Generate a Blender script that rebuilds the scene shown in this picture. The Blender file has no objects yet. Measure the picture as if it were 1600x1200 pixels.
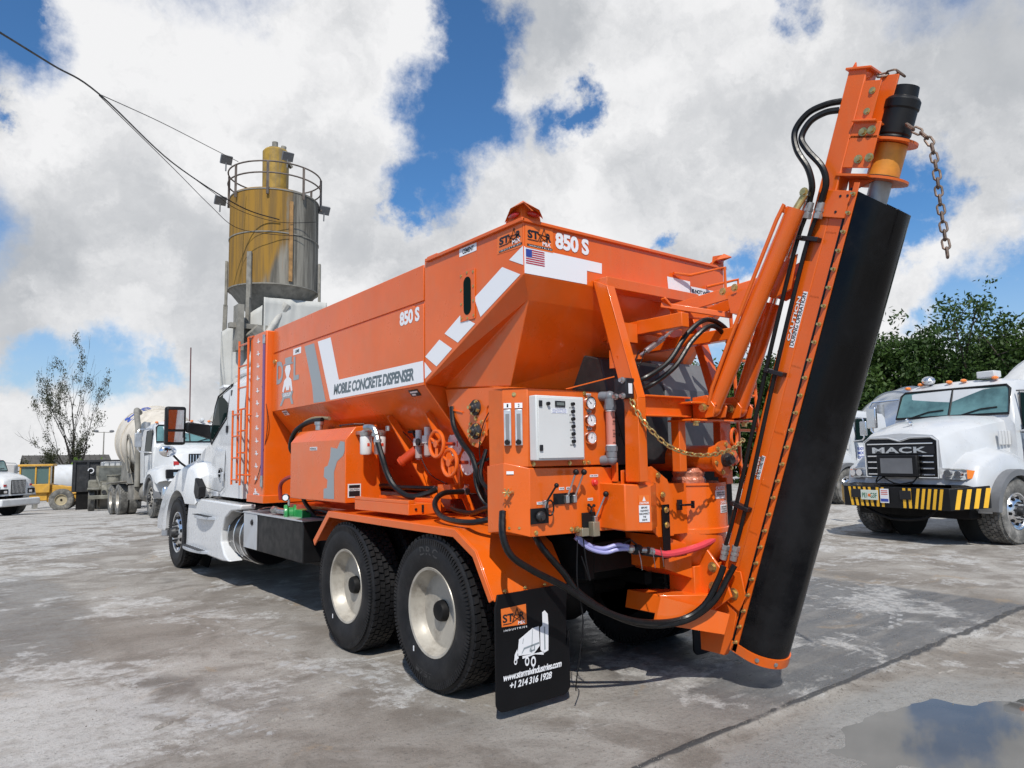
import bpy, math, random
import numpy as np
from mathutils import Vector, Matrix
random.seed(7); np.random.seed(7)
PI = math.pi
C = bpy.context.scene.collection
scene = bpy.context.scene
V = Vector

# ------------------------------------------------------------------ camera
cam_d = bpy.data.cameras.new('camera'); cam = bpy.data.objects.new('camera', cam_d); C.objects.link(cam)
scene.camera = cam
yaw, pitch, roll = math.radians(38.03313647), math.radians(5.70545541), math.radians(-0.94581807)
f_ = V((math.sin(yaw)*math.cos(pitch), math.cos(yaw)*math.cos(pitch), math.sin(pitch)))
r_ = V((math.cos(yaw), -math.sin(yaw), 0)); u_ = r_.cross(f_)
r2 = r_*math.cos(roll)+u_*math.sin(roll); u2 = -r_*math.sin(roll)+u_*math.cos(roll)
CAM = V((-3.83740875, -4.29152133, 1.57937784))
m = Matrix((r2, u2, -f_)).transposed().to_4x4(); m.translation = CAM
cam.matrix_world = m
cam_d.sensor_width = 36; cam_d.lens = 36*1113.674/1600
cam_d.clip_end = 3000; cam_d.clip_start = 0.05

# ------------------------------------------------------------------ sun, sky, exposure
EXPOSURE = 0.0
SUN_TO = V((-0.62, -0.78, 0)).normalized()
SUN_EL = math.radians(50)
SUN_STRENGTH = 4.1
SKY_STRENGTH = 0.085
CLOUD_BRIGHT = 0.90
CLOUD_GREY = 0.46
to_sun = V((SUN_TO.x*math.cos(SUN_EL), SUN_TO.y*math.cos(SUN_EL), math.sin(SUN_EL)))
sl = bpy.data.lights.new('sun', 'SUN'); sl.energy = SUN_STRENGTH; sl.angle = math.radians(0.5); sl.color = (1.0, 0.955, 0.88)
sun = bpy.data.objects.new('sun', sl); C.objects.link(sun)
sun.rotation_euler = (-to_sun).to_track_quat('-Z', 'Y').to_euler()
scene.view_settings.view_transform = 'Standard'; scene.view_settings.look = 'None'
scene.view_settings.exposure = EXPOSURE; scene.view_settings.gamma = 1
try: scene.view_settings.use_curve_mapping = False
except Exception: pass
scene.render.engine = 'CYCLES'
scene.cycles.max_bounces = 6; scene.cycles.caustics_reflective = False; scene.cycles.caustics_refractive = False

class NT:
    def __init__(s, nt): s.n = nt.nodes; s.l = nt.links
    def new(s, t, **k):
        n = s.n.new(t)
        for a, b in k.items():
            if a.startswith('i_'):
                key = a[2:]; key = int(key) if key.isdigit() else key.replace('_', ' ')
                if hasattr(b, 'node'): s.l.new(b, n.inputs[key])
                else: n.inputs[key].default_value = b
            else: setattr(n, a, b)
        return n
    def math(s, op, a, b=None, c=None, clamp=False):
        n = s.n.new('ShaderNodeMath'); n.operation = op; n.use_clamp = clamp
        for i, v in enumerate((a, b, c)):
            if v is None: continue
            if hasattr(v, 'node'): s.l.new(v, n.inputs[i])
            else: n.inputs[i].default_value = v
        return n.outputs[0]
    def mix(s, fac, a, b, blend='MIX'):
        n = s.n.new('ShaderNodeMix'); n.data_type = 'RGBA'; n.blend_type = blend
        for i, v in ((0, fac), (6, a), (7, b)):
            if hasattr(v, 'node'): s.l.new(v, n.inputs[i])
            else: n.inputs[i].default_value = (v if i == 0 else (*v, 1) if len(v) == 3 else v)
        return n.outputs[2]
    def noise(s, vec, scale, detail=4, rough=.5, dist=0, out='Fac'):
        n = s.n.new('ShaderNodeTexNoise'); n.inputs['Scale'].default_value = scale; n.inputs['Detail'].default_value = detail
        n.inputs['Roughness'].default_value = rough; n.inputs['Distortion'].default_value = dist
        if vec is not None: s.l.new(vec, n.inputs['Vector'])
        return n.outputs[out]
    def ramp(s, v, lo, hi, a=0., b=1., smooth=True):
        n = s.n.new('ShaderNodeMapRange'); n.interpolation_type = 'SMOOTHSTEP' if smooth else 'LINEAR'
        s.l.new(v, n.inputs[0])
        for i, x in ((1, lo), (2, hi), (3, a), (4, b)): n.inputs[i].default_value = x
        return n.outputs[0]
    def vmath(s, op, a, b=None, scale=None, out=0):
        n = s.n.new('ShaderNodeVectorMath'); n.operation = op
        for i, v in enumerate((a, b)):
            if v is None: continue
            if hasattr(v, 'node'): s.l.new(v, n.inputs[i])
            else: n.inputs[i].default_value = v
        if scale is not None: n.inputs['Scale'].default_value = scale
        return n.outputs[out]

def px_dir(px, py):
    d = f_ + r2*((px-800)/1113.674) - u2*((py-600)/1113.674)
    return d.normalized()

w = bpy.data.worlds.new('World'); scene.world = w; w.use_nodes = True
N = NT(w.node_tree); w.node_tree.nodes.clear()
tc = N.new('ShaderNodeTexCoord').outputs['Generated']
sky = N.new('ShaderNodeTexSky', sky_type='NISHITA', sun_disc=False)
sky.sun_elevation = SUN_EL; sky.sun_rotation = math.atan2(to_sun.x, to_sun.y); sky.air_density = 1.0; sky.dust_density = 0.6; sky.ozone_density = 2.2
skyc = N.mix(1.0, sky.outputs[0], (0.70, 1.18, 1.56), 'MULTIPLY')
skyc = N.vmath('SCALE', skyc, scale=SKY_STRENGTH)
# cloud field, laid out by direction in the sky
d1 = N.noise(tc, 3.2, 7, .62, out='Color')
d1 = N.vmath('SUBTRACT', d1, (.5, .5, .5))
dd = N.vmath('ADD', tc, N.vmath('SCALE', d1, scale=.20))
d2 = N.vmath('SUBTRACT', N.noise(tc, 12, 8, .66, out='Color'), (.5, .5, .5))
dd = N.vmath('ADD', dd, N.vmath('SCALE', d2, scale=.12))
def blob(px, py, r, soft, amt=1., vec=None):
    D = px_dir(px, py)
    ds = N.vmath('DISTANCE', vec or dd, tuple(D), out=1)
    return N.ramp(ds, r*(1-soft), r*(1+soft), amt, 0.)
holes = [(735, 40, .062, .4), (745, 105, .062, .4), (700, 160, .075, .4), (770, 190, .055, .5), (668, 262, .06, .45), (640, 310, .035, .5), (880, 168, .042, .5), (935, 150, .03, .5),
         (15, 30, .065, .5), (60, 5, .03, .5), (1225, 2, .034, .7), (1445, 258, .04, .5), (1410, 300, .04, .5), (1390, 360, .035, .5), (1150, 385, .03, .6), (1540, 470, .06, .5), (1600, 455, .05, .5), (1420, 480, .03, .6),
         (1135, 560, .05, .5), (60, 575, .04, .6), (150, 580, .045, .6), (240, 590, .03, .6), (20, 185, .02, .6), (500, 170, .0, .5), (320, 640, .02, .6), (1070, 370, .02, .6), (430, 20, .0, .5),
         (300, -260, .14, .4), (900, -330, .16, .4), (1500, -250, .14, .4), (1850, 260, .12, .4), (-300, 300, .14, .4), (-200, 0, .1, .5)]
hole = None
for h in holes:
    if h[2] <= 0: continue
    b = blob(h[0], h[1], h[2]*.94, h[3]*.85); hole = b if hole is None else N.math('MAXIMUM', hole, b)
# far from the view: broken cover, thinned and dimmed to lower ambient light
fwd = N.vmath('DOT_PRODUCT', tc, tuple(f_), out=1)
away = N.ramp(fwd, .72, .35, 0., 1.)
gen = N.ramp(N.noise(tc, 1.9, 7, .6), .40, .54, 0., 1.)
hole = N.math('MAXIMUM', hole, N.math('MULTIPLY', away, gen))
cover = N.math('SUBTRACT', 1.0, hole, clamp=True)
# shade of the cloud bodies
greys = [(330, 470, .22, .6, .50), (40, 400, .09, .6, .65), (110, 470, .14, .6, .50), (540, 520, .12, .7, .45), (1050, 330, .12, .7, .55), (900, 250, .13, .7, .35), (1330, 330, .1, .7, .4), (1540, 130, .17, .7, .60), (1190, 170, .11, .7, .45), (1150, 60, .08, .7, .4),
         (850, 10, .1, .6, .65), (1000, 60, .12, .6, .45), (480, 60, .1, .6, .35), (640, 400, .12, .7, .55), (20, 180, .05, .6, .5), (1560, 330, .05, .7, .3), (1580, 430, .05, .7, .4), (430, 250, .13, .7, .35), (780, 300, .12, .7, .4)]
shade = None
dg = N.vmath('ADD', tc, N.vmath('SCALE', d1, scale=.16))
for g in greys:
    b = blob(g[0], g[1], g[2], g[3], g[4], dg); shade = b if shade is None else N.math('MAXIMUM', shade, b)
fine = N.noise(dd, 5.5, 8, .58)
fine2 = N.noise(tc, 15, 5, .6)
shade = N.math('ADD', shade, N.ramp(fine, .36, .66, .20, -.40))
shade = N.math('ADD', shade, N.ramp(fine2, .3, .7, .07, -.07))
shade = N.math('ADD', shade, N.math('MULTIPLY', away, .70), clamp=True)  # unseen clouds darkened to cut the ambient light
ccol = N.mix(shade, (CLOUD_BRIGHT*1.0, CLOUD_BRIGHT*1.0, CLOUD_BRIGHT*1.01), (CLOUD_GREY*.94, CLOUD_GREY*.99, CLOUD_GREY*1.06))
sep = N.new('ShaderNodeSeparateXYZ', i_0=tc).outputs['Z']
hz = N.ramp(sep, 0.0, .30, .72, 0.)
skyc2 = N.mix(hz, skyc, (.52, .63, .76))
final = N.mix(cover, skyc2, ccol)
bg = N.new('ShaderNodeBackground', i_Color=final); bg.inputs['Strength'].default_value = 1.0
out = N.new('ShaderNodeOutputWorld', i_Surface=bg.outputs[0])

# ------------------------------------------------------------------ materials
MATS = {}
def mat(name, col, rough=.5, metal=0., var=.0, vscale=3., bump=0., bscale=40., coat=0., dirt=None, rvar=0., spec=.5, trans=0., emit=0., streak=None):
    if name in MATS: return MATS[name]
    m = bpy.data.materials.new(name); m.use_nodes = True; N = NT(m.node_tree)
    p = m.node_tree.nodes['Principled BSDF']
    tc = N.new('ShaderNodeTexCoord').outputs['Object']
    c = None
    if var:
        c = N.mix(N.ramp(N.noise(tc, vscale, 5, .6), .3, .7), tuple(x*(1-var) for x in col), tuple(min(1, x*(1+var)) for x in col))
    if dirt:  # (colour, amount, scale)
        c = N.mix(N.math('MULTIPLY', N.ramp(N.noise(tc, dirt[2], 8, .68), .45, .75), dirt[1]), c if c is not None else col, dirt[0])
    if streak:  # vertical runs: (colour, amount, scale)
        mp = N.new('ShaderNodeMapping', i_Vector=tc); mp.inputs['Scale'].default_value = (1, 1, .06)
        c = N.mix(N.math('MULTIPLY', N.ramp(N.noise(mp.outputs[0], streak[2], 6, .6), .48, .68), streak[1]), c if c is not None else col, streak[0])
    if c is not None: N.l.new(c, p.inputs['Base Color'])
    else: p.inputs['Base Color'].default_value = (*col, 1)
    p.inputs['Roughness'].default_value = rough; p.inputs['Metallic'].default_value = metal
    if name == 'dark_tinted_glass': p.inputs['IOR'].default_value = 1.13
    p.inputs['Specular IOR Level'].default_value = spec
    if rvar: N.l.new(N.ramp(N.noise(tc, vscale*2.3, 6, .65), .3, .7, max(.03, rough-rvar), min(1, rough+rvar)), p.inputs['Roughness'])
    if coat: p.inputs['Coat Weight'].default_value = coat; p.inputs['Coat Roughness'].default_value = .08
    if trans: p.inputs['Transmission Weight'].default_value = trans
    if emit: p.inputs['Emission Color'].default_value = (*col, 1); p.inputs['Emission Strength'].default_value = emit
    if bump:
        b = N.new('ShaderNodeBump', i_Height=N.noise(tc, bscale, 5, .6)); b.inputs['Strength'].default_value = bump; b.inputs['Distance'].default_value = .02
        N.l.new(b.outputs[0], p.inputs['Normal'])
    MATS[name] = m; return m
ORG = mat('orange_paint', (.74, .122, .006), .33, var=.06, vscale=1.7, coat=.38, rvar=.08, bump=.05, bscale=5, dirt=((.40, .19, .09), .16, 5), streak=((.50, .25, .12), .10, 9))
ORG2 = mat('orange_matte_paint', (.68, .120, .008), .48, var=.10, vscale=3, coat=.15, rvar=.08, bump=.04, bscale=25, dirt=((.30, .16, .09), .22, 7))
ORD = mat('orange_dark_paint', (.50, .05, .008), .4, var=.1, coat=.3)
WHT = mat('white_truck_paint', (.68, .69, .70), .28, var=.03, coat=.5, dirt=((.46, .44, .40), .12, 1.6), rvar=.05)
WHD = mat('dusty_white_paint', (.62, .63, .635), .38, var=.05, coat=.3, dirt=((.45, .42, .37), .40, 2.2), rvar=.08)
BEI = mat('drum_cream_paint', (.60, .55, .47), .5, var=.06, dirt=((.36, .31, .25), .5, 2.), streak=((.33, .28, .22), .45, 5))
SILV = mat('drum_silver_paint', (.42, .45, .49), .22, metal=.75, var=.1, dirt=((.35, .34, .32), .4, 2.))
RUB = mat('tyre_rubber', (.010, .010, .0115), .60, spec=.3, var=.35, vscale=9, bump=.12, bscale=90, dirt=((.055, .052, .05), .30, 6))
RUBD = mat('dusty_tyre_rubber', (.13, .128, .12), .85, var=.3, vscale=6, bump=.2, bscale=60, dirt=((.40, .38, .35), .8, 5))
HOSE = mat('black_hose_rubber', (.006, .006, .0065), .36, spec=.35, var=.3, vscale=20, rvar=.1)
BLK = mat('black_plastic', (.008, .008, .009), .45, spec=.3, var=.2, rvar=.1)
COVR = mat('black_rubber_sheet', (.0035, .0035, .0042), .26, spec=.22, var=.35, vscale=1.4, bump=.16, bscale=2.6, rvar=.17, dirt=((.017, .017, .019), .8, 1.6))
FLAP = mat('black_flap_rubber', (.005, .005, .006), .5, spec=.2, var=.2, bump=.05, bscale=12)
DRK = mat('dark_grey_steel', (.03, .031, .034), .5, metal=.3, var=.25, vscale=4, dirt=((.12, .11, .10), .3, 6))
GRY = mat('grey_sheet_metal', (.17, .175, .185), .5, metal=.2, var=.12)
CHS = mat('chassis_black', (.006, .006, .0065), .6, spec=.2, var=.3, dirt=((.03, .027, .025), .4, 5))
RIM = mat('rim_grey_paint', (.46, .43, .375), .40, metal=.25, var=.12, dirt=((.17, .14, .11), .65, 7), rvar=.1)
ALU = mat('polished_aluminium', (.74, .75, .77), .22, metal=.95, var=.05, dirt=((.4, .37, .33), .3, 6))
ALP = mat('brushed_aluminium_plate', (.62, .64, .67), .42, metal=.6, var=.08, rvar=.1)
CHR = mat('chrome', (.82, .82, .84), .1, metal=1.)
ZNC = mat('yellow_zinc', (.62, .47, .20), .34, metal=.85, var=.2, vscale=30)
STL = mat('steel_fitting', (.50, .50, .50), .32, metal=.9, var=.2, vscale=20)
RST = mat('rusty_chain_steel', (.22, .16, .125), .6, metal=.5, var=.4, vscale=25)
DWH = mat('white_decal', (.80, .81, .84), .3, coat=.3)
DGR = mat('grey_decal', (.27, .31, .335), .35, coat=.3)
DGD = mat('dark_grey_lettering', (.12, .155, .175), .4)
DBK = mat('black_lettering', (.012, .012, .015), .4)
DOR = mat('orange_decal', (.80, .17, .02), .35, coat=.3)
DRD = mat('red_decal', (.62, .06, .03), .4)
DBL = mat('blue_decal', (.04, .08, .38), .4)
FRD = mat('flag_red', (.45, .02, .05), .4)
FBL = mat('flag_blue', (.03, .06, .30), .4)
REDL = mat('red_lens', (.48, .012, .008), .12, coat=.6)
AMB = mat('amber_lens', (.85, .22, .02), .15, coat=.6)
GLS = mat('dark_tinted_glass', (.006, .016, .015), .05, spec=.12)
WSG = mat('windscreen_glass', (.10, .19, .185), .07, var=.5, vscale=1.6, coat=.8, spec=.8)
CAB = mat('cabinet_grey_paint', (.66, .67, .665), .38, var=.03)
PUR = mat('lilac_hose', (.34, .34, .62), .3, var=.1, coat=.3)
PURD = mat('purple_water_tube', (.16, .08, .20), .25, coat=.4)
REDH = mat('red_rubber_hose', (.62, .055, .075), .42, var=.08)
GRN = mat('green_valve_paint', (.02, .27, .07), .4, coat=.3)
YEL = mat('loader_yellow_paint', (.62, .34, .045), .5, var=.12, dirt=((.32, .22, .10), .5, 2.5))
SIY = mat('yellow_hazard_paint', (.85, .47, .03), .45, var=.08)
FADY = mat('yellow_collar_paint', (.66, .27, .035), .45, var=.15, vscale=9)
CLR = mat('clear_pink_tube', (.58, .22, .17), .18, coat=.5)
PVC = mat('grey_pvc', (.17, .185, .21), .38)
GAL = mat('galvanised_steel', (.40, .41, .42), .45, metal=.6, var=.15, vscale=8, streak=((.20, .15, .11), .4, 6))
CON = mat('grimy_concrete_grey', (.21, .20, .175), .8, var=.25, vscale=3, dirt=((.34, .32, .28), .5, 4), bump=.2, bscale=25)
TRP = mat('white_tarpaulin', (.50, .50, .475), .8, var=.12, vscale=.6, bump=.45, bscale=1.2, streak=((.36, .35, .31), .45, .9))
BARK = mat('tree_bark', (.075, .062, .05), .9, var=.3, bump=.4, bscale=20)
WDL = mat('oxidised_white_plate', (.70, .71, .72), .4)

# ------------------------------------------------------------------ mesh helpers
class MB:
    def __init__(s): s.v = []; s.f = []
    def add(s, vs, fs):
        o = len(s.v); s.v += [tuple(v) for v in vs]; s.f += [tuple(i+o for i in f) for f in fs]; return s
    def box(s, x0, x1, y0, y1, z0, z1):
        vs = [(x, y, z) for z in (z0, z1) for y in (y0, y1) for x in (x0, x1)]
        return s.add(vs, [(0, 2, 3, 1), (4, 5, 7, 6), (0, 1, 5, 4), (2, 6, 7, 3), (0, 4, 6, 2), (1, 3, 7, 5)])
    def obox(s, c, X, Y, Z):   # centre and half vectors
        c, X, Y, Z = V(c), V(X), V(Y), V(Z)
        vs = [c+X*a+Y*b+Z*d for d in (-1, 1) for b in (-1, 1) for a in (-1, 1)]
        return s.add(vs, [(0, 2, 3, 1), (4, 5, 7, 6), (0, 1, 5, 4), (2, 6, 7, 3), (0, 4, 6, 2), (1, 3, 7, 5)])
    def beam(s, p, q, w, h, up=(0, 0, 1)):
        p, q = V(p), V(q); d = (q-p); L = d.length; d.normalize(); up = V(up)
        x = d.cross(up)
        if x.length < 1e-4: x = d.cross(V((1, 0, 0)))
        x.normalize(); y = x.cross(d)
        return s.obox((p+q)/2, x*w/2, y*h/2, d*L/2)
    def ngon_prism(s, ring, off):
        n = len(ring); off = V(off); vs = [V(p) for p in ring]+[V(p)+off for p in ring]
        return s.add(vs, [tuple(range(n-1, -1, -1)), tuple(range(n, 2*n))]+[(i, (i+1) % n, n+(i+1) % n, n+i) for i in range(n)])
    def prism(s, pts, a0, a1, ax=0):
        def mk(p, a):
            l = list(p); l.insert(ax, a); return V(l)
        off = [0, 0, 0]; off[ax] = a1-a0
        return s.ngon_prism([mk(p, a0) for p in pts], off)
    def quad(s, *p): return s.add(p, [tuple(range(len(p)))])
    def rings(s, R, closed=False, cap=True):
        n = len(R[0]); vs = [p for r in R for p in r]; fs = []
        for k in range(len(R)-1+(1 if closed else 0)):
            a = k*n; b = ((k+1) % len(R))*n
            fs += [(a+i, a+(i+1) % n, b+(i+1) % n, b+i) for i in range(n)]
        if cap and not closed: fs += [tuple(range(n-1, -1, -1)), tuple(range((len(R)-1)*n, len(R)*n))]
        return s.add(vs, fs)
    def tube(s, pts, r, n=8, smooth=0, closed=False, radii=None):
        P = [V(p) for p in pts]
        if smooth and len(P) > 2:
            Q = []
            m = len(P)
            for i in range(m if closed else m-1):
                p0 = P[(i-1) % m] if closed else P[max(i-1, 0)]; p1 = P[i]; p2 = P[(i+1) % m]; p3 = P[(i+2) % m] if closed else P[min(i+2, m-1)]
                for k in range(smooth):
                    t = k/smooth
                    Q.append(.5*((2*p1)+(p2-p0)*t+(2*p0-5*p1+4*p2-p3)*t*t+(3*p1-p0-3*p2+p3)*t**3))
            if not closed: Q.append(P[-1])
            P = Q
        m = len(P); R = []; nrm = None
        for i in range(m):
            a = P[(i-1) % m] if closed else P[max(i-1, 0)]; b = P[(i+1) % m] if closed else P[min(i+1, m-1)]
            d = (b-a)
            if d.length < 1e-9: d = V((0, 0, 1))
            d.normalize()
            if nrm is None:
                nrm = d.orthogonal().normalized()
            nrm = (nrm-d*nrm.dot(d)); nrm = nrm.normalized() if nrm.length > 1e-6 else d.orthogonal().normalized()
            bn = d.cross(nrm); rr = radii[i] if radii else r
            R.append([P[i]+(nrm*math.cos(2*PI*k/n)+bn*math.sin(2*PI*k/n))*rr for k in range(n)])
        return s.rings(R, closed=closed)
    def lathe(s, prof, o, ax, n=24, a0=0, a1=2*PI):
        o = V(o); ax = V(ax).normalized(); x = ax.orthogonal().normalized(); y = ax.cross(x); full = abs(a1-a0-2*PI) < 1e-6
        k = n if full else n+1; R = []
        for (r, t) in prof:
            R.append([o+ax*t+(x*math.cos(a0+(a1-a0)*i/n)+y*math.sin(a0+(a1-a0)*i/n))*max(r, 1e-4) for i in range(k)])
        vs = [p for r in R for p in r]; fs = []
        for j in range(len(R)-1):
            for i in range(n):
                i2 = (i+1) % k
                fs.append((j*k+i, j*k+i2, (j+1)*k+i2, (j+1)*k+i))
        if prof[0][0] > 1e-3 and full: fs.append(tuple(range(k-1, -1, -1)))
        if prof[-1][0] > 1e-3 and full: fs.append(tuple(range((len(R)-1)*k, len(R)*k)))
        return s.add(vs, fs)
    def cyl(s, p, q, r, r1=None, n=20):
        p, q = V(p), V(q); L = (q-p).length
        return s.lathe([(r, 0), (r if r1 is None else r1, L)], p, q-p, n)
    def sph(s, c, r, n=12):
        c = V(c); rx, ry, rz = (r, r, r) if not hasattr(r, '__len__') else r; R = []
        for j in range(n//2+1):
            t = PI*j/(n//2)
            R.append([c+V((rx*max(math.sin(t), 1e-3)*math.cos(2*PI*i/n), ry*max(math.sin(t), 1e-3)*math.sin(2*PI*i/n), rz*math.cos(t))) for i in range(n)])
        return s.rings(R, cap=False)
    def bolt(s, c, ax, r=.012, h=.012):
        ax = V(ax).normalized(); c = V(c)
        s.lathe([(r*1.45, 0), (r*1.45, h*.25)], c, ax, 12)
        return s.lathe([(r, h*.25), (r, h)], c, ax, 6)

WORLD = {}
ROOTS = {}
def root(name, label, cat, loc=(0, 0, 0), group=None, kind=None):
    o = bpy.data.objects.new(name, None); C.objects.link(o); o.location = loc; o.empty_display_size = .3
    o['label'] = label; o['category'] = cat
    if group: o['group'] = group
    if kind: o['kind'] = kind
    WORLD[o.name] = V(loc); return o
def build(name, mb, material, parent=None, smooth=False, bevel=0, label=None, cat=None, group=None, kind=None, ang=35, seg=2):
    me = bpy.data.meshes.new(name)
    vs = np.array([tuple(v) for v in mb.v], dtype=float)
    c = (vs.min(0)+vs.max(0))/2
    if parent is None: c[2] = vs[:, 2].min()
    me.from_pydata((vs-c).tolist(), [], mb.f); me.update()
    if smooth:
        me.polygons.foreach_set('use_smooth', [True]*len(me.polygons)); me.set_sharp_from_angle(angle=math.radians(ang))
    me.materials.append(material)
    o = bpy.data.objects.new(name, me); C.objects.link(o)
    if parent is not None: o.parent = parent; o.location = V(c)-WORLD[parent.name]
    else: o.location = c
    WORLD[o.name] = V(c)
    if bevel:
        b = o.modifiers.new('bevel', 'BEVEL'); b.width = bevel; b.segments = seg; b.limit_method = 'ANGLE'; b.angle_limit = math.radians(40); b.harden_normals = False
        if not smooth:
            me.polygons.foreach_set('use_smooth', [True]*len(me.polygons)); me.set_sharp_from_angle(angle=math.radians(30))
    if label: o['label'] = label
    if cat: o['category'] = cat
    if group: o['group'] = group
    if kind: o['kind'] = kind
    return o
def fix_normals(o):
    import bmesh
    bm = bmesh.new(); bm.from_mesh(o.data); bmesh.ops.recalc_face_normals(bm, faces=bm.faces); bm.to_mesh(o.data); bm.free(); return o

def text_shapes(s, bold=.02, space=1.0, res=3):
    cu = bpy.data.curves.new('lettering_source', 'FONT'); cu.body = s; cu.size = 1; cu.offset = bold; cu.space_character = space; cu.resolution_u = res
    o = bpy.data.objects.new('lettering_source', cu); C.objects.link(o)
    dg = bpy.context.evaluated_depsgraph_get(); ev = o.evaluated_get(dg)
    me = ev.to_mesh(); vs = np.array([tuple(v.co) for v in me.vertices]); fs = [tuple(p.vertices) for p in me.polygons]; ev.to_mesh_clear()
    bpy.data.objects.remove(o); bpy.data.curves.remove(cu)
    lo, hi = vs.min(0), vs.max(0); vs = (vs-lo)/np.maximum(hi-lo, 1e-6)
    return vs[:, :2], fs
def text_mb(mb, s, O, X, Y, shear=0., bold=.02, space=1.0, res=3):   # O lower left, X full-width vector, Y full-height vector
    vs, fs = text_shapes(s, bold, space, res); O, X, Y = V(O), V(X), V(Y)
    sh = X.normalized()*Y.length*shear
    return mb.add([O+X*p[0]+Y*p[1]+sh*p[1] for p in vs], fs)
def text(name, s, O, X, Y, material, parent, **k):
    mb = MB(); text_mb(mb, s, O, X, Y, **k); return build(name, mb, material, parent)

# ------------------------------------------------------------------ wheels
def tyre_mb(c, ax, R, W, rr, n=64, blocks=0, rows=5):
    mb = MB(); h = W/2
    prof = [(rr, -h*.80), (rr+.015, -h*.86), (rr+.06, -h*.98), ((rr+R)/2, -h*1.04), (R-.07, -h*.98), (R-.03, -h*.88), (R-.012, -h*.78), (R-.012, h*.78), (R-.03, h*.88), (R-.07, h*.98), ((rr+R)/2, h*1.04), (rr+.06, h*.98), (rr+.015, h*.86), (rr, h*.80), (rr, -h*.80)]
    mb.lathe(prof, c, ax, n)
    if blocks:
        c = V(c); a = V(ax).normalized(); x = a.orthogonal().normalized(); y = a.cross(x)
        rw = 2*h*.80/rows
        for j in range(rows):
            t = -h*.80+rw*(j+.5); k = blocks
            for i in range(k):
                th = 2*PI*(i+(.5 if j % 2 else 0)+random.uniform(-.04, .04))/k
                rad = x*math.cos(th)+y*math.sin(th); tan = a.cross(rad)
                sk = .16*(1 if j % 2 else -1)
                mb.obox(c+a*t+rad*(R-.008), a*rw*.42+tan*rw*.42*sk, tan*(PI*R/k)*.80-a*.002, rad*.013)
        for sd in (-1, 1):      # shoulder lugs
            k = blocks*2
            for i in range(k):
                th = 2*PI*(i+.5)/k; rad = x*math.cos(th)+y*math.sin(th); tan = a.cross(rad)
                mb.obox(c+a*sd*h*.93+rad*(R-.05), a*.008, tan*(PI*R/k)*.55, rad*.022)
    return mb
def dish_rim(c, out, rr, depth, hubr=.13):   # out = unit vector pointing outwards, recessed dish
    mb = MB()
    mb.lathe([(rr+.012, -.10), (rr+.018, -.012), (rr+.008, .006), (rr-.008, .002), (rr-.014, -.02), (rr-.03, -.07), (rr-.04, -.09), (rr-.045, -depth+.05), (rr-.07, -depth+.01), (rr-.12, -depth), (hubr+.04, -depth+.015), (hubr, -depth+.02), (.01, -depth+.02)], c, out, 48)
    return mb
def wheel(parent, c, out, R=.52, W=.27, rr=.295, style='dish', tread=56, rub=None, rim=None, name='wheel'):
    rub = rub or RUB; rim = rim or RIM; out = V(out); c = V(c)
    tc_ = c-out*W/2
    t = build(name, tyre_mb(tc_, out, R, W, rr, 64 if tread else 28, tread), rub, parent, smooth=True, ang=28)
    if style == 'dish':
        d = .17; r = build('rim', dish_rim(c-out*.022, out, rr, d), rim, t, smooth=True)
        hb = MB(); hb.lathe([(.112, -d+.0), (.112, -d+.022), (.078, -d+.035), (.070, -d+.10), (.062, -d+.115), (.03, -d+.12), (.001, -d+.12)], c-out*.02, out, 20)
        x = out.orthogonal().normalized(); y = out.cross(x)
        for k in range(10):
            p = c-out*.02+(x*math.cos(k*PI/5)+y*math.sin(k*PI/5))*.142; hb.cyl(p-out*d, p-out*(d-.050), .017, n=6); q_ = c-out*.02+(x*math.cos((k+.5)*PI/5)+y*math.sin((k+.5)*PI/5))*.085; hb.cyl(q_-out*(d-.02), q_-out*(d-.05), .009, n=6)
        build('hub', hb, CHS, t, smooth=True)
        ho = MB()
        for k in range(8):
            p = c-out*(.02+d-.008)+(x*math.cos((k+.5)*PI/4)+y*math.sin((k+.5)*PI/4))*.196
            ho.lathe([(.026, -.03), (.026, .010)], p, out, 12)
        build('vent_hole', ho, CHS, t)
    else:
        mb = MB(); mb.lathe([(rr+.012, -.1), (rr+.018, -.012), (rr+.006, .006), (rr-.012, 0), (rr-.02, -.05), (rr-.055, -.06), (.20, .0), (.16, .02), (.13, .02), (.10, .02), (.01, .02)], c-out*.02, out, 40)
        t2 = build('rim', mb, rim, t, smooth=True)
        x = out.orthogonal().normalized(); y = out.cross(x); hb = MB(); ho = MB()
        hb.lathe([(.085, .0), (.085, .04), (.06, .085), (.001, .09)], c-out*.01, out, 18)
        for k in range(10):
            p = c-out*.005+(x*math.cos(k*PI/5)+y*math.sin(k*PI/5))*.142; hb.cyl(p, p+out*.04, .016, n=8)
            q = c-out*.02+(x*math.cos((k+.5)*PI/5)+y*math.sin((k+.5)*PI/5))*.215; ho.lathe([(.026, -.03), (.026, .004)], q, (out*1+ (q-c).normalized()*.3), 10)
        build('hub', hb, DRK if style == 'steer' else rim, t, smooth=True); build('vent_hole', ho, CHS, t)
    return t

# ================================================================== THE ORANGE MIXER TRUCK
T = root('volumetric_mixer_truck', 'bright orange concrete dispenser body with upright auger on a white truck cab', 'mixer truck', (0, 3, 0))

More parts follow.
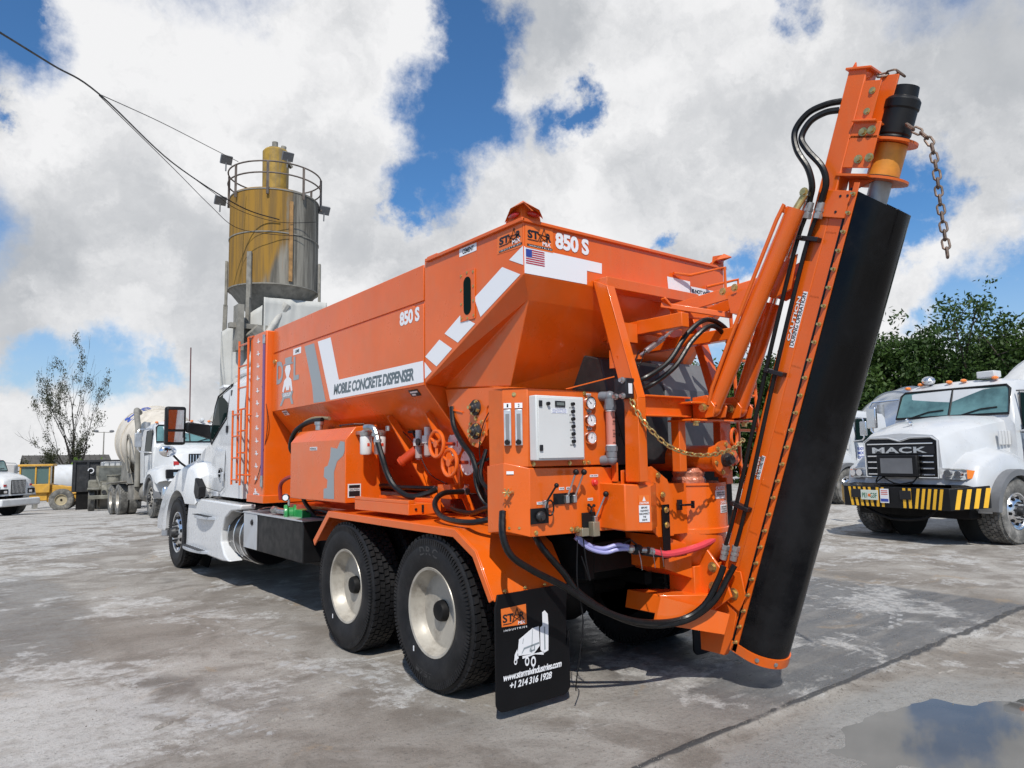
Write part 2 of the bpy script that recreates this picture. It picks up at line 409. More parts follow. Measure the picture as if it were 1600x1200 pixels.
# ---- chassis
mb = MB()
for sx in (-.43, .43): mb.box(sx-.04, sx+.04, -.75, 8.4, .74, 1.02)
for y in (-.7, .68, 2.4, 4.3, 6.0): mb.box(-.39, .39, y-.05, y+.05, .78, .98)
ch = build('chassis_frame', mb, CHS, T, bevel=.006)
mb = MB()
for y in (0, 1.355):
    mb.cyl((-.95, y, .52), (.95, y, .52), .075, n=14); mb.sph((0, y, .53), (.24, .26, .24), 16); mb.beam((-.43, y-.5, .62), (-.43, y+.5, .62), .08, .09); mb.beam((.43, y-.5, .62), (.43, y+.5, .62), .08, .09)
    for sx in (-.55, .55): mb.cyl((sx, y+.22, .38), (sx, y+.42, .40), .085, n=14)
build('axle_housing', mb, CHS, T, smooth=True)
mb = MB(); mb.box(-.85, .85, -.42, 3.6, 1.03, 1.09); mb.box(-.40, .40, 1.0, 3.5, 1.10, 1.24)
build('sub_frame', mb, ORD, T, bevel=.004)
mb = MB()
for y in (0, 1.355):
    mb.box(-.62, .62, y-.14, y+.14, .60, .74)
mb.box(-.7, .75, -.30, .2, .62, .98); mb.box(-.9, .9, 2.45, 3.15, .50, .95); mb.box(-.35, .35, 3.1, 7.9, .45, .9)
build('underbody', mb, CHS, T, bevel=.02)
# ---- wheels
for y in (0, 1.355):
    for sx in (-1, 1):
        t = wheel(T, (sx*1.235, y, .52), (sx, 0, 0), .52, .275, .292, 'dish', tread=58 if sx < 0 else 40)
        for i, (st, sz) in enumerate((('DRC', .095), ('-75T', .06))):
            if sx > 0: break
            if y > 0: break
            mbx = MB(); n = len(st)
            for k, chh in enumerate(st):
                a = PI/2-.02-(k-(n-1)/2)*.20 if i == 0 else -PI/2-.15+(k-(n-1)/2)*.13
                rad = V((0, -math.cos(a), math.sin(a))); tan = V((0, -math.sin(a)*1., -math.cos(a)))
                if i: tan = -tan; up = -rad
                else: up = rad
                cc = V((-1.2395, y, .52))+rad*.415
                text_mb(mbx, chh, cc-tan*sz*.35-up*sz*.3, tan*sz*.7, up*sz*.62, bold=.015)
            build('raised_lettering', mbx, mat('tyre_lettering', (.035, .035, .037), .5), t)
        mbx = MB(); a = -2.2
        if sx < 0:
            rad = V((0, -math.cos(a), math.sin(a))); mbx.obox(V((-1.2375, y, .52))+rad*.335, V((.001, 0, 0)), V((0, 0, .018)), V((0, .006, 0)))
            build('white_tag', mbx, DWH, t)
        wheel(T, (sx*.885, y, .52), (sx, 0, 0), .52, .275, .292, 'dish', tread=40, name='inner_wheel')
for sx in (-1, 1): wheel(T, (sx*1.165, 7.32, .52), (sx, 0, 0), .515, .29, .292, 'steer', tread=44, rim=ALU, name='front_wheel')

# ---- fenders
for sx in (-1, 1):
    prof = [(1.99, .845), (1.665, 1.122), (-.335, 1.105), (-.565, .985), (-.74, .71)]
    mb = MB(); th = .012
    lo = [(y, z-th) for y, z in prof]
    mb.prism(prof+lo[::-1], *(sorted((sx*1.225, sx*.60))), ax=0)
    # side lip
    lip = [(1.99, .845), (1.665, 1.122), (-.335, 1.105), (-.565, .985), (-.74, .71)]
    inn = [(1.955, .80), (1.645, 1.068), (-.315, 1.052), (-.535, .945), (-.705, .69)]
    mb.prism(lip+inn[::-1], *(sorted((sx*1.238, sx*1.2255))), ax=0)
    fe = build('fender', mb, ORG, T, bevel=.004)
    mbb = MB()
    for k, x in enumerate((1.14, .98, .82)):
        mbb.bolt((sx*x, -.735, .755), (0, -.88, -.47), .009, .01)
    build('fender_bolt', mbb, ZNC, fe)
    # mud flap
    x0, x1 = sorted((sx*1.225, sx*.63)); r = .06
    pts = [(x0+.02, .74), (x0, .66), (x0, .05+r)]+[(x0+r-r*math.cos(t), .05+r-r*math.sin(t)) for t in np.linspace(.2, PI/2, 5)]+[(x1-r+r*math.sin(t), .05+r-r*math.cos(t)) for t in np.linspace(0, PI/2-.1, 5)]+[(x1, .45), (x1-.03, .36), (x1-.02, .62), (x1, .74)]
    mb = MB(); mb.prism(pts, -.752, -.738, ax=1)
    fl = build('mud_flap', mb, FLAP, fe, bevel=.003)
    # flap print
    o = V((x0, -.7545, 0)); X = V((1, 0, 0)); Z = V((0, 0, 1))
    def P_(x, z, d=0): return V((x0+x, -.7545-d*.0012, z))
    mb = MB(); mb.add([P_(.04, .655), P_(.235, .66), P_(.24, .538), P_(.045, .548)], [(0, 3, 2, 1)]); build('orange_print', mb, DOR, fl)
    mb = MB(); text_mb(mb, 'ST', P_(.052, .57, 1), X*.085, Z*.05, bold=.03); text_mb(mb, 'R', P_(.182, .57, 1), X*.04, Z*.05, bold=.03)
    mb.tube([P_(.125, .565, 1.5), P_(.163, .645, 1.5), P_(.19, .565, 1.5), P_(.115, .612, 1.5), P_(.20, .60, 1.5)], .004, n=4, closed=True)
    mb.add([P_(.055, .563, 1), P_(.12, .563, 1), P_(.12, .557, 1), P_(.055, .557, 1)], [(0, 3, 2, 1)])
    build('black_star_print', mb, DBK, fl)
    mb = MB(); text_mb(mb, 'MIX', P_(.17, .545, 2), X*.055, Z*.02, bold=.02); text_mb(mb, 'INDUSTRIES', P_(.06, .518, 1), X*.18, Z*.011, bold=.02, space=1.6)
    text_mb(mb, 'www.starmixindustries.com', P_(.045, .23, 1), X*.47, Z*.043, bold=.035, shear=.2, space=.88)
    text_mb(mb, '+1 214 316 1928', P_(.095, .175, 1), X*.335, Z*.043, bold=.03, shear=.2, space=.92)
    build('white_lettering', mb, DWH, fl)
    # pictured truck: white silhouette
    mb = MB()
    def F(*pts, d=1): mb.add([P_(x, z, d) for x, z in pts], [tuple(range(len(pts)-1, -1, -1))])
    F((.16, .36), (.175, .455), (.28, .505), (.335, .51), (.34, .39), (.29, .35))
    F((.345, .365), (.345, .50), (.365, .51), (.365, .59), (.385, .60), (.41, .575), (.415, .50), (.41, .35), (.37, .34))
    F((.135, .33), (.14, .37), (.16, .40), (.17, .345))
    F((.20, .335), (.30, .345), (.37, .33), (.37, .35), (.20, .352))
    for cx, cz, rr in ((.235, .315, .028), (.285, .305, .032), (.145, .33, .02)):
        V0 = len(mb.v); k = 18
        vs = [P_(cx+rr*.62*math.cos(t)*q, cz+rr*math.sin(t)*q, 2) for q in (1, .55) for t in np.linspace(0, 2*PI, k, endpoint=False)]
        mb.add(vs, [(i, (i+1) % k, k+(i+1) % k, k+i) for i in range(k)])
    build('white_truck_print', mb, DWH, fl)
    mb = MB()
    F2 = lambda *pts: mb.add([P_(x, z, 2.5) for x, z in pts], [tuple(range(len(pts)-1, -1, -1))])
    F2((.19, .36), (.21, .40), (.335, .415), (.335, .405), (.215, .39)); F2((.20, .425), (.207, .455), (.211, .455), (.204, .425)); F2((.27, .36), (.28, .50), (.284, .50), (.275, .36)); F2((.375, .36), (.375, .5), (.385, .5), (.385, .36))
    F2((.255, .375), (.265, .398), (.27, .375), (.29, .378), (.292, .398), (.30, .398), (.30, .37), (.26, .366))
    build('grey_print', mb, DGR, fl)

# ---- hopper, long front bin
B = MB()
ring = [(-1.04, 3.035), (-1.04, 2.115), (-.33, 1.26), (.33, 1.26), (1.04, 2.115), (1.04, 3.035)]
B.prism(ring, .352, 3.63, ax=1)
hop = build('hopper', B, ORG, T, bevel=.006)
for sx in (-1, 1):
    xs = sorted((sx*1.052, sx*1.0405))
    mb = MB(); mb.prism([(.352, 2.772), (3.64, 2.765), (3.60, 3.035), (.352, 3.052)], *xs, ax=0); lid = build('upper_side_panel', mb, ORG, hop, bevel=.004)
    mb = MB(); mb.prism([(.352, 2.118), (3.64, 2.108), (3.64, 2.750), (.50, 2.757), (.50, 2.745), (.352, 2.745)], *xs, ax=0); pan = build('lower_side_panel', mb, ORG, hop, bevel=.004)
    def SP(pts, m, name, par, d=1):
        mb = MB(); mb.add([V((sx*(1.052+.0012*d), y, z)) for y, z in pts], [tuple(range(len(pts)))]); return build(name, mb, m, par)
    SP([(2.065, 2.128), (2.371, 2.728), (2.067, 2.728), (1.872, 2.303), (.361, 2.306), (.355, 2.142)], DWH, 'white_stripe', pan)
    SP([(2.711, 2.725), (2.463, 2.725), (2.165, 2.122), (2.458, 2.127), (2.50, 2.30)], DGR, 'grey_stripe', pan)
    Yv = V((0, -1, 0)) if sx < 0 else V((0, 1, 0))
    def TX(name, s, ya, yb, z0, z1, m, par, d=2, **k):   # ya = larger y
        y0 = ya if sx < 0 else yb
        text(name, s, (sx*(1.052+.0012*d), y0, z0), Yv*(ya-yb), (0, 0, z1-z0), m, par, **k)
    TX('dispenser_lettering', 'MOBILE CONCRETE DISPENSER', 1.985, .50, 2.168, 2.268, DGD, pan, shear=.16, bold=.04, space=.9)
    TX('model_lettering', '850 S', .722, .41, 2.624, 2.738, DWH, pan, bold=.045, space=.95)
    SP([(3.018, 2.735), (2.80, 2.735), (2.80, 2.668), (3.018, 2.668)], DWH, 'white_label', pan); TX('label_lettering', 'LIME', 2.96, 2.85, 2.685, 2.718, DBK, pan, bold=.03)
    # company emblem: letters with a white figure before them
    TX('emblem_letters', 'D', 3.50, 3.30, 2.40, 2.65, DGR, pan, bold=.03); TX('emblem_letters', 'L', 3.00, 2.85, 2.40, 2.65, DGR, pan, bold=.03)
    SP([(3.25, 2.665), (3.055, 2.665), (3.06, 2.60), (3.24, 2.60)], DGR, 'emblem_hat', pan, 2)
    SP([(3.29, 2.60), (3.02, 2.60), (3.02, 2.585), (3.29, 2.585)], DGR, 'emblem_hat', pan, 2)
    SP([(3.22, 2.58), (3.10, 2.58), (3.08, 2.53), (3.13, 2.45), (3.06, 2.42), (3.02, 2.30), (3.06, 2.29), (3.10, 2.36), (3.12, 2.31), (3.20, 2.31), (3.23, 2.36), (3.28, 2.29), (3.32, 2.31), (3.27, 2.42), (3.20, 2.45), (3.25, 2.53)][::-1], DWH, 'emblem_figure', pan, 2)
    SP([(3.34, 2.29), (3.00, 2.29), (3.04, 2.235), (2.99, 2.155), (3.05, 2.155), (3.10, 2.225), (3.25, 2.225), (3.33, 2.155), (3.39, 2.155), (3.31, 2.235)][::-1], DGR, 'emblem_base', pan, 2)
    TX('emblem_lettering', 'GROUP', 3.29, 3.06, 2.245, 2.282, DWH, pan, d=3, bold=.03)
    mb = MB(); mb.bolt((sx*1.053, 3.56, 2.66), (sx, 0, 0), .02, .02); build('panel_catch', mb, ZNC, pan)
    # warning plates on the underside slope
    for yy in (3.32, .56):
        n = V((sx*.769, 0, -.639)); t = V((0, .07, 0)); dn = V((-sx*.639, 0, -.769))*.03; c = V((sx*1.01, yy, 2.079))+n*.0035
        mb = MB(); mb.obox(c, t, dn, n*.001); pl = build('warning_plate', mb, DBK if yy < 1 else DWH, hop)
        mb = MB(); mb.obox(c+n*.002-dn*.35, t*.8, dn*.25, n*.0006); mb.obox(c+n*.002+dn*.45+t*.3, t*.4, dn*.25, n*.0006); build('warning_print', mb, DWH if yy < 1 else DGD, pl)
    # support braces under the slope
    for y0, y1, zt in ((1.17, .80, 1.93), (.55, .36, 1.93), (2.60, 2.95, 1.86), (3.35, 3.10, 1.80)):
        xt = -(1.04-(2.115-zt)*.83); mb = MB(); mb.beam((-sx*xt*-1*-1 if 0 else sx*abs(xt)+sx*.02, y0, zt), (sx*.62, y1, 1.12), .055, .02, up=(0, 0, 1)); mb.beam((sx*abs(xt)+sx*.02, y0-.022, zt), (sx*.62, y1-.022, 1.12), .012, .07, up=(sx, 0, 0)); build('brace', mb, ORG, hop)
mb = MB(); mb.tube([(-.55, 3.52, 3.03), (-.55, 3.52, 3.13), (-.55, 3.2, 3.15), (-.55, 3.2, 3.03)], .014, n=6); build('lifting_handle', mb, ORG, hop)
# ---- rear cement bin
mb = MB()
A = [(-1.05, -.87, 3.068), (-1.05, .34, 3.088), (-1.05, .34, 2.13), (-1.05, -.87, 2.72), (-.955, -.795, 2.575), (-.865, .34, 2.11), (-.865, -.475, 2.05), (-.42, -.20, 1.50), (-.42, .34, 1.50)]
Rr = [(-x, y, z) for x, y, z in A]; n = 9
F_ = []
L_ = [(0, 1, 2, 3), (3, 2, 5, 4), (4, 5, 6), (5, 8, 7, 6)]
for f in L_: F_.append(f[::-1]); F_.append(tuple(i+n for i in f))
F_ += [(0, 3, 3+n, n), (3, 4, 4+n, 3+n), (4, 6, 7, 7+n, 6+n, 4+n), (0, n, 1+n, 1), (1, 1+n, 2+n, 5+n, 8+n, 8, 5, 2), (7, 8, 8+n, 7+n)]
mb.add(A+Rr, F_)
rb = fix_normals(build('cement_bin', mb, ORG, T)); bv = rb.modifiers.new('bevel', 'BEVEL'); bv.width = .005; bv.segments = 2; bv.angle_limit = math.radians(20)
mb = MB(); mb.box(-1.065, 1.065, -.888, -.86, 3.056, 3.078); mb.box(-1.072, -1.052, -.888, .30, 3.058, 3.082); mb.box(1.052, 1.072, -.888, .30, 3.058, 3.082); mb.box(-1.052, 1.052, .16, .30, 3.086, 3.10); build('top_rim', mb, ORG, rb, bevel=.003)
for sx in (-1, 1):
    def SQ(pts, m, name, d=1, par=rb):
        mb = MB(); mb.add([V((sx*(1.051+.0012*d), y, z)) for y, z in pts], [tuple(range(len(pts)))]); return build(name, mb, m, par)
    for q in ([(.342, 2.295), (.239, 2.212), (.338, 2.165)], [(.332, 2.334), (.129, 2.437), (-.04, 2.348), (.171, 2.242)], [(.059, 2.471), (-.146, 2.572), (-.330, 2.484), (-.114, 2.381)],
              [(-.322, 2.664), (-.646, 2.812), (-.836, 2.722), (-.395, 2.520)], [(-.721, 2.842), (-.868, 2.902), (-.868, 2.776)]):
        SQ(q, DWH, 'white_chevron')
    Yv = V((0, -1, 0)) if sx < 0 else V((0, 1, 0))
    def TY(name, s, ya, yb, z0, z1, m, d=2, **k):
        y0 = ya if sx < 0 else yb
        text(name, s, (sx*(1.051+.0012*d), y0, z0), Yv*(ya-yb), (0, 0, z1-z0), m, rb, **k)
    SQ([(-.600, 3.045), (-.864, 3.045), (-.864, 2.898), (-.596, 2.908)], DOR, 'orange_sticker')
    SQ([(-.144, 3.052), (-.359, 3.050), (-.357, 2.994), (-.143, 2.995)], DWH, 'white_label'); TY('label_lettering', 'CEMENT', -.185, -.325, 3.006, 3.040, DBK, bold=.035)
    mb = MB()
    def star(mb, fn):   # sticker wordmark in black strokes: ST, star, R
        text_mb(mb, 'ST', fn(.05, .42), fn(.48, .42)-fn(.05, .42), fn(.05, .80)-fn(.05, .42), bold=.05)
        text_mb(mb, 'R', fn(.76, .42), fn(.95, .42)-fn(.76, .42), fn(.76, .80)-fn(.76, .42), bold=.05)
        mb.tube([fn(.50, .36), fn(.68, .98), fn(.80, .36), fn(.42, .70), fn(.88, .62)], .0045, n=4, closed=True)
        mb.tube([fn(.05, .36), fn(.44, .36), fn(.52, .60)], .003, n=4)
        a, b, c, d = fn(.03, .06), fn(.99, .06), fn(.99, .16), fn(.03, .16); mb.add([a, b, c, d], [(0, 1, 2, 3)])
    x = sx*1.0535; yA, yB = (-.607, -.862) if sx < 0 else (-.862, -.607)
    star(mb, lambda s, t: V((x, yA+(yB-yA)*s, 2.905+.135*t))); build('star_wordmark', mb, DBK, rb)
    mb = MB(); text_mb(mb, 'MIX', V((sx*1.0548, yA+(yB-yA)*.60, 2.935)), V((0, (yB-yA)*.34, 0)), V((0, 0, .028)), bold=.02); text_mb(mb, 'INDUSTRIES', V((sx*1.0555, yA+(yB-yA)*.08, 2.9148)), V((0, (yB-yA)*.86, 0)), V((0, 0, .009)), bold=.01, space=1.5); build('white_wordmark', mb, DWH, rb)
    # sight window
    mb = MB(); mb.prism([(-.158, 2.874), (-.338, 2.870), (-.334, 2.521), (-.156, 2.521)], *sorted((sx*1.0515, sx*1.0575)), ax=0); fr = build('sight_window', mb, ORG, rb, bevel=.001)
    pts = [(-.247+.045*math.cos(t), 2.785+.045*math.sin(t)) for t in np.linspace(0, PI, 10)]+[(-.247-.045*math.cos(t), 2.605-.045*math.sin(t)) for t in np.linspace(0, PI, 10)]
    mb = MB(); mb.prism(pts, *sorted((sx*1.058, sx*1.060)), ax=0); build('glass', mb, GLS, fr)
    mb = MB()
    for z in np.linspace(2.545, 2.85, 4):
        for y in (-.172, -.322): mb.bolt((sx*1.0575, y, z), (sx, 0, 0), .007, .006)
    for z in (2.535, 2.86): mb.bolt((sx*1.0575, -.247, z), (sx, 0, 0), .007, .006)
    build('window_bolt', mb, ZNC, fr)
    # corner marker lamp with its hood
    mb = MB(); mb.prism([(-.70, 3.09), (-.72, 3.135), (-.87, 3.185), (-.87, 3.09)], *sorted((sx*1.058, sx*1.050)), ax=0)
    xs = sorted((sx*1.05, sx*.905))
    mb.ngon_prism([(sx*1.05, -.874, 3.08), (sx*1.05, -.874, 3.185), (sx*.92, -.874, 3.150), (sx*.905, -.874, 3.08)], (0, .008, 0))
    mb.add([(sx*1.055, -.88, 3.192), (sx*.895, -.885, 3.105), (sx*.975, -.945, 3.128), (sx*1.09, -.93, 3.160), (sx*1.105, -.81, 3.150), (sx*1.06, -.69, 3.100)], [(0, 1, 2), (0, 2, 3), (0, 3, 4), (0, 4, 5)])
    mb.add([(sx*1.055, -.88, 3.186), (sx*.895, -.885, 3.099), (sx*.975, -.945, 3.122), (sx*1.09, -.93, 3.154), (sx*1.105, -.81, 3.144), (sx*1.06, -.69, 3.094)], [(2, 1, 0), (3, 2, 0), (4, 3, 0), (5, 4, 0)])
    lh = build('marker_lamp_hood', mb, ORG2, rb)
    mb = MB(); mb.sph((sx*1.068, -.80, 3.115), (.02, .055, .02), 12); mb.sph((sx*.975, -.89, 3.115), (.055, .02, .02), 12); build('red_lens', mb, REDL, lh, smooth=True)
    # bearing plate below the bin
    mb = MB(); mb.prism([(.32, 2.09), (-.47, 2.045), (-.40, 1.96), (-.15, 1.665), (-.10, 1.635), (-.02, 1.655), (.28, 1.96)], *sorted((sx*.869, sx*.881)), ax=0); bp = build('bearing_plate', mb, ORG, rb, bevel=.002)
    for zz in (1.925, 1.755):
        mb = MB(); c = (sx*.881, -.09, zz)
        mb.lathe([(.058, 0), (.058, .016), (.04, .024), (.036, .04), (.026, .042), (.02, .055), (.0, .055)], c, (sx, 0, 0), 20)
        br = build('bearing', mb, DRK, bp, smooth=True)
        mb = MB()
        for t in range(4): mb.bolt((sx*.895, -.09+.045*math.cos(t*PI/2+.5), zz+.045*math.sin(t*PI/2+.5)), (sx, 0, 0), .011, .016)
        mb.cyl((sx*.925, -.09, zz), (sx*.955, -.09, zz), .014, n=10)
        build('bearing_bolt', mb, ZNC, br)
    mb = MB()
    for t in range(7):
        a = t*2*PI/7+.6; mb.bolt((sx*.881, -.09+.092*math.cos(a), 1.755+.098*math.sin(a)), (sx, 0, 0), .009, .012)
    mb.bolt((sx*.881, -.09, 1.84), (sx, 0, 0), .009, .012); build('plate_bolt', mb, ZNC, bp)
    mb = MB(); mb.tube([(sx*.884, .24, 1.93), (sx*.884, .08, 1.90)], .006, n=6); mb.tube([(sx*.884, -.44, 1.99), (sx*.884, -.27, 1.94), (sx*.884, -.22, 1.90), (sx*.884, -.22, 1.72)], .006, n=6, smooth=4); build('grease_line', mb, ORG, bp, smooth=True)
# rear face prints
def RQ(pts, m, name, d=1):
    mb = MB(); mb.add([V((x, -.871-.0012*d, z)) for x, z in pts], [tuple(range(len(pts)-1, -1, -1))]); return build(name, mb, m, rb)
RQ([(-1.047, 2.898), (-.354, 2.893), (-.357, 2.819), (-.499, 2.820), (-.503, 2.724), (-1.047, 2.724)], DWH, 'white_rear_band')
RQ([(-1.036, 3.042), (-.803, 3.050), (-.804, 2.893), (-1.040, 2.893)], DOR, 'orange_sticker', 2)
RQ([(.338, 2.901), (.611, 2.899), (.603, 2.777), (.480, 2.771), (.482, 2.806), (.347, 2.799)], DWH, 'white_rear_band')
RQ([(.615, 2.862), (.90, 2.862), (.90, 2.75), (.615, 2.75)], DWH, 'warning_sign', 1)
text('warning_lettering', 'IS NOT WORK', (.63, -.8735, 2.815), (.26, 0, 0), (0, 0, .03), DBK, rb, bold=.04, space=.9); text('warning_lettering', 'DEVICE', (.70, -.8735, 2.77), (.14, 0, 0), (0, 0, .03), DBK, rb, bold=.04)
mb = MB(); star(mb, lambda s, t: V((-1.03+.222*s, -.8746, 2.896+.148*t))); build('star_wordmark', mb, DBK, rb)
mb = MB(); text_mb(mb, 'MIX', V((-.895, -.8758, 2.925)), V((.07, 0, 0)), V((0, 0, .028)), bold=.02); text_mb(mb, 'INDUSTRIES', V((-1.01, -.8765, 2.906)), V((.19, 0, 0)), V((0, 0, .009)), bold=.01, space=1.5); build('white_wordmark', mb, DWH, rb)
text('model_lettering', '850 S', (-.782, -.8735, 2.928), (.306, 0, 0), (0, 0, .113), DWH, rb, bold=.045, space=.95)
mb = MB()
for k in range(7):
    if k % 1 == 0: z = 2.884-k*.0145; mb.add([(-1.035 if k > 3 else -.985, -.8738, z), (-.879, -.8738, z), (-.879, -.8738, z-.0075), (-1.035 if k > 3 else -.985, -.8738, z-.0075)], [(3, 2, 1, 0)])
build('flag_red_stripes', mb, FRD, rb)
RQ([(-1.035, 2.884), (-.985, 2.884), (-.985, 2.833), (-1.035, 2.833)], FBL, 'flag_blue_field', 3)
# ---- orange side tank tower with ladder, ahead of the hopper
mb = MB(); mb.box(-1.12, 1.12, 3.66, 4.20, 1.10, 3.03); tow = build('water_tank', mb, ORG, T, bevel=.012)
mb = MB(); mb.box(-1.13, 1.13, 3.652, 4.21, 1.095, 1.18); build('tank_base_rim', mb, ORG, tow, bevel=.004)
mb = MB(); mb.cyl((-.75, 3.95, 3.03), (-.75, 3.95, 3.10), .055, n=16); build('filler_cap', mb, BLK, tow)
mb = MB(); tick = MB()
for k in range(13):
    z = 2.93-k*.143
    c = V((-1.1225, 3.915, z)); mb.obox(c, (.0005, 0, 0), (0, .055, 0), (0, 0, .005)); mb.obox(c, (.0006, 0, 0), (0, .014, .014), (0, -.010, .010)); mb.obox(c+V((0, .0, .026)), (.0005, 0, 0), (0, .006, 0), (0, 0, .010))
    text_mb(mb, str(13-k), (-1.1228, 3.955, z+.012), (0, -.03, 0), (0, 0, .028), bold=.02)
build('level_marks', mb, DWH, tow)
mb = MB(); mb.tube([(-1.128, 3.70, 2.92), (-1.128, 3.70, 1.36)], .017, n=10); build('purple_level_tube', mb, PURD, tow, smooth=True)
mb = MB(); mb.cyl((-1.128, 3.70, 2.88), (-1.128, 3.70, 2.98), .022, n=10); mb.cyl((-1.128, 3.70, 1.40), (-1.128, 3.70, 1.28), .022, n=10); mb.cyl((-1.128, 3.70, 1.29), (-1.10, 3.70, 1.27), .02, n=10); build('tube_fitting', mb, STL, tow, smooth=True)
mb = MB(); mb.box(-1.1225, -1.121, 3.80, 4.0, 1.12, 1.20); pl = build('small_white_plate', mb, DWH, tow); text('plate_lettering', 'WATER', (-1.124, 3.98, 1.165), (0, -.16, 0), (0, 0, .025), DBK, pl)
mb = MB()
for y in (4.22, 4.56): mb.tube([(-1.14, y, 1.30), (-1.14, y, 3.02)], .014, n=8)
for k in range(7): z = 1.40+k*.26; mb.tube([(-1.14, 4.22, z), (-1.14, 4.56, z)], .011, n=6)
mb.tube([(-1.14, 4.22, 3.02), (-1.12, 4.1, 3.02)], .011, n=6); mb.tube([(-1.14, 4.22, 2.1), (-1.11, 4.1, 2.1)], .011, n=6); mb.tube([(-1.14, 4.22, 1.4), (-1.11, 4.1, 1.4)], .011, n=6)
for y in (4.36, 4.68): mb.tube([(-1.165, y, 1.28), (-1.165, y, 2.18)], .013, n=8)
for k in range(4): z = 1.34+k*.26; mb.tube([(-1.165, 4.36, z), (-1.165, 4.68, z)], .011, n=6)
build('ladder', mb, ORG, tow, smooth=True)
# ---- hydraulic oil tank
mb = MB(); X0 = -1.222
ring = [(-1.222, 1.20), (-1.222, 1.735), (-1.13, 1.845), (-.93, 1.865), (-.88, 1.20)]
mb.ngon_prism([(x, 1.355, z) for x, z in ring], (0, 1.25, 0)); ot = fix_normals(build('oil_tank', mb, ORG, T, bevel=.006))
mb = MB(); mb.add([V((X0-.0015, y, z)) for y, z in [(1.80, 1.225), (1.575, 1.226), (1.581, 1.46), (1.52, 1.55), (1.40, 1.60), (1.37, 1.64), (1.37, 1.715), (1.455, 1.725), (1.518, 1.66), (1.652, 1.675), (1.666, 1.585), (1.716, 1.515), (1.785, 1.5), (1.8, 1.415), (1.716, 1.389), (1.729, 1.318), (1.798, 1.309)]], [tuple(range(17))]); build('grey_gear_decal', mb, DGR, ot)
mb = MB(); mb.box(-1.2245, -1.2235, 1.95, 2.12, 1.655, 1.685); pl = build('white_label', mb, DWH, ot); text('label_lettering', 'HYDRAULIC', (-1.226, 2.11, 1.66), (0, -.15, 0), (0, 0, .02), DBK, pl)
mb = MB(); mb.box(-1.20, -1.08, 1.352, 1.3535, 1.245, 1.36); pl = build('warning_plate', mb, WDL, ot)
mb = MB(); mb.box(-1.19, -1.09, 1.350, 1.3515, 1.255, 1.30); mb.box(-1.19, -1.09, 1.350, 1.3515, 1.325, 1.35); text_mb(mb, 'CAUTION', (-1.185, 1.3495, 1.305), (.09, 0, 0), (0, 0, .014)); build('warning_print', mb, DBK, pl)
mb = MB(); mb.cyl((-1.08, 2.25, 1.85), (-1.08, 2.25, 1.90), .035, n=14); mb.cyl((-1.08, 2.25, 1.90), (-1.08, 2.25, 1.93), .045, n=14); build('filler_cap', mb, STL, ot, smooth=True)
mb = MB(); mb.tube([(-1.08, 1.75, 1.862), (-1.10, 1.75, 1.872), (-1.10, 1.45, 1.872), (-1.02, 1.42, 1.872)], .006, n=5); build('tank_lid_strap', mb, DRK, ot)
for yy, xx in ((1.22, -1.10), (1.22, -.97)):
    mb = MB(); mb.lathe([(.0, -.0), (.044, 0), (.05, .012), (.05, .145), (.046, .155), (.0, .155)], (xx, yy, 1.605), (0, 0, 1), 20); fi = build('oil_filter', mb, CAB, ot, smooth=True)
    mb = MB(); mb.lathe([(.052, 0), (.056, .03), (.03, .05), (.0, .05)], (xx, yy, 1.762), (0, 0, 1), 16); mb.box(xx-.03, xx+.03, yy, 1.36, 1.775, 1.805); build('filter_head', mb, STL, fi, smooth=True)
    mb = MB(); mb.box(xx-.012, xx+.008, yy-.0525, yy-.045, 1.675, 1.70); build('filter_print', mb, DRD, fi)
mb = MB(); mb.tube([(-1.14, 1.16, 1.83), (-1.11, 1.08, 1.825), (-1.10, 1.04, 1.78), (-1.10, 1.01, 1.72)], .026, n=10, smooth=4)
for t in ((-1.105, 1.035, 1.765), (-1.10, 1.01, 1.715)): mb.cyl(V(t)+V((0, 0, .012)), V(t)-V((0, 0, .012)), .034, n=8)
mb.cyl((-.98, 1.06, 1.80), (-.98, 1.06, 1.84), .02, n=8); build('pipe_elbow', mb, STL, ot, smooth=True)
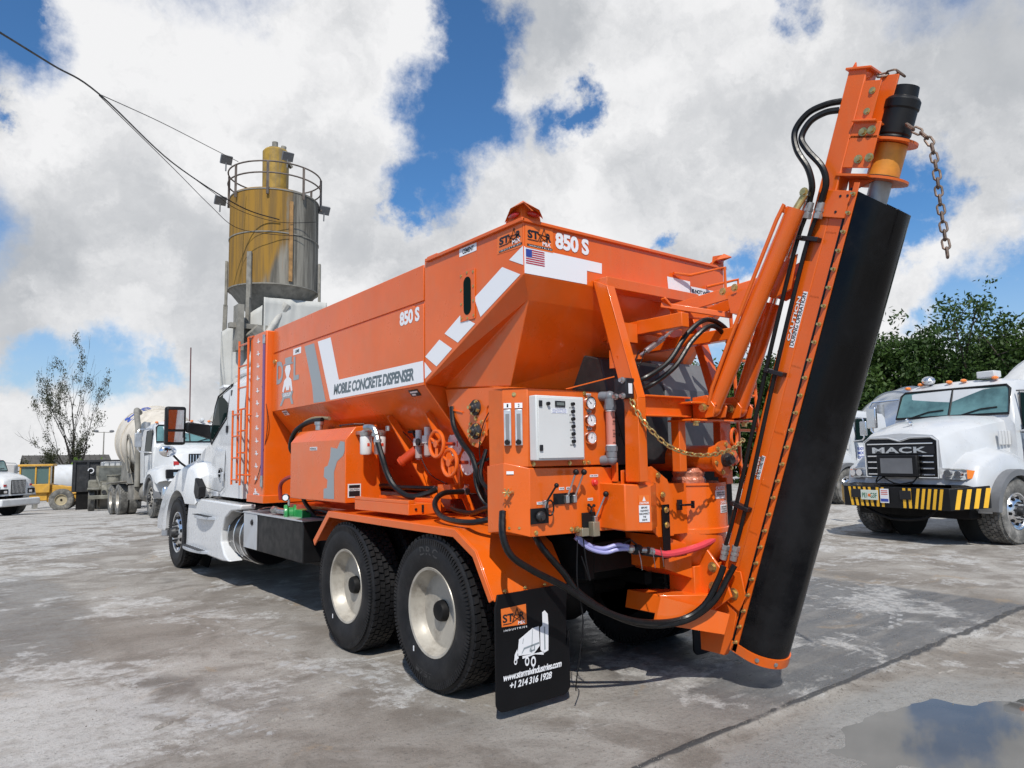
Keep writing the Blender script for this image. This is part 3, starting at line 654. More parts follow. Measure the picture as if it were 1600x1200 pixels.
# ---- loose deck gear
mb = MB(); mb.box(-1.20, -.92, .33, 1.22, 1.155, 1.235); mb.box(-1.20, -1.15, .33, 1.22, 1.235, 1.262); mb.box(-.98, -.92, .33, 1.22, 1.235, 1.262); tr = build('deck_tray', mb, ORG, T, bevel=.004)
mb = MB(); mb.cyl((-1.14, .328, 1.195), (-1.14, .322, 1.195), .010, n=8); mb.cyl((-.97, .328, 1.195), (-.97, .322, 1.195), .010, n=8); mb.box(-1.09, -1.075, .322, .329, 1.17, 1.225); build('tray_hole', mb, DBK, tr)
for (yw, zw, xw, dy) in ((.42, 1.675, -.90, .01), (.27, 1.53, -.88, .01)):
    mb = MB(); c = V((xw, yw, zw)); k = 26
    mb.tube([c+V((0, .10*math.cos(t), .10*math.sin(t))) for t in np.linspace(0, 2*PI, k, endpoint=False)], .015, n=8, closed=True)
    for t in (0, 2.1, 4.2): mb.tube([c, c+V((0, .10*math.cos(t+.5), .10*math.sin(t+.5)))], .013, n=6)
    mb.cyl(c-V((.015, 0, 0)), c+V((.03, 0, 0)), .028, n=14); hw = build('hand_wheel', mb, ORG, T, smooth=True)
    mb = MB(); mb.cyl(c, c+V((.55, 0, 0)), .014, n=8); build('spindle', mb, ORD, hw, smooth=True)
    mb = MB(); mb.cyl(c+V((.165, .0, 0)), c+V((.172, 0, 0)), .098, n=36); di = build('dial_disc', mb, DWH, hw)
    mb = MB()
    for q in range(12): a = q*PI/6; mb.obox(c+V((.164, .082*math.cos(a), .082*math.sin(a))), (.0006, 0, 0), (0, .008*math.cos(a), .008*math.sin(a)), (0, -.0015*math.sin(a), .0015*math.cos(a)))
    mb.obox(c+V((.164, -.04, .0)), (.0006, 0, 0), (0, .006, 0), (0, 0, .022)); build('dial_marks', mb, DRD, di)
mb = MB(); mb.box(-.82, -.70, .36, .54, 1.25, 1.36); mb.box(-.73, -.70, .36, .40, 1.36, 1.52); bl = build('manifold_block', mb, ORG, T, bevel=.004)
mb = MB(); mb.tube([(-.83, .56, 1.32), (-.80, .62, 1.33)], .02, n=8); mb.tube([(-.74, .35, 1.31), (-.74, .27, 1.31), (-.74, .25, 1.36)], .02, n=8); mb.cyl((-.74, .29, 1.31), (-.74, .24, 1.31), .028, n=6); build('pipe_fitting', mb, STL, bl, smooth=True)
mb = MB()
for q, (y, z) in enumerate(((.86, 1.70), (.72, 1.72))):
    mb.box(-.83, -.77, y-.035, y+.035, z-.03, z+.03); mb.cyl((-.80, y, z+.03), (-.80, y, z+.10), .028, n=12)
mb.tube([(-.80, .93, 1.70), (-.80, .60, 1.70)], .016, n=8); frl = build('air_regulator', mb, CAB, T, smooth=True)
mb = MB()
for y, z in ((.86, 1.70), (.72, 1.72)): mb.lathe([(.026, 0), (.03, -.02), (.03, -.10), (.018, -.115), (0, -.115)], (-.80, y, z-.03), (0, 0, 1), 12)
build('clear_bowl', mb, mat('smoky_plastic', (.38, .30, .28), .15, coat=.4), frl, smooth=True)
mb = MB(); mb.cyl((-.835, .80, 1.70), (-.85, .80, 1.70), .03, n=16); build('pressure_gauge', mb, DBK, frl)
mb = MB(); mb.cyl((-.88, 1.03, 1.53), (-.78, .92, 1.64), .042, .042, n=16); mb.cyl((-.87, 1.02, 1.54), (-.86, 1.01, 1.55), .048, n=16); cy = build('air_vibrator', mb, ORD, T, smooth=True)
mb = MB(); mb.tube([(-.76, .92, 1.67), (-.76, 1.0, 1.76), (-.78, 1.03, 1.84)], .01, n=6); mb.box(-.80, -.76, .96, 1.04, 1.78, 1.80); build('bracket', mb, DRK, cy)
# green valve by the frame
mb = MB(); c = V((-1.0, 3.2, 1.01)); mb.lathe([(.0, 0), (.085, 0), (.09, .02), (.09, .03), (.06, .05), (.06, .09), (.085, .10), (.085, .12), (0, .12)], c+V((-.06, 0, 0)), (1, -.3, 0), 20); gv = build('green_valve', mb, GRN, T, smooth=True)
mb = MB(); mb.box(-.98, -.86, 2.9, 3.16, .97, 1.05); build('valve_bracket', mb, GRN, gv, bevel=.005)
mb = MB(); mb.cyl((-1.02, 3.25, 1.02), (-1.05, 3.55, 1.03), .03, n=12); mb.cyl((-1.05, 3.46, 1.03), (-1.055, 3.52, 1.03), .042, n=6); mb.cyl((-1.0, 3.22, 1.08), (-1.0, 3.22, 1.15), .014, n=8); build('valve_pipe', mb, STL, gv, smooth=True)
mb = MB(); mb.lathe([(.0, .0), (.04, 0), (.042, .02), (.036, .024), (0, .024)], (-1.02, 3.25, 1.17), (-.6, -.8, 0), 18); g = build('pressure_gauge', mb, DBK, gv, smooth=True)
mb = MB(); mb.cyl((-1.0345, 3.2307, 1.17), (-1.0355, 3.2294, 1.17), .030, n=18); build('gauge_face', mb, DWH, g)
# ---- frame-side battery box and fuel tank
mb = MB(); mb.box(-1.08, -.52, 2.62, 4.40, .55, .955); bb = build('frame_box', mb, BLK, T, bevel=.01)
mb = MB(); mb.box(-1.10, -.50, 2.60, 4.42, .957, .975); build('checker_plate_top', mb, ALP, bb, bevel=.003)
mb = MB(); mb.box(-1.095, -1.081, 3.95, 4.40, .56, .955); build('polished_end_plate', mb, ALP, bb, bevel=.004)
mb = MB(); mb.bolt((-1.096, 4.10, .86), (-1, 0, 0), .025, .015); build('box_latch', mb, DBK, bb)
mb = MB(); mb.lathe([(.0, 0), (.33, 0), (.345, .02), (.345, .86), (.33, .88), (0, .88)], (-.72, 4.48, .64), (0, 1, 0), 36); ft = build('fuel_tank', mb, mat('black_gloss_tank', (.008, .008, .009), .18, spec=.3), T, smooth=True)
mb = MB()
for y in (4.62, 4.86, 5.10): mb.lathe([(.346, 0), (.352, .004), (.352, .022), (.346, .026)], (-.72, y, .64), (0, 1, 0), 40)
build('tank_strap', mb, ALU, ft, smooth=True)

# ---- cab
def xside(z, y=5.5): return 1.035-max(0, z-1.85)*.115
secs = []
for (y, xb, zb, xm, xt, zt, crown) in ((4.76, 1.01, 1.10, 1.035, .955, 2.60, 2.755), (5.30, 1.01, 1.10, 1.035, .955, 2.59, 2.75), (5.75, 1.01, 1.10, 1.035, .955, 2.52, 2.70), (6.02, 1.01, 1.10, 1.03, .955, 2.38, 2.56), (6.25, 1.00, 1.05, 1.0, .94, 2.17, 2.34), (6.62, .98, 1.0, .97, .86, 1.86, 1.97), (7.1, .95, .95, .93, .80, 1.74, 1.83), (7.8, .86, .9, .86, .70, 1.60, 1.70), (8.45, .76, .80, .76, .58, 1.36, 1.45), (8.80, .60, .70, .60, .46, 1.02, 1.10)):
    h = [(xb, zb), (xm, min(1.80, zt-.12)), (xt+.02, zt-.05), (xt-.02, zt), (xt-.14, (zt+crown)/2+.03), (xt*.45, crown), (0, crown+.01)]
    ring = [(-x, y, z) for x, z in h]+[(x, y, z) for x, z in h[::-1][1:]]
    secs.append(ring)
mb = MB(); mb.rings(secs); cb = fix_normals(build('cab', mb, WHT, T, smooth=True, ang=32))
mb = MB()
for sx in (-1, 1):
    pts = [(5.47, 2.545), (5.98, 2.43), (6.16, 2.30), (6.19, 1.90), (6.05, 1.845), (5.72, 2.03), (5.49, 2.16)]
    mb.ngon_prism([(sx*(xside(z)+.004-(max(0, y-6.0)*.16)), y, z) for y, z in pts], (sx*.006, 0, 0))
dw = build('side_window', mb, GLS, cb)
mb = MB()
for sx in (-1, 1):
    pts = [(5.44, 2.58), (6.0, 2.46), (6.20, 2.32), (6.235, 1.87), (6.06, 1.80), (5.72, 1.99), (5.46, 2.13)]
    mb.tube([(sx*(xside(z)+.004-(max(0, y-6.0)*.16)), y, z) for y, z in pts], .012, n=6, closed=True)
build('window_seal', mb, BLK, dw, smooth=True)
mb = MB(); mb.add([(-.84, 6.27, 2.20), (.84, 6.27, 2.20), (.80, 6.62, 1.93), (-.80, 6.62, 1.93)], [(0, 1, 2, 3)]); build('windscreen', mb, GLS, cb)
mb = MB()
for sx in (-1, 1):
    mb.tube([(sx*xside(z)+sx*.001, y, z) for y, z in ((5.40, 2.60), (5.42, 2.0), (5.40, 1.5), (5.42, 1.22), (5.6, 1.16), (6.25, 1.20))], .004, n=5)
    for z in (2.45, 1.98): mb.box(*sorted((sx*(xside(z)+.004), sx*(xside(z)+.018))), 5.34, 5.40, z-.045, z+.045)
build('door_seam', mb, DBK, cb)
mb = MB(); mb.box(-1.052, -1.030, 5.46, 5.54, 1.30, 1.42); mb.box(-1.05, -1.02, 5.70, 5.9, 1.10, 1.16); build('door_handle', mb, ALP, cb, bevel=.005)
mb = MB(); mb.cyl((-1.03, 5.62, 1.40), (-1.042, 5.62, 1.40), .075, n=28); bd = build('round_badge', mb, DBK, cb)
mb = MB(); mb.lathe([(.058, 0), (.062, .001), (.066, 0)], (-1.0425, 5.62, 1.40), (-1, 0, 0), 28); mb.box(-1.0445, -1.0430, 5.575, 5.665, 1.393, 1.407); build('badge_print', mb, DWH, bd)
mb = MB(); mb.prism([(4.76, 2.68), (4.78, 2.78), (5.5, 2.78), (5.72, 2.70)], -.86, .86, ax=0); build('roof_cap', mb, WHT, cb, bevel=.03)
mb = MB(); mb.prism([(6.02, 2.63), (6.22, 2.61), (6.24, 2.58), (6.0, 2.59)], -.9, .9, ax=0); build('sun_visor', mb, WHT, cb, bevel=.006)
# hood fender and fairings
for sx in (-1, 1):
    mb = MB(); outer = [(6.28, 1.02), (6.30, 1.32), (6.45, 1.47), (6.9, 1.52), (7.45, 1.42), (7.95, 1.22), (8.35, .98), (8.60, .72), (8.62, .50), (8.05, .50)]
    arch = [(7.32+.66*math.cos(t), .52+.62*math.sin(t)) for t in np.linspace(.02, 2.35, 12)]
    ring = outer+arch
    def bul(y, z): return 0
    R0 = [(sx*.72, y, z+.10) if k < len(outer)-2 else (sx*.72, y, z) for k, (y, z) in enumerate(ring)]
    R1 = [(sx*1.02, y, z+.05) if k < len(outer)-2 else (sx*1.02, y, z) for k, (y, z) in enumerate(ring)]
    R2 = [(sx*1.13, y, z) for y, z in ring]
    cy_, cz_ = 7.2, .95
    R3 = [(sx*1.165, y+(cy_-y)*.04 if k < len(outer) else y, z-.05 if k < len(outer)-2 else z) for k, (y, z) in enumerate(ring)]
    mb.rings([R0, R1, R2, R3]); fd = fix_normals(build('hood_fender', mb, WHT, cb, smooth=True, ang=40))
    mb = MB(); mb.cyl((sx*.78, 7.32, .54), (sx*.80, 7.32, .54), .64, n=30); build('wheel_well', mb, CHS, fd)
    mb = MB(); mb.prism([(6.10, 1.22), (6.32, 1.34), (6.38, 1.14), (6.28, 1.05), (6.12, 1.08)], *sorted((sx*1.075, sx*1.17)), ax=0); build('air_vent', mb, BLK, cb, bevel=.01)
    mb = MB(); ring = [(6.75, 1.02), (6.2, 1.055), (4.40, 1.045), (4.42, .985), (4.78, .955), (5.02, .86), (5.15, .70), (5.16, .55), (5.02, .42), (4.82, .345), (5.1, .325), (5.7, .33), (6.9, .37), (6.86, .62), (6.80, .85)]
    mb.prism(ring, *sorted((sx*.95, sx*1.135)), ax=0); fr = build('step_fairing', mb, WHT, cb, bevel=.02, seg=3)
    for (ya, yb, z, w_) in ((5.42, 6.32, .835, 1.235), (5.72, 6.92, .375, 1.245)):
        mb = MB(); n_ = 14; pts = [(sx*1.13, yb)]+[(sx*(1.13+(w_-1.13)*math.sin(PI*k/n_)**.5), yb+(ya-yb)*k/n_) for k in range(1, n_)]+[(sx*1.13, ya)]
        mb.ngon_prism([(x, y, z-.028) for x, y in pts], (0, 0, .04)); st = fix_normals(build('step', mb, ALP, fr, bevel=.004))
        mb = MB()
        for q in range(12): y = ya+.12+(yb-ya-.24)*q/11; mb.box(*sorted((sx*1.145, sx*(w_-.012))), y-.012, y+.012, z+.0125, z+.018)
        build('grip_strip', mb, DRK, st)
    mb = MB(); mb.prism([(4.98, .95), (4.44, .955), (4.44, .96), (4.98, .96)], *sorted((sx*.95, sx*1.10)), ax=0); build('fairing_edge', mb, WHT, fr)
mb = MB(); mb.rings([[(-1.10, 8.25, .38), (-1.10, 8.25, .78), (-1.04, 8.25, .78), (-1.04, 8.25, .38)], [(-1.10, 8.55, .36), (-1.10, 8.55, .76), (-.98, 8.5, .76), (-.98, 8.5, .36)], [(-.85, 8.95, .34), (-.85, 8.95, .74), (-.75, 8.8, .74), (-.75, 8.8, .34)], [(0, 9.05, .34), (0, 9.05, .74), (0, 8.9, .74), (0, 8.9, .34)], [(.85, 8.95, .34), (.85, 8.95, .74), (.75, 8.8, .74), (.75, 8.8, .34)], [(1.10, 8.55, .36), (1.10, 8.55, .76), (.98, 8.5, .76), (.98, 8.5, .36)], [(1.10, 8.25, .38), (1.10, 8.25, .78), (1.04, 8.25, .78), (1.04, 8.25, .38)]]); fix_normals(build('front_bumper', mb, ALP, T, bevel=.02))
# mirrors
for sx in (-1, 1):
    mb = MB(); mb.box(*sorted((sx*1.53, sx*1.26)), 6.50, 6.62, 1.80, 2.34); mr = build('door_mirror', mb, BLK, T, bevel=.035, seg=4)
    mb = MB(); mb.box(*sorted((sx*1.495, sx*1.295)), 6.492, 6.497, 2.02, 2.29); mb.box(*sorted((sx*1.495, sx*1.295)), 6.492, 6.497, 1.84, 1.985); build('mirror_glass', mb, mat('mirror_glass', (.6, .62, .64), .03, metal=1.), mr)
    mb = MB(); mb.prism([(sx*1.27, 2.12), (sx*.95, 2.08), (sx*.95, 1.88), (sx*1.27, 1.98)], 6.40, 6.52, ax=1); fix_normals(build('mirror_arm', mb, BLK, mr, bevel=.02))
    mb = MB(); mb.sph((sx*1.36, 7.1, 1.72), (.12, .045, .085), 20); hm = build('hood_mirror', mb, CHR, T, smooth=True)
    mb = MB(); mb.tube([(sx*1.28, 7.12, 1.66), (sx*1.16, 7.2, 1.55), (sx*1.02, 7.3, 1.46)], .016, n=8); build('mirror_stalk', mb, BLK, hm, smooth=True)

# ================================================================== REAR GEAR
# ---- control box
cbx = MB(); yf = -.98
cbx.ngon_prism([(-1.125, yf, 1.095), (-.415, yf, 1.085), (-.415, -.70, 1.085), (-1.235, -.70, 1.11), (-1.235, -.87, 1.13)], (0, 0, .405))
ctl = fix_normals(build('control_box', cbx, ORG, T, bevel=.004))
mb = MB(); mb.ngon_prism([(-1.125, yf+.006, 1.508), (-.412, yf+.006, 1.508), (-.412, -.72, 1.508), (-1.232, -.72, 1.508), (-1.232, -.865, 1.508)], (0, 0, .475)); up = fix_normals(build('gauge_panel', mb, ORG2, ctl, bevel=.004))
mb = MB(); mb.add([(-1.24, -.87, 1.983), (-1.125, -.985, 1.983), (-.405, -.985, 1.995), (-.405, -.72, 2.02), (-1.24, -.72, 2.01)], [(0, 1, 2, 3, 4)]); build('panel_roof', mb, ORG, up)
mb = MB(); mb.box(-1.12, -.73, -1.045, yf+.002, 1.545, 1.935); cab_ = build('cabinet', mb, CAB, ctl, bevel=.006)
mb = MB(); mb.box(-1.108, -.742, -1.051, -1.0455, 1.557, 1.923); dr = build('cabinet_door', mb, CAB, cab_, bevel=.003)
mb = MB(); mb.box(-.975, -.895, -1.057, -1.0515, 1.868, 1.904); build('display', mb, DBK, dr)
mb = MB(); mb.box(-.965, -.905, -1.0585, -1.0573, 1.877, 1.895); build('display_glass', mb, mat('lcd_grey', (.16, .18, .17), .2), dr)
mb = MB(); lb = MB()
for k, z in enumerate((1.888, 1.842, 1.796, 1.750, 1.704, 1.658)):
    mb.cyl((-.835, -1.0515, z), (-.835, -1.070, z), .011, n=12); text_mb(lb, ('START', 'STOP', 'POWER', 'WATER', 'CEMENT', 'RESET')[k], (-.858, -1.0522, z-.027), (.046, 0, 0), (0, 0, .009), bold=.01)
mb.cyl((-1.035, -1.0515, 1.885), (-1.035, -1.068, 1.885), .011, n=12); build('switch', mb, BLK, dr, smooth=True); build('switch_lettering', lb, DBK, dr)
mb = MB()
for z in (1.885, 1.62): mb.box(-1.105, -1.080, -1.060, -1.0515, z-.018, z+.018)
build('door_lock', mb, DBK, dr, bevel=.003)
mb = MB(); mb.box(-1.005, -.875, -1.0525, -1.0515, 1.828, 1.858); pl = build('blue_label', mb, DWH, dr); mb = MB()
for k in range(3): text_mb(mb, ('CALL THE OPERATOR', 'IN CASE OF ANY PROBLEM', 'SEE MANUAL')[k], (-.997, -1.0530, 1.850-k*.0095), (.114, 0, 0), (0, 0, .006), bold=0.)
build('label_lettering', mb, DBL, pl)
# flow meters on the left facet
fd_ = V((-.705, -.709, 0)); ft_ = V((.709, -.705, 0))*1.0
P0 = V((-1.232, -.865, 0)); Fdir = (V((-1.125, yf+.006, 0))-P0).normalized(); Fn = V((Fdir.y, -Fdir.x, 0))
if Fn.y > 0: Fn = -Fn
for k, t in enumerate((.030, .098)):
    c = P0+Fdir*t+Fn*.006+V((0, 0, 1.745)); mb = MB(); mb.obox(c, Fdir*.022, Fn*.010, (0, 0, .108)); fm = build('flow_meter', mb, ALP, ctl, bevel=.003)
    mb = MB(); mb.obox(c+Fn*.011, Fdir*.011, Fn*.004, (0, 0, .082)); build('clear_scale', mb, mat('smoky_grey_scale', (.22, .22, .23), .12, coat=.5), fm)
    mb = MB(); mb.lathe([(.015, 0), (.017, .02), (.012, .03), (0, .03)], c+Fn*.012+V((0, 0, -.088)), Fn, 14); build('meter_knob', mb, BLK, fm, smooth=True)
    mb = MB(); mb.obox(c+V((0, 0, .132)), Fdir*.023, Fn*.002, (0, 0, .016)); q = build('white_label', mb, DWH, fm); mb = MB(); text_mb(mb, 'I2'[k], c+Fn*.003+V((0, 0, .122))-Fdir*.004, Fdir*.01, (0, 0, .02), bold=.02); build('label_lettering', mb, DBK, q)
# three gauges
for k, z in enumerate((1.905, 1.795, 1.683)):
    mb = MB(); c = V((-.617, yf+.006, z)); mb.lathe([(.046, 0), (.046, .018), (.043, .026), (.037, .026), (.036, .020), (0, .020)], c, (0, -1, 0), 32); g = build('pressure_gauge', mb, CHR, ctl, smooth=True, ang=25)
    mb = MB(); mb.cyl(c+V((0, -.0205, 0)), c+V((0, -.0215, 0)), .036, n=28); fc = build('gauge_face', mb, DWH, g)
    mb = MB()
    for q in range(13): a = math.radians(-40+q*20); mb.obox(c+V((.029*math.cos(a), -.0222, .029*math.sin(a))), (.004*math.cos(a), 0, .004*math.sin(a)), (0, .0003, 0), (-.0009*math.sin(a), 0, .0009*math.cos(a)))
    a = 2.4-k*.5; mb.obox(c+V((.010*math.cos(a), -.0224, .010*math.sin(a))), (.018*math.cos(a), 0, .018*math.sin(a)), (0, .0003, 0), (-.0014*math.sin(a), 0, .0014*math.cos(a))); mb.cyl(c+V((0, -.0218, 0)), c+V((0, -.0235, 0)), .004, n=8); build('gauge_marks', mb, DBK, fc)
    mb = MB(); mb.box(-.637, -.597, yf+.002, yf+.0055, z+.052, z+.064); q = build('white_label', mb, DWH, ctl); text('label_lettering', ('WATER', 'MIX', 'AIR')[k], (-.634, yf+.0015, z+.054), (.034, 0, 0), (0, 0, .008), DBK, q)
# clear flow tube with grey elbows
mb = MB(); mb.cyl((-.478, -1.030, 1.62), (-.478, -1.030, 1.87), .030, n=20); ftb = build('flow_tube', mb, CLR, ctl, smooth=True)
mb = MB()
for z in (1.65, 1.69, 1.73, 1.77, 1.81, 1.85): mb.box(-.492, -.478+.008, -1.0625, -1.0600, z-.001, z+.001); 
text_mb(mb, '50', (-.49, -1.0630, 1.70), (.02, 0, 0), (0, 0, .014)); text_mb(mb, '80', (-.49, -1.0630, 1.78), (.02, 0, 0), (0, 0, .014)); build('tube_scale', mb, DBK, ftb)
mb = MB()
for z, s_ in ((1.905, 1), (1.585, -1)):
    mb.cyl((-.478, -1.03, z-s_*.045), (-.478, -1.03, z+s_*.03), .036, n=18); mb.sph((-.478, -1.03, z+s_*.045), .037, 14); mb.cyl((-.478, -1.03, z+s_*.045), (-.505, -.965, z+s_*.05), .032, n=16); mb.cyl((-.478, -1.03, z-s_*.040), (-.478, -1.03, z-s_*.010), .040, n=8)
build('pvc_elbow', mb, PVC, ftb, smooth=True)
mb = MB()
for z in (1.625, 1.865): mb.cyl((-.478, -1.03, z-.012), (-.478, -1.03, z+.012), .0335, n=20)
build('white_collar', mb, DWH, ftb)
# lever valves
def lever(x, z, dx, dz, name='control_lever', th=.006, m=STL, kr=.019):
    mb = MB(); a = V((x, yf-.02, z)); b = V((x+dx, yf-.075, z+dz)); mb.tube([a, b], th, n=8); lv = build(name, mb, m, ctl, smooth=True)
    mb = MB(); mb.sph(b, kr, 14); build('lever_knob', mb, BLK, lv, smooth=True)
    mb = MB(); mb.box(x-.014, x+.014, yf-.03, yf-.001, z-.03, z+.018); build('lever_yoke', mb, STL, lv, bevel=.003)
mb = MB(); mb.box(-1.128, -.989, yf-.010, yf-.001, 1.170, 1.262); mb.box(-.945, -.768, yf-.008, yf-.001, 1.275, 1.342); mb.box(-.713, -.598, yf-.012, yf-.001, 1.095, 1.212); pv = build('valve_plate', mb, BLK, ctl, bevel=.002)
mb = MB(); mb.sph((-1.065, yf-.025, 1.215), (.035, .02, .03), 14); mb.cyl((-1.065, yf-.01, 1.215), (-1.065, yf-.05, 1.21), .016, n=10); build('valve_body', mb, DRK, pv, smooth=True)
lever(-.848, 1.31, .030, .160); lever(-.785, 1.31, .034, .158); lever(-.610, 1.17, .045, .155)
lever(-1.020, 1.29, .040, .105, m=BLK, kr=.015)
mb = MB(); k = 14
mb.tube([V((-1.008+.028*math.cos(t), yf-.045, 1.262+.045*math.sin(t))) for t in np.linspace(0, 2*PI, k, endpoint=False)], .0055, n=6, closed=True); build('chain_loop', mb, BLK, pv, smooth=True)
mb = MB(); mb.box(-.665, -.610, yf-.06, yf-.012, 1.065, 1.155); mb.box(-.745, -.685, yf-.04, yf+.02, 1.07, 1.12); vb = build('solenoid_valve', mb, mat('valve_khaki', (.33, .30, .22), .4, metal=.5), ctl, bevel=.004)
mb = MB(); mb.cyl((-.78, yf-.01, 1.115), (-.715, yf-.01, 1.11), .014, n=10); mb.cyl((-.77, yf-.01, 1.115), (-.755, yf-.01, 1.115), .020, n=6); build('fitting', mb, ZNC, vb, smooth=True)
mb = MB()
for t in (.4, 2.5, 4.6): mb.sph((-.643+.026*math.cos(t), yf-.02, 1.243+.026*math.sin(t)), .011, 8); mb.tube([(-.643, yf-.02, 1.243), (-.643+.026*math.cos(t), yf-.02, 1.243+.026*math.sin(t))], .006, n=6)
build('tap_handle', mb, BLK, ctl, smooth=True)
mb = MB(); mb.lathe([(.024, 0), (.024, .006), (.018, .008), (.018, .02), (.014, .024), (0, .024)], (-.594, yf-.001, 1.398), (0, -1, 0), 20); build('red_stop_button', mb, mat('red_button', (.7, .05, .04), .3), ctl, smooth=True)
lab = ((-.63, 1.432, .072, 'CAR START'), (-1.075, 1.283, .07, 'THROTTLE'), (-.895, 1.362, .042, 'DRUM'), (-.835, 1.362, .042, 'BELT'), (-.655, 1.285, .045, 'SWING'))
for x, z, w_, s_ in lab:
    mb = MB(); mb.box(x, x+w_, yf-.003, yf-.001, z, z+.016); q = build('white_label', mb, DWH, ctl); text('label_lettering', s_, (x+.004, yf-.0038, z+.004), (w_-.008, 0, 0), (0, 0, .009), DBK, q)
c = V((-1.208, -.898, 1.475)); mb = MB(); mb.obox(c+Fn*.004, Fdir*.022, Fn*.0012, (0, 0, .009)); build('white_label', mb, DWH, ctl)
mb = MB(); c = V((-1.232, -.90, 1.36))+Fn*.035
for t in range(6): a = t*PI/3; mb.tube([c, c+V((0, 0, 1))*.022*math.sin(a)+Fdir*.022*math.cos(a)], .004, n=5); mb.sph(c+V((0, 0, 1))*.022*math.sin(a)+Fdir*.022*math.cos(a), .006, 6)
mb.tube([c, c-Fn*.05+Fdir*.03], .01, n=8); build('drain_tap', mb, ZNC, ctl, smooth=True)
mb = MB()
for x, z in ((-1.085, 1.118), (-.80, 1.118), (-.50, 1.108), (-1.09, 1.525), (-.795, 1.525), (-.67, 1.525), (-.63, 1.525), (-.44, 1.525), (-.50, 1.965), (-.655, 1.968)): mb.bolt((x, yf-.001 if z < 1.5 else yf+.005, z), (0, -1, 0), .010, .010)
for t in (.03, .09): mb.bolt(P0+Fdir*t+Fn*.001+V((0, 0, 1.15)), Fn, .008, .008)
mb.bolt(P0+Fdir*.07+Fn*.001+V((0, 0, 1.945)), Fn, .009, .008); build('panel_bolt', mb, ZNC, ctl)
# ---- guard box beside it
mb = MB(); mb.ngon_prism([(-.545, -1.20, 1.10), (-.335, -1.225, 1.085), (-.16, -1.12, 1.095), (-.16, -.80, 1.10), (-.545, -.80, 1.11)], (0, 0, .29)); gb = fix_normals(build('guard_box', mb, ORG, T, bevel=.008))
mb = MB(); mb.box(-.450, -.360, -1.2255, -1.2245, 1.165, 1.335)
c = V((-.385, -1.2225, 1.24)); X_ = V((.985, -.117, 0)).normalized(); Nn = V((-.117, -.993, 0)).normalized()
mb = MB(); O_ = V((-.440, -1.2145, 1.0))+Nn*.0015
mb.add([O_+V((0, 0, .15)), O_+X_*.088+V((0, 0, .147)), O_+X_*.088+V((0, 0, .252)), O_+V((0, 0, .255))], [(0, 1, 2, 3)]); q = build('warning_sign', mb, DWH, gb)
mb = MB()
for k, s_ in enumerate(('BEFORE', 'CLEANING', 'DISCONNECT', 'THE', 'DRIVE')): text_mb(mb, s_, O_+Nn*.001+X_*(.044-.0042*len(s_))+V((0, 0, .232-k*.019)), X_*.0084*len(s_), (0, 0, .012), bold=.03)
build('sign_lettering', mb, DBK, q)
mb = MB(); mb.add([O_+V((0, 0, .257)), O_+X_*.088+V((0, 0, .254)), O_+X_*.088+V((0, 0, .315)), O_+V((0, 0, .318))], [(0, 1, 2, 3)]); q2 = build('orange_sign_head', mb, DOR, gb)
mb = MB(); text_mb(mb, 'CAUTION', O_+Nn*.001+X_*.006+V((0, 0, .260)), X_*.076, (0, 0, .014), bold=.03); mb.add([O_+Nn*.001+X_*.030+V((0, 0, .279)), O_+Nn*.001+X_*.058+V((0, 0, .279)), O_+Nn*.001+X_*.044+V((0, 0, .309))], [(0, 1, 2)]); build('sign_symbol', mb, DWH, q2)
mb = MB(); mb.beam((-.42, -1.0, 1.40), (-.42, -1.0, 1.52), .03, .03); build('guard_stay', mb, ORG, gb)
mb = MB(); mb.ngon_prism([(-.42, -1.06, 1.34), (-.42, -1.06, 1.47), (-.16, -1.09, 1.49), (-.02, -1.10, 1.40), (.03, -1.10, 1.30), (.03, -1.10, 1.02), (-.12, -1.09, 1.02)], (0, .012, 0)); hp = fix_normals(build('side_plate', mb, ORG, gb, bevel=.003))
mb = MB(); mb.box(-.105, -.035, -1.122, -1.112, .88, 1.235); build('black_rubber_strip', mb, FLAP, hp, bevel=.003)
mb = MB()
for x, z in ((-.07, 1.20), (-.07, 1.10), (-.08, 1.30), (-.12, 1.43)): mb.bolt((x, -1.122 if z < 1.25 else -1.105, z), (0, -1, 0), .015, .014)
build('plate_bolt', mb, ZNC, hp)
# ---- mixer bowl and auger feed
mb = MB()
mb.ngon_prism([(-.02, -1.09, 1.03), (.16, -1.11, 1.03), (.16, -.7, 1.03), (-.02, -.7, 1.03)], (0, 0, .34))
mb.lathe([(.0, 0), (.285, 0), (.285, .03), (.275, .035), (.275, .325), (.285, .33), (.285, .345), (0, .345)], (.40, -.93, 1.02), (0, 0, 1), 40)
bw = build('mixer_bowl', mb, ORG, T, smooth=True, ang=30)
mb = MB(); mb.lathe([(.14, 0), (.20, .06), (.272, .20), (.272, .30)], (.38, -.93, .725), (0, 0, 1), 36); mb.ngon_prism([(-.02, -1.05, .80), (.20, -1.10, .72), (.20, -.7, .72), (-.02, -.7, .80)], (0, 0, .22)); build('discharge_cone', mb, ORG, bw, smooth=True, ang=30)
mb = MB(); mb.tube([(.07, -1.125, 1.225), (.07, -1.155, 1.225), (.12, -1.165, 1.225), (.16, -1.165, 1.225)], .008, n=6); mb.box(.05, .09, -1.13, -1.115, 1.19, 1.26); mb.box(.15, .165, -1.175, -1.155, 1.20, 1.25); build('bowl_latch', mb, DBK, bw)
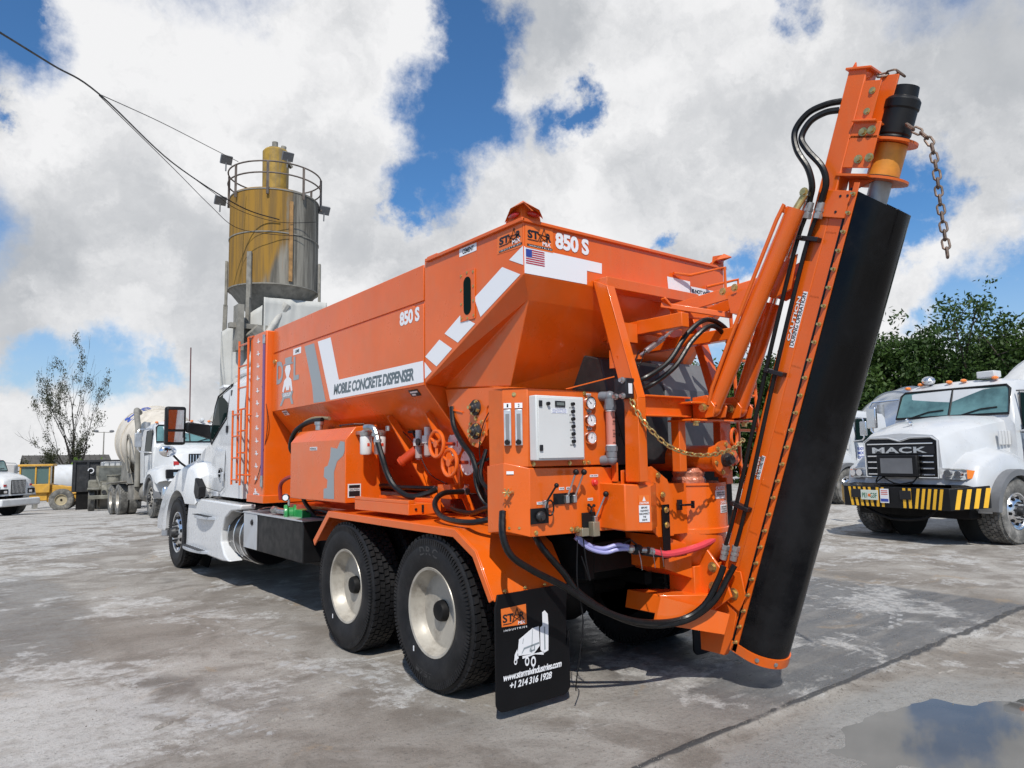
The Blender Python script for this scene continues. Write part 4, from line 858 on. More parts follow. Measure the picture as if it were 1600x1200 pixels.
def curved_sign(z0, z1, a0, a1, rows, head):
    c = V((.40, -.93, 0)); mb = MB(); n_ = 8
    def pt(t, z, r=.2775): a = a0+(a1-a0)*t; return c+V((math.cos(a)*r, math.sin(a)*r, z))
    for k in range(n_): mb.add([pt(k/n_, z0), pt((k+1)/n_, z0), pt((k+1)/n_, z1), pt(k/n_, z1)], [(0, 1, 2, 3)])
    q = build('warning_sign', mb, DWH, bw); mb = MB(); L = (pt(1, 0)-pt(0, 0)); w_ = L.length
    for k, s_ in enumerate(rows):
        vs, fs = text_shapes(s_, .03); zz = z0+(z1-z0)*(.62-k*.26)
        mb.add([pt(.1+.8*p[0], zz+p[1]*(z1-z0)*.18, .2790) for p in vs], fs)
    build('sign_lettering', mb, DBK, q); mb = MB(); vs, fs = text_shapes(head, .03); mb.add([pt(.05+.9*p[0], z1+.004+p[1]*.022, .2780) for p in vs], fs); build('sign_lettering', mb, DWH, q)
curved_sign(1.255, 1.312, -1.72, -1.25, ('KEEP OUT', 'WORKING AREA'), 'CAUTION')
curved_sign(1.155, 1.212, -1.55, -1.15, ('MOVING', 'PARTS', 'HAZARD'), 'DANGER')
mb = MB(); mb.cyl((.34, -.2, 1.535), (.34, -1.285, 1.535), .092, n=28); au = build('feed_auger_tube', mb, ORG, T, smooth=True)
mb = MB(); mb.cyl((.34, -1.286, 1.535), (.34, -1.305, 1.535), .118, n=32); fg = build('end_flange', mb, ORG2, au, smooth=True)
mb = MB()
for t in range(6): mb.bolt((.34+.098*math.cos(t*PI/3+.3), -1.306, 1.535+.098*math.sin(t*PI/3+.3)), (0, -1, 0), .011, .012)
build('flange_bolt', mb, ZNC, fg)
mb = MB(); mb.lathe([(.05, 0), (.045, .03), (.03, .04), (.03, .06), (0, .06)], (.35, -1.305, 1.525), (0, -1, 0), 16); mb.sph((.32, -1.34, 1.53), (.03, .03, .028), 10); mb.sph((.38, -1.335, 1.525), (.03, .03, .03), 10); build('auger_bearing', mb, DRK, fg, smooth=True)
mb = MB(); mb.lathe([(.115, 0), (.12, .03), (.108, .05), (.118, .08), (.10, .11)], (.28, -1.04, 1.36), (0, 0, 1), 14); build('plastic_wrapped_neck', mb, mat('orange_wrapped_film', (.55, .20, .12), .12, coat=.8, var=.4, vscale=14, bump=.8, bscale=22), bw, smooth=True)
# ---- rear support frame
FR = MB()
for sx in (-1, 1):
    x = sx*.45 if sx < 0 else .47
    FR.ngon_prism([(x, -.875, 2.76), (x, -1.005, 2.70), (x, -1.245, 1.93), (x, -1.235, 1.40), (x, -1.12, 1.40), (x, -1.13, 1.90)], (.010, 0, 0))
    FR.ngon_prism([(x, -1.005, 2.70), (x, -1.245, 1.93), (x+.075*-sx, -1.245, 1.93), (x+.075*-sx, -1.005, 2.70)] if sx > 0 else [(x, -1.006, 2.70), (x+.075, -1.006, 2.70), (x+.075, -1.246, 1.93), (x, -1.246, 1.93)], (0, .010, 0))
    FR.box(*sorted((x, x-sx*.075)), -1.245, -1.235, 1.40, 1.93)
fra = fix_normals(build('support_frame', FR, ORG, T, bevel=.003))
mb = MB(); mb.box(-.44, .54, -1.00, -.875, 2.69, 2.765); build('top_beam', mb, ORG, fra, bevel=.004)
mb = MB(); mb.box(-.38, .06, -1.215, -1.205, 1.815, 1.945); mb.box(-.38, .06, -1.26, -1.205, 1.938, 1.950); mb.box(-.38, .06, -1.26, -1.205, 1.812, 1.824); mb.box(.60, .66, -1.26, -1.2, 1.81, 1.95); build('cross_channel', mb, ORG, fra, bevel=.003)
mb = MB(); mb.box(.00, .07, -1.20, -1.13, 1.45, 1.815); mb.box(.50, .58, -1.20, -1.13, 1.35, 1.79); mb.beam((-.40, -1.14, 1.43), (-.27, -1.12, 1.36), .08, .08); build('frame_leg', mb, ORG, fra, bevel=.005)
mb = MB(); mb.ngon_prism([(-.02, -1.33, 1.90), (.68, -1.33, 1.90), (.68, -1.12, 1.90), (-.02, -1.12, 1.90)], (0, 0, .014)); mb.ngon_prism([(-.02, -1.33, 1.785), (.68, -1.33, 1.785), (.68, -1.12, 1.785), (-.02, -1.12, 1.785)], (0, 0, .014)); mb.box(.0, .66, -1.20, -1.14, 1.80, 1.90)
for x in (.135, .265, .435, .565): mb.ngon_prism([(x-.008, -1.22, 1.80), (x-.008, -1.38, 1.81), (x-.008, -1.40, 1.88), (x-.008, -1.34, 1.96), (x-.008, -1.22, 1.95)], (.016, 0, 0))
tu = build('turret_bracket', mb, ORG, fra, bevel=.004)
mb = MB()
for x in (.2, .5): mb.cyl((x-.105, -1.33, 1.875), (x+.105, -1.33, 1.875), .02, n=14); mb.bolt((x-.105, -1.33, 1.875), (-1, 0, 0), .022, .02)
mb.bolt((.05, -1.30, 1.785), (0, 0, -1), .02, .03); mb.bolt((.6, -1.30, 1.785), (0, 0, -1), .02, .03); build('hinge_pin', mb, ZNC, tu, smooth=True)
# arms
def arm(p, q, w_, h_, name='frame_arm', m=ORG, par=None):
    mb = MB(); mb.beam(p, q, w_, h_); return build(name, mb, m, par or fra, bevel=.005)
arm((-.14, -.62, 2.435), (-.14, -1.40, 2.435), .075, .095)
arm((.27, -.62, 2.37), (.27, -1.52, 2.37), .07, .08)
arm((-.12, -.99, 2.46), (.30, -.99, 2.43), .06, .08)
mb = MB(); mb.ngon_prism([(-.18, -.90, 2.33), (-.18, -1.02, 2.33), (-.18, -1.02, 2.46), (-.18, -.90, 2.46)], (-.17, 0, 0)); build('frame_gusset', mb, ORG, fra)
la = arm((.14, -1.06, 2.585), (.345, -1.66, 2.69), .018, .085, 'hanger_arm')
lb_ = arm((.50, -1.06, 2.585), (.50, -1.66, 2.69), .018, .085, 'hanger_arm')
mb = MB(); mb.ngon_prism([(.21, -1.48, 2.62), (.21, -1.50, 2.50), (.235, -1.60, 2.475), (.24, -1.66, 2.55), (.245, -1.68, 2.66)], (.014, 0, 0)); build('arm_plate', mb, ORG, la)
mb = MB()
for y, z in ((-1.46, 2.652), (-1.54, 2.665)): mb.bolt((.19+.02*(y < -1.5), y, z), (-1, 0, 0), .018, .014)
build('arm_bolt', mb, ZNC, la)
arm((.10, -1.10, 2.55), (.42, -1.15, 2.56), .05, .05); arm((-.02, -1.10, 2.60), (.30, -1.45, 2.50), .018, .04); arm((.25, -1.48, 2.53), (.60, -1.40, 2.53), .035, .035); arm((.30, -1.5, 2.40), (.62, -1.46, 2.50), .05, .07)
mb = MB(); mb.beam((-.03, -1.13, 2.64), (.155, -1.16, 2.47), .018, .042, up=(0, -1, 0)); q = build('lever_bar', mb, ORG, fra, bevel=.004)
mb = MB(); mb.tube([(-.22, -1.12, 2.255), (-.06, -1.14, 2.355)], .020, n=12); mb.tube([(-.06, -1.14, 2.355), (.12, -1.16, 2.475)], .010, n=8); mb.sph((.13, -1.165, 2.482), .018, 10); mb.tube([(-.22, -1.12, 2.255), (-.27, -1.115, 2.225)], .010, n=8); gs = build('air_cylinder', mb, STL, fra, smooth=True)
mb = MB(); mb.beam((-.45, -1.08, 2.20), (-.24, -1.11, 2.22), .02, .03); mb.box(-.44, -.34, -1.06, -1.0, 2.14, 2.26); build('cylinder_bracket', mb, ORG, gs)
# grey housings behind the frame
mb = MB(); mb.ngon_prism([(-.30, -.86, 1.90), (-.30, -.78, 2.24), (-.30, -.55, 2.30), (-.30, -.35, 2.30), (-.30, -.2, 1.5), (-.30, -.86, 1.5)], (.60, 0, 0)); gh = fix_normals(build('grey_housing', mb, DRK, T, bevel=.006))
mb = MB(); mb.ngon_prism([(.31, -.84, 1.5), (.31, -.84, 2.05), (.31, -.70, 2.28), (.31, -.2, 2.28), (.31, -.2, 1.5)], (.62, 0, 0)); fix_normals(build('grey_cover', mb, GRY, gh, bevel=.006))
mb = MB(); mb.box(-.02, .02, -.868, -.861, 1.86, 2.02); mb.box(-.22, -.20, -.865, -.861, 1.7, 1.72); build('housing_slot', mb, DBK, gh)
mb = MB(); mb.box(-.75, .8, -.70, -.25, 1.10, 1.50); mb.box(.62, 1.0, -.9, -.3, 1.0, 1.5); build('black_fill', mb, CHS, T, bevel=.02)  # plain black blocks filling the dark space behind the mixing gear
# hydraulic manifold on the left post
mb = MB(); mb.box(-.52, -.44, -1.215, -1.11, 1.925, 2.055); hm = build('hydraulic_block', mb, DBK, T, bevel=.006)
mb = MB(); mb.box(-.4995, -.467, -1.2185, -1.2155, 1.955, 2.02); build('block_label', mb, DWH, hm)
mb = MB()
for dy, z in ((-1.19, 2.04), (-1.13, 1.94), (-1.19, 1.94)): mb.bolt((-.52, dy, z), (-1, 0, 0), .014, .03)
mb.cyl((-.46, -1.17, 2.02), (-.37, -1.19, 2.055), .015, n=10); mb.cyl((-.46, -1.17, 1.95), (-.36, -1.19, 1.985), .015, n=10); build('hose_fitting', mb, STL, hm, smooth=True)
# handrail loops and ladder at the far side
mb = MB()
mb.tube([(.40, -.885, 2.93), (.55, -.92, 2.93), (.74, -1.10, 2.98), (.74, -1.10, 2.62)], .013, n=8); mb.tube([(.80, -.885, 2.88), (.98, -1.05, 2.93), (.98, -1.05, 2.70)], .013, n=8)
for x in (.86, 1.12):
    mb.tube([(x, -1.05, 2.70), (x, -1.08, 1.30)], .014, n=8)
for k in range(5): z = 2.55-k*.27; mb.tube([(.86, -1.06, z), (1.12, -1.06, z)], .011, n=6)
mb.tube([(.98, -1.05, 2.72), (1.12, -1.05, 2.70)], .012, n=6); build('rear_ladder', mb, ORG, T, smooth=True)

# ---- folded auger mast
BASE = V((.36, -1.3148, .27988)); U = V((0, -.32953, .944145)); W_ = V((0, -.944145, -.32953)); Xx = V((1, 0, 0))
def M(s, a, b=0): return BASE+U*s+W_*a+Xx*b
def mbox(mb, s0, s1, a0, a1, b0, b1): return mb.obox(M((s0+s1)/2, (a0+a1)/2, (b0+b1)/2), Xx*((b1-b0)/2), W_*((a1-a0)/2), U*((s1-s0)/2))
mb = MB(); mbox(mb, -.02, 3.74, -.245, -.125, 0, .12); mast = build('auger_boom', mb, ORG, T, bevel=.008)
mb = MB(); mbox(mb, 0.0, 3.0, -.125, -.035, .0, .012); mbox(mb, 0.0, 3.0, -.125, -.035, .325, .337); mbox(mb, 0, 3.0, -.1249, -.113, .012, .325); tc_ = build('auger_trough', mb, ORG, mast, bevel=.003)
mb = MB()
for s in (.38, .77, 1.10, 1.46, 1.9, 2.35, 2.75): mbox(mb, s, s+.012, -.124, -.055, -.0, .05); 
build('trough_rib', mb, ORG, tc_)
mb = MB()
def cov(sA, sB, r0, r1, ang0=-.0):
    k = 26; P_o, P_i = [], []
    for i in range(k+1):
        t = i/k; al = -PI/2+PI*t
        P_o.append((.08+r1*math.cos(al)*1.0, .17+r1*math.sin(al))); P_i.append((.08+r0*math.cos(al), .17+r0*math.sin(al)))
    P_o = [(-.03, .17-r1)]+P_o+[(-.03, .17+r1)]; P_i = [(-.03, .17-r0)]+P_i+[(-.03, .17+r0)]
    m_ = MB(); pts = P_o+P_i[::-1]; n_ = len(pts)
    R_ = [[M(s-(.11*max(0, a+.03)/.29 if (s > 2.9 and sB > 3) else 0), a, b) for a, b in pts] for s in sA_list(sA, sB)]
    vs = [p for r in R_ for p in r]; h = len(P_o); fs = []
    for j in range(len(R_)-1):
        for i in range(n_): fs.append((j*n_+i, j*n_+(i+1) % n_, (j+1)*n_+(i+1) % n_, (j+1)*n_+i))
    for j in (0, len(R_)-1):
        for i in range(h-1): fs.append((j*n_+i, j*n_+i+1, j*n_+n_-2-i, j*n_+n_-1-i))
    m_.add(vs, fs); return m_
def sA_list(a, b): return [a+(b-a)*i/6 for i in range(7)]
cv = cov(.03, 3.03, .172, .180); covo = fix_normals(build('trough_cover', cv, COVR, mast, smooth=True, ang=40))
cv = cov(-.035, .028, .176, .190); rim_ = fix_normals(build('bottom_band', cv, ORG, covo, smooth=True, ang=40))
mb = MB()
for al in (-1.1, -.45): mb.bolt(M(-.004, .08+.190*math.cos(al), .17+.190*math.sin(al)), W_*math.cos(al)+Xx*math.sin(al), .010, .008)
build('band_bolt', mb, STL, rim_)
mb = MB(); mbox(mb, -.03, 3.06, -.012, .022, -.020, -.010); mbox(mb, -.03, 3.06, -.012, .022, .350, .360); fs_ = build('bolted_strip', mb, ORG, mast, bevel=.002)
mb = MB()
for k in range(27): mb.bolt(M(.04+k*.1135, .005, -.020), (-1, 0, 0), .009, .030)
build('strip_bolt', mb, ZNC, fs_)
mb = MB(); mbox(mb, -.02, 3.03, -.034, -.0125, -.008, .004); build('black_gap_strip', mb, DBK, covo)  # thin black strip along the gap beside the bolted strip
mb = MB(); mbox(mb, 2.845, 3.01, -.21, -.015, -.022, -.010); tp = build('top_bracket_plate', mb, ORG, mast, bevel=.003)
mb = MB()
for a_, s_ in ((-.03, 2.98), (-.075, 2.975), (-.08, 2.88)): mb.cyl(M(s_, a_, -.022), M(s_, a_, -.025), .008, n=10)
build('plate_hole', mb, DBK, tp)
# top end: channel, side plates, flanges, motor
mb = MB(); mbox(mb, 3.42, 3.66, -.125, -.02, .0, .012); mbox(mb, 3.44, 3.72, -.09, .02, .10, .115); mbox(mb, 3.73, 3.745, -.26, -.10, -.015, .13); mb.ngon_prism([M(3.735, -.27, .05), M(3.80, -.245, .05), M(3.735, -.22, .05)], Xx*.015)
mbox(mb, 3.15, 3.42, -.125, .045, .0, .012); mbox(mb, 3.415, 3.428, -.125, .02, -.03, .10); hd = build('head_bracket', mb, ORG, mast, bevel=.003)
mb = MB()
for s, a in ((3.36, -.05), (3.37, .0), (3.20, -.035), (3.21, .03)): mb.bolt(M(s, a, -.001), (-1, 0, 0), .018, .018)
for s in (3.48, 3.60): mb.bolt(M(s, -.06, -.001), (-1, 0, 0), .014, .012)
build('bracket_bolt', mb, ZNC, hd)
def disc(s0, s1, r, ac=.05, bc=.17, n=32): return M(s0, ac, bc), M(s1, ac, bc), r
AX = M(0, .05, .17)
def DL(prof, name, m, par, n=32, ang=30):
    mb = MB(); mb.lathe([(r, s) for r, s in prof], AX, U, n); return build(name, mb, m, par, smooth=True, ang=ang)
fl = DL([(.0, 3.325), (.145, 3.325), (.145, 3.340), (.0, 3.340)], 'end_flange', ORG2, hd)
f2 = DL([(.0, 3.10), (.15, 3.10), (.15, 3.115), (.0, 3.115)], 'end_flange', ORG2, hd)
mb = MB(); mbox(mb, 3.10, 3.114, -.15, .05, -.01, .33); mbox(mb, 3.325, 3.339, -.13, .05, .0, .33); mb.ngon_prism([M(3.10, -.12, .10), M(3.10, .04, .10), M(3.02, -.10, .10)], Xx*.012); build('flange_plate', mb, ORG2, hd)
DL([(.085, 3.118), (.092, 3.13), (.092, 3.32), (.085, 3.322)], 'yellow_collar', FADY, hd)
DL([(.10, 3.116), (.10, 3.13), (.0, 3.131)], 'seal_ring', DBK, hd); DL([(.062, 2.80), (.062, 3.10)], 'auger_shaft', GAL, mast)
DL([(.094, 3.341), (.094, 3.36), (.088, 3.37), (.094, 3.38), (.094, 3.52), (.10, 3.53), (.10, 3.575), (.09, 3.59), (.075, 3.60), (.07, 3.66), (0, 3.665)], 'hydraulic_motor', BLK, mast, ang=28)
mb = MB()
for s in (3.56, 3.62): mb.tube([M(s-.03, -.06, .12), M(s-.03, .0, .15)], .022, n=10); mb.tube([M(s-.03, -.045, .13), M(s-.03, -.03, .135)], .029, n=8)
build('motor_port', mb, DRK, mast, smooth=True)
# auger flight inside the trough
mb = MB(); ns = 160; vs = []; 
for i in range(ns+1):
    th = i/ns*2*PI*12; s = .05+i/ns*2.9
    for r in (.04, .145): vs.append(M(s, .07+r*math.cos(th), .17+r*math.sin(th)))
mb.add(vs, [(2*i, 2*i+1, 2*i+3, 2*i+2) for i in range(ns)]); build('auger_screw', mb, DRK, mast)
# foot bracket
mb = MB()
mb.ngon_prism([M(.46, -.24, -.012), M(.50, -.09, -.012), M(.36, -.01, -.012), M(.24, -.03, -.012), M(.30, -.30, -.012)], Xx*-.012); mb.ngon_prism([M(.30, -.31, -.012), M(-.0, -.30, -.012), M(-.16, -.24, -.012), M(-.10, -.06, -.012), M(.05, -.035, -.012), M(.22, -.05, -.012)], Xx*.05)
fb = fix_normals(build('foot_bracket', mb, ORG, mast, bevel=.004))
mb = MB(); mb.bolt(M(.335, -.10, -.024), (-1, 0, 0), .028, .02); build('pivot_bolt', mb, ZNC, fb)
mb = MB(); mb.ngon_prism([(.27, -.98, .93), (.27, -1.10, 1.0), (.27, -1.30, .78), (.27, -1.36, .62), (.27, -1.20, .50), (.27, -.95, .62)], (.02, 0, 0)); mb.ngon_prism([(.52, -.98, .93), (.52, -1.10, 1.0), (.52, -1.30, .78), (.52, -1.36, .62), (.52, -1.20, .50), (.52, -.95, .62)], (.02, 0, 0)); mb.box(.20, .60, -1.12, -.9, .60, .80); mb.ngon_prism([(-.05, -1.0, .50), (.27, -1.20, .44), (.27, -1.24, .62), (-.02, -1.0, .62)], (0, .3, 0))
pv = fix_normals(build('pivot_bracket', mb, ORG, T, bevel=.005))
mb = MB()
for y, z in ((-1.22, .80), (-1.22, .67)): mb.bolt((.27, y, z), (-1, 0, 0), .024, .02)
build('pivot_bolt', mb, ZNC, pv)
mb = MB(); mb.ngon_prism([(-.10, -1.02, .45), (.26, -1.30, .37), (.30, -1.32, .50), (-.06, -1.04, .62)], (.0, .02, 0)); build('foot_chute', mb, ORG, pv)
# lift cylinders
mb = MB(); mb.cyl((.2, -1.33, 1.875), (.235, -1.99, 3.08), .058, n=26); mb.sph((.2, -1.33, 1.875), .062, 14); cyA = build('lift_cylinder', mb, ORG, T, smooth=True)
mb = MB(); mb.tube([(.165, -1.385, 1.90), (.12, -1.39, 2.0), (.16, -1.90, 3.02), (.19, -1.94, 3.06)], .013, n=8, smooth=3); build('cylinder_pipe', mb, ORG, cyA, smooth=True)
mb = MB(); mb.cyl((.235, -1.985, 3.07), (.26, -2.04, 3.16), .022, n=14); mb.bolt((.235, -2.05, 3.17), (-1, 0, 0), .02, .015); build('cylinder_rod', mb, ZNC, cyA, smooth=True)
mb = MB(); mb.cyl((.5, -1.33, 1.875), (.5, -1.625, 2.56), .056, n=26); mb.sph((.5, -1.33, 1.875), .06, 14); mb.cyl((.5, -1.62, 2.548), (.5, -1.632, 2.576), .062, n=24); cyB = build('lift_cylinder', mb, ORG, T, smooth=True)
mb = MB(); mb.cyl((.5, -1.63, 2.57), (.46, -1.93, 3.20), .024, n=14); build('cylinder_rod', mb, CHR, cyB, smooth=True)
mb = MB(); mb.ngon_prism([(.345, -1.60, 2.64), (.345, -1.60, 2.73), (.345, -1.92, 2.83), (.345, -1.86, 2.61), (.345, -1.74, 2.57)], (.014, 0, 0)); mb.ngon_prism([(.48, -1.60, 2.64), (.48, -1.60, 2.73), (.48, -1.92, 2.83), (.48, -1.86, 2.61), (.48, -1.74, 2.57)], (.014, 0, 0)); build('mast_ear_plate', mb, ORG, mast, bevel=.004)
# ---- hoses
def hose(pts, r, m=HOSE, name='hydraulic_hose', par=None, sm=6, n=9):
    mb = MB(); mb.tube(pts, r, n=n, smooth=sm); return build(name, mb, m, par or T, smooth=True)
hose([(-1.27, -.90, 1.25), (-1.31, -.95, 1.12), (-1.27, -.98, 1.0), (-1.12, -1.0, .90), (-.90, -1.0, .79), (-.63, -1.05, .62), (-.34, -1.1, .51), (-.02, -1.15, .48), (.12, -1.25, .57), (.18, -1.33, .74), (.20, -1.36, .83)], .021)
hose([(-.99, -.85, 1.09), (-.96, -.9, 1.0), (-.82, -.92, .85), (-.72, -.95, .72), (-.46, -1.0, .55), (-.22, -1.1, .47), (.04, -1.18, .48), (.16, -1.3, .60), (.25, -1.36, .76), (.28, -1.39, .83)], .021)
hose([(-.40, -1.17, 2.04), (-.31, -1.2, 2.07), (-.20, -1.3, 2.17), (-.06, -1.35, 2.36), (.09, -1.4, 2.46), (.30, -1.4, 2.41), (.41, -1.35, 2.30), (.40, -1.3, 2.05)], .017)
hose([(-.38, -1.18, 1.98), (-.25, -1.2, 2.03), (-.14, -1.3, 2.14), (-.02, -1.35, 2.31), (.12, -1.4, 2.42), (.27, -1.4, 2.37), (.40, -1.35, 2.25), (.37, -1.3, 2.03)], .017)
for pts in ([(.33, -1.28, .92), (.33, -1.39, 1.22), (.33, -1.65, 2.06), (.33, -1.9, 2.82), (.33, -2.0, 3.05)], [(.33, -1.36, .92), (.33, -1.46, 1.2), (.33, -1.72, 2.05), (.33, -1.97, 2.8), (.33, -2.07, 3.03)]):
    hose(pts, .014, BLK, 'rigid_hydraulic_pipe', sm=4)
hose([(.33, -2.02, 3.10), (.32, -2.04, 3.15), (.30, -2.07, 3.22), (.28, -2.06, 3.33), (.27, -2.0, 3.47), (.28, -1.99, 3.60), (.30, -2.07, 3.69), (.34, -2.17, 3.72), (.38, -2.25, 3.72)], .020)
hose([(.33, -2.09, 3.08), (.32, -2.12, 3.13), (.30, -2.16, 3.21), (.28, -2.15, 3.31), (.27, -2.07, 3.44), (.28, -2.03, 3.54), (.30, -2.08, 3.63), (.34, -2.16, 3.67), (.38, -2.23, 3.67)], .020)
mb = MB()
for p, d in (((.33, -2.02, 3.08), (0, -.33, .94)), ((.33, -2.09, 3.06), (0, -.33, .94)), ((.33, -1.28, .90), (0, .30, -.95)), ((.33, -1.36, .90), (0, .30, -.95))):
    p = V(p); d = V(d).normalized(); mb.cyl(p-d*.03, p+d*.05, .024, n=12); mb.cyl(p-d*.05, p-d*.02, .028, n=6); mb.cyl(p-d*.005, p+d*.012, .028, n=6)
build('hose_coupling', mb, GAL, T, smooth=True)
for p in ((1.84), (.918), (2.703)):
    mb = MB(); mbox(mb, p-.014, p+.014, -.275, -.135, -.055, -.0); mb.cyl(M(p, -.24, -.055), M(p, -.24, -.068), .008, n=8); build('hose_clamp', mb, DBK, mast, bevel=.003)
for s, a0, a1, l1, l2, w_ in ((2.02, -.195, -.145, 'CAUTION', 'DURING OPERATION', .36), (1.13, -.19, -.145, 'WARNING', 'DO NOT STAND HERE', .16)):
    mb = MB(); mbox(mb, s, s+w_, a0+.028, a1+.008, -.002, -.0008); q = build('warning_sign', mb, DWH, mast); mb = MB(); text_mb(mb, l2, M(s+w_*.04, a0+.031, -.0028) if 0 else M(s+w_*.03, a1+.004, -.0028), U*w_*.94, W_*-(.030), bold=.02); build('sign_lettering', mb, DBK, q)
    mb = MB(); text_mb(mb, l1, M(s+w_*.1, a0+.022, -.0028), U*w_*.8, W_*-.024, bold=.03); build('sign_heading', mb, DWH, q)
hose([(-.22, -1.10, .94), (-.09, -1.12, .91), (.07, -1.15, .92), (.24, -1.18, .95), (.43, -1.17, .995)], .024, REDH, 'red_hose')
mb = MB(); mb.cyl((-.24, -1.098, .945), (-.20, -1.104, .935), .028, n=12); mb.cyl((-.31, -1.09, .955), (-.26, -1.095, .95), .02, n=10); mb.sph((-.38, -1.08, .97), .03, 10); mb.cyl((.415, -1.165, .99), (.435, -1.17, .996), .030, n=14)
for t in (-.36, -.235, -.15): mb.tube([(t, -1.13, .96), (t-.005, -1.15, .90), (t+.004, -1.15, .84)], .0025, n=4)
build('hose_clip', mb, STL, T, smooth=True)
mb = MB(); mb.sph((-.33, -1.085, .96), (.06, .03, .035), 10); mb.tube([(-.30, -1.10, .93), (-.2, -1.12, .91), (0, -1.13, .89), (.12, -1.12, .89)], .008, n=6); mb.tube([(-.45, -1.06, 1.0), (-.40, -1.10, 1.03), (-.34, -1.10, .99)], .006, n=5); build('valve_cluster', mb, BLK, T, smooth=True)
hose([(-.73, -.95, 1.08), (-.67, -.97, 1.02), (-.56, -1.0, .98), (-.47, -1.05, 1.0), (-.40, -1.08, .985)], .013, PUR, 'lilac_water_hose'); hose([(-.74, -.95, 1.06), (-.66, -.98, .99), (-.55, -1.01, .955), (-.47, -1.05, .97), (-.40, -1.08, .97)], .013, PUR, 'lilac_water_hose')
hose([(-1.1, -.72, 1.83), (-1.10, -.67, 1.77), (-1.10, -.66, 1.69), (-1.1, -.70, 1.61), (-1.1, -.66, 1.52), (-1.12, -.64, 1.43), (-1.1, -.67, 1.3), (-1.08, -.69, 1.22)], .014, PUR, 'lilac_water_hose')
hose([(-1.06, -.70, 1.80), (-1.05, -.62, 1.7), (-1.05, -.60, 1.5), (-1.03, -.62, 1.3)], .012, PUR, 'lilac_water_hose')
hose([(-1.10, 1.01, 1.71), (-1.10, .93, 1.58), (-1.08, .88, 1.45), (-1.05, .80, 1.34), (-1.0, .66, 1.27), (-.90, .58, 1.29), (-.82, .56, 1.32)], .024)
hose([(-1.0, -.60, 1.20), (-1.15, -.43, 1.15), (-1.15, -.12, 1.15), (-1.10, .10, 1.19), (-1.05, .2, 1.26), (-.95, .23, 1.31), (-.78, .24, 1.31)], .020)
hose([(-1.0, -.60, 1.26), (-1.0, -.36, 1.23), (-.95, -.1, 1.18), (-.90, .2, 1.19), (-.80, .35, 1.20)], .017)
hose([(-.88, .23, 1.95), (-.90, .18, 1.81), (-.91, .06, 1.68), (-.90, -.05, 1.58), (-.90, -.12, 1.45), (-.85, -.12, 1.29), (-.80, -.12, 1.15)], .020)
hose([(-.85, -.16, 1.62), (-.93, -.20, 1.45), (-.93, -.30, 1.35), (-.85, -.45, 1.30), (-.8, -.6, 1.30)], .015); hose([(-.80, -.3, 1.58), (-.9, -.10, 1.5), (-.9, -.2, 1.25), (-.8, -.5, 1.18)], .012)
hose([(-.9, 1.34, 1.34), (-.88, 1.0, 1.33), (-.82, .62, 1.33), (-.78, .56, 1.325)], .018)
hose([(-1.05, 2.25, 1.95), (-1.10, 2.5, 1.93), (-1.15, 2.70, 1.84), (-1.12, 2.88, 1.69), (-1.02, 2.95, 1.58), (-.95, 2.9, 1.4)], .024); hose([(-1.0, 2.2, 1.96), (-1.05, 2.5, 1.97), (-1.08, 2.72, 1.88), (-1.0, 2.85, 1.7)], .018, mat('khaki_hose', (.22, .18, .11), .6), 'khaki_hose')
hose([(-.96, 3.05, 1.40), (-1.0, 3.25, 1.38), (-1.02, 3.42, 1.30), (-1.0, 3.46, 1.14)], .022, mat('dark_red_hose', (.33, .035, .03), .4), 'red_pipe_bend')
hose([(-1.0, 2.64, 1.40), (-1.02, 2.78, 1.30), (-1.0, 2.8, 1.15), (-.9, 2.75, 1.0)], .022); hose([(-1.0, 3.6, 1.05), (-1.0, 3.4, .99), (-.9, 3.1, .98), (-.85, 2.5, 1.0)], .016); hose([(-.97, 3.15, 1.0), (-.9, 2.7, 1.06), (-.85, 2.3, 1.02), (-.8, 1.9, 1.04)], .014)
# thin cables
for pts in ([(-.86, 1.25, 1.9), (-.8, .95, 1.7), (-.8, .7, 1.45), (-.75, .5, 1.36)], [(-.90, -.35, 1.95), (-.9, -.2, 1.8), (-.9, -.15, 1.6), (-.88, -.2, 1.3)], [(-1.13, 3.75, 2.4), (-1.10, 3.62, 2.0), (-1.13, 3.75, 1.5), (-1.125, 3.95, 1.3)],
            [(-.28, -1.12, 2.26), (-.38, -1.14, 2.12), (-.42, -1.16, 2.05)], [(-.22, -1.12, 2.27), (-.32, -1.15, 2.14), (-.40, -1.17, 2.05)], [(-.75, -.98, 1.05), (-.78, -1.0, .80), (-.74, -1.0, .55), (-.76, -.95, .20), (-.72, -.9, .12)], [(-.72, -1.0, 1.06), (-.72, -1.02, .92), (-.70, -1.03, .80), (-.74, -1.0, .95)], [(-.36, -1.2, 1.4), (-.30, -1.0, 1.6), (-.40, -1.0, 1.85)]):
    hose(pts, .004, BLK, 'cable', n=5)
mb = MB(); mb.tube([(-.45, -1.05, 2.08), (-.80, -.96, 1.99)], .004, n=5); build('stay_wire', mb, ORG2, T)
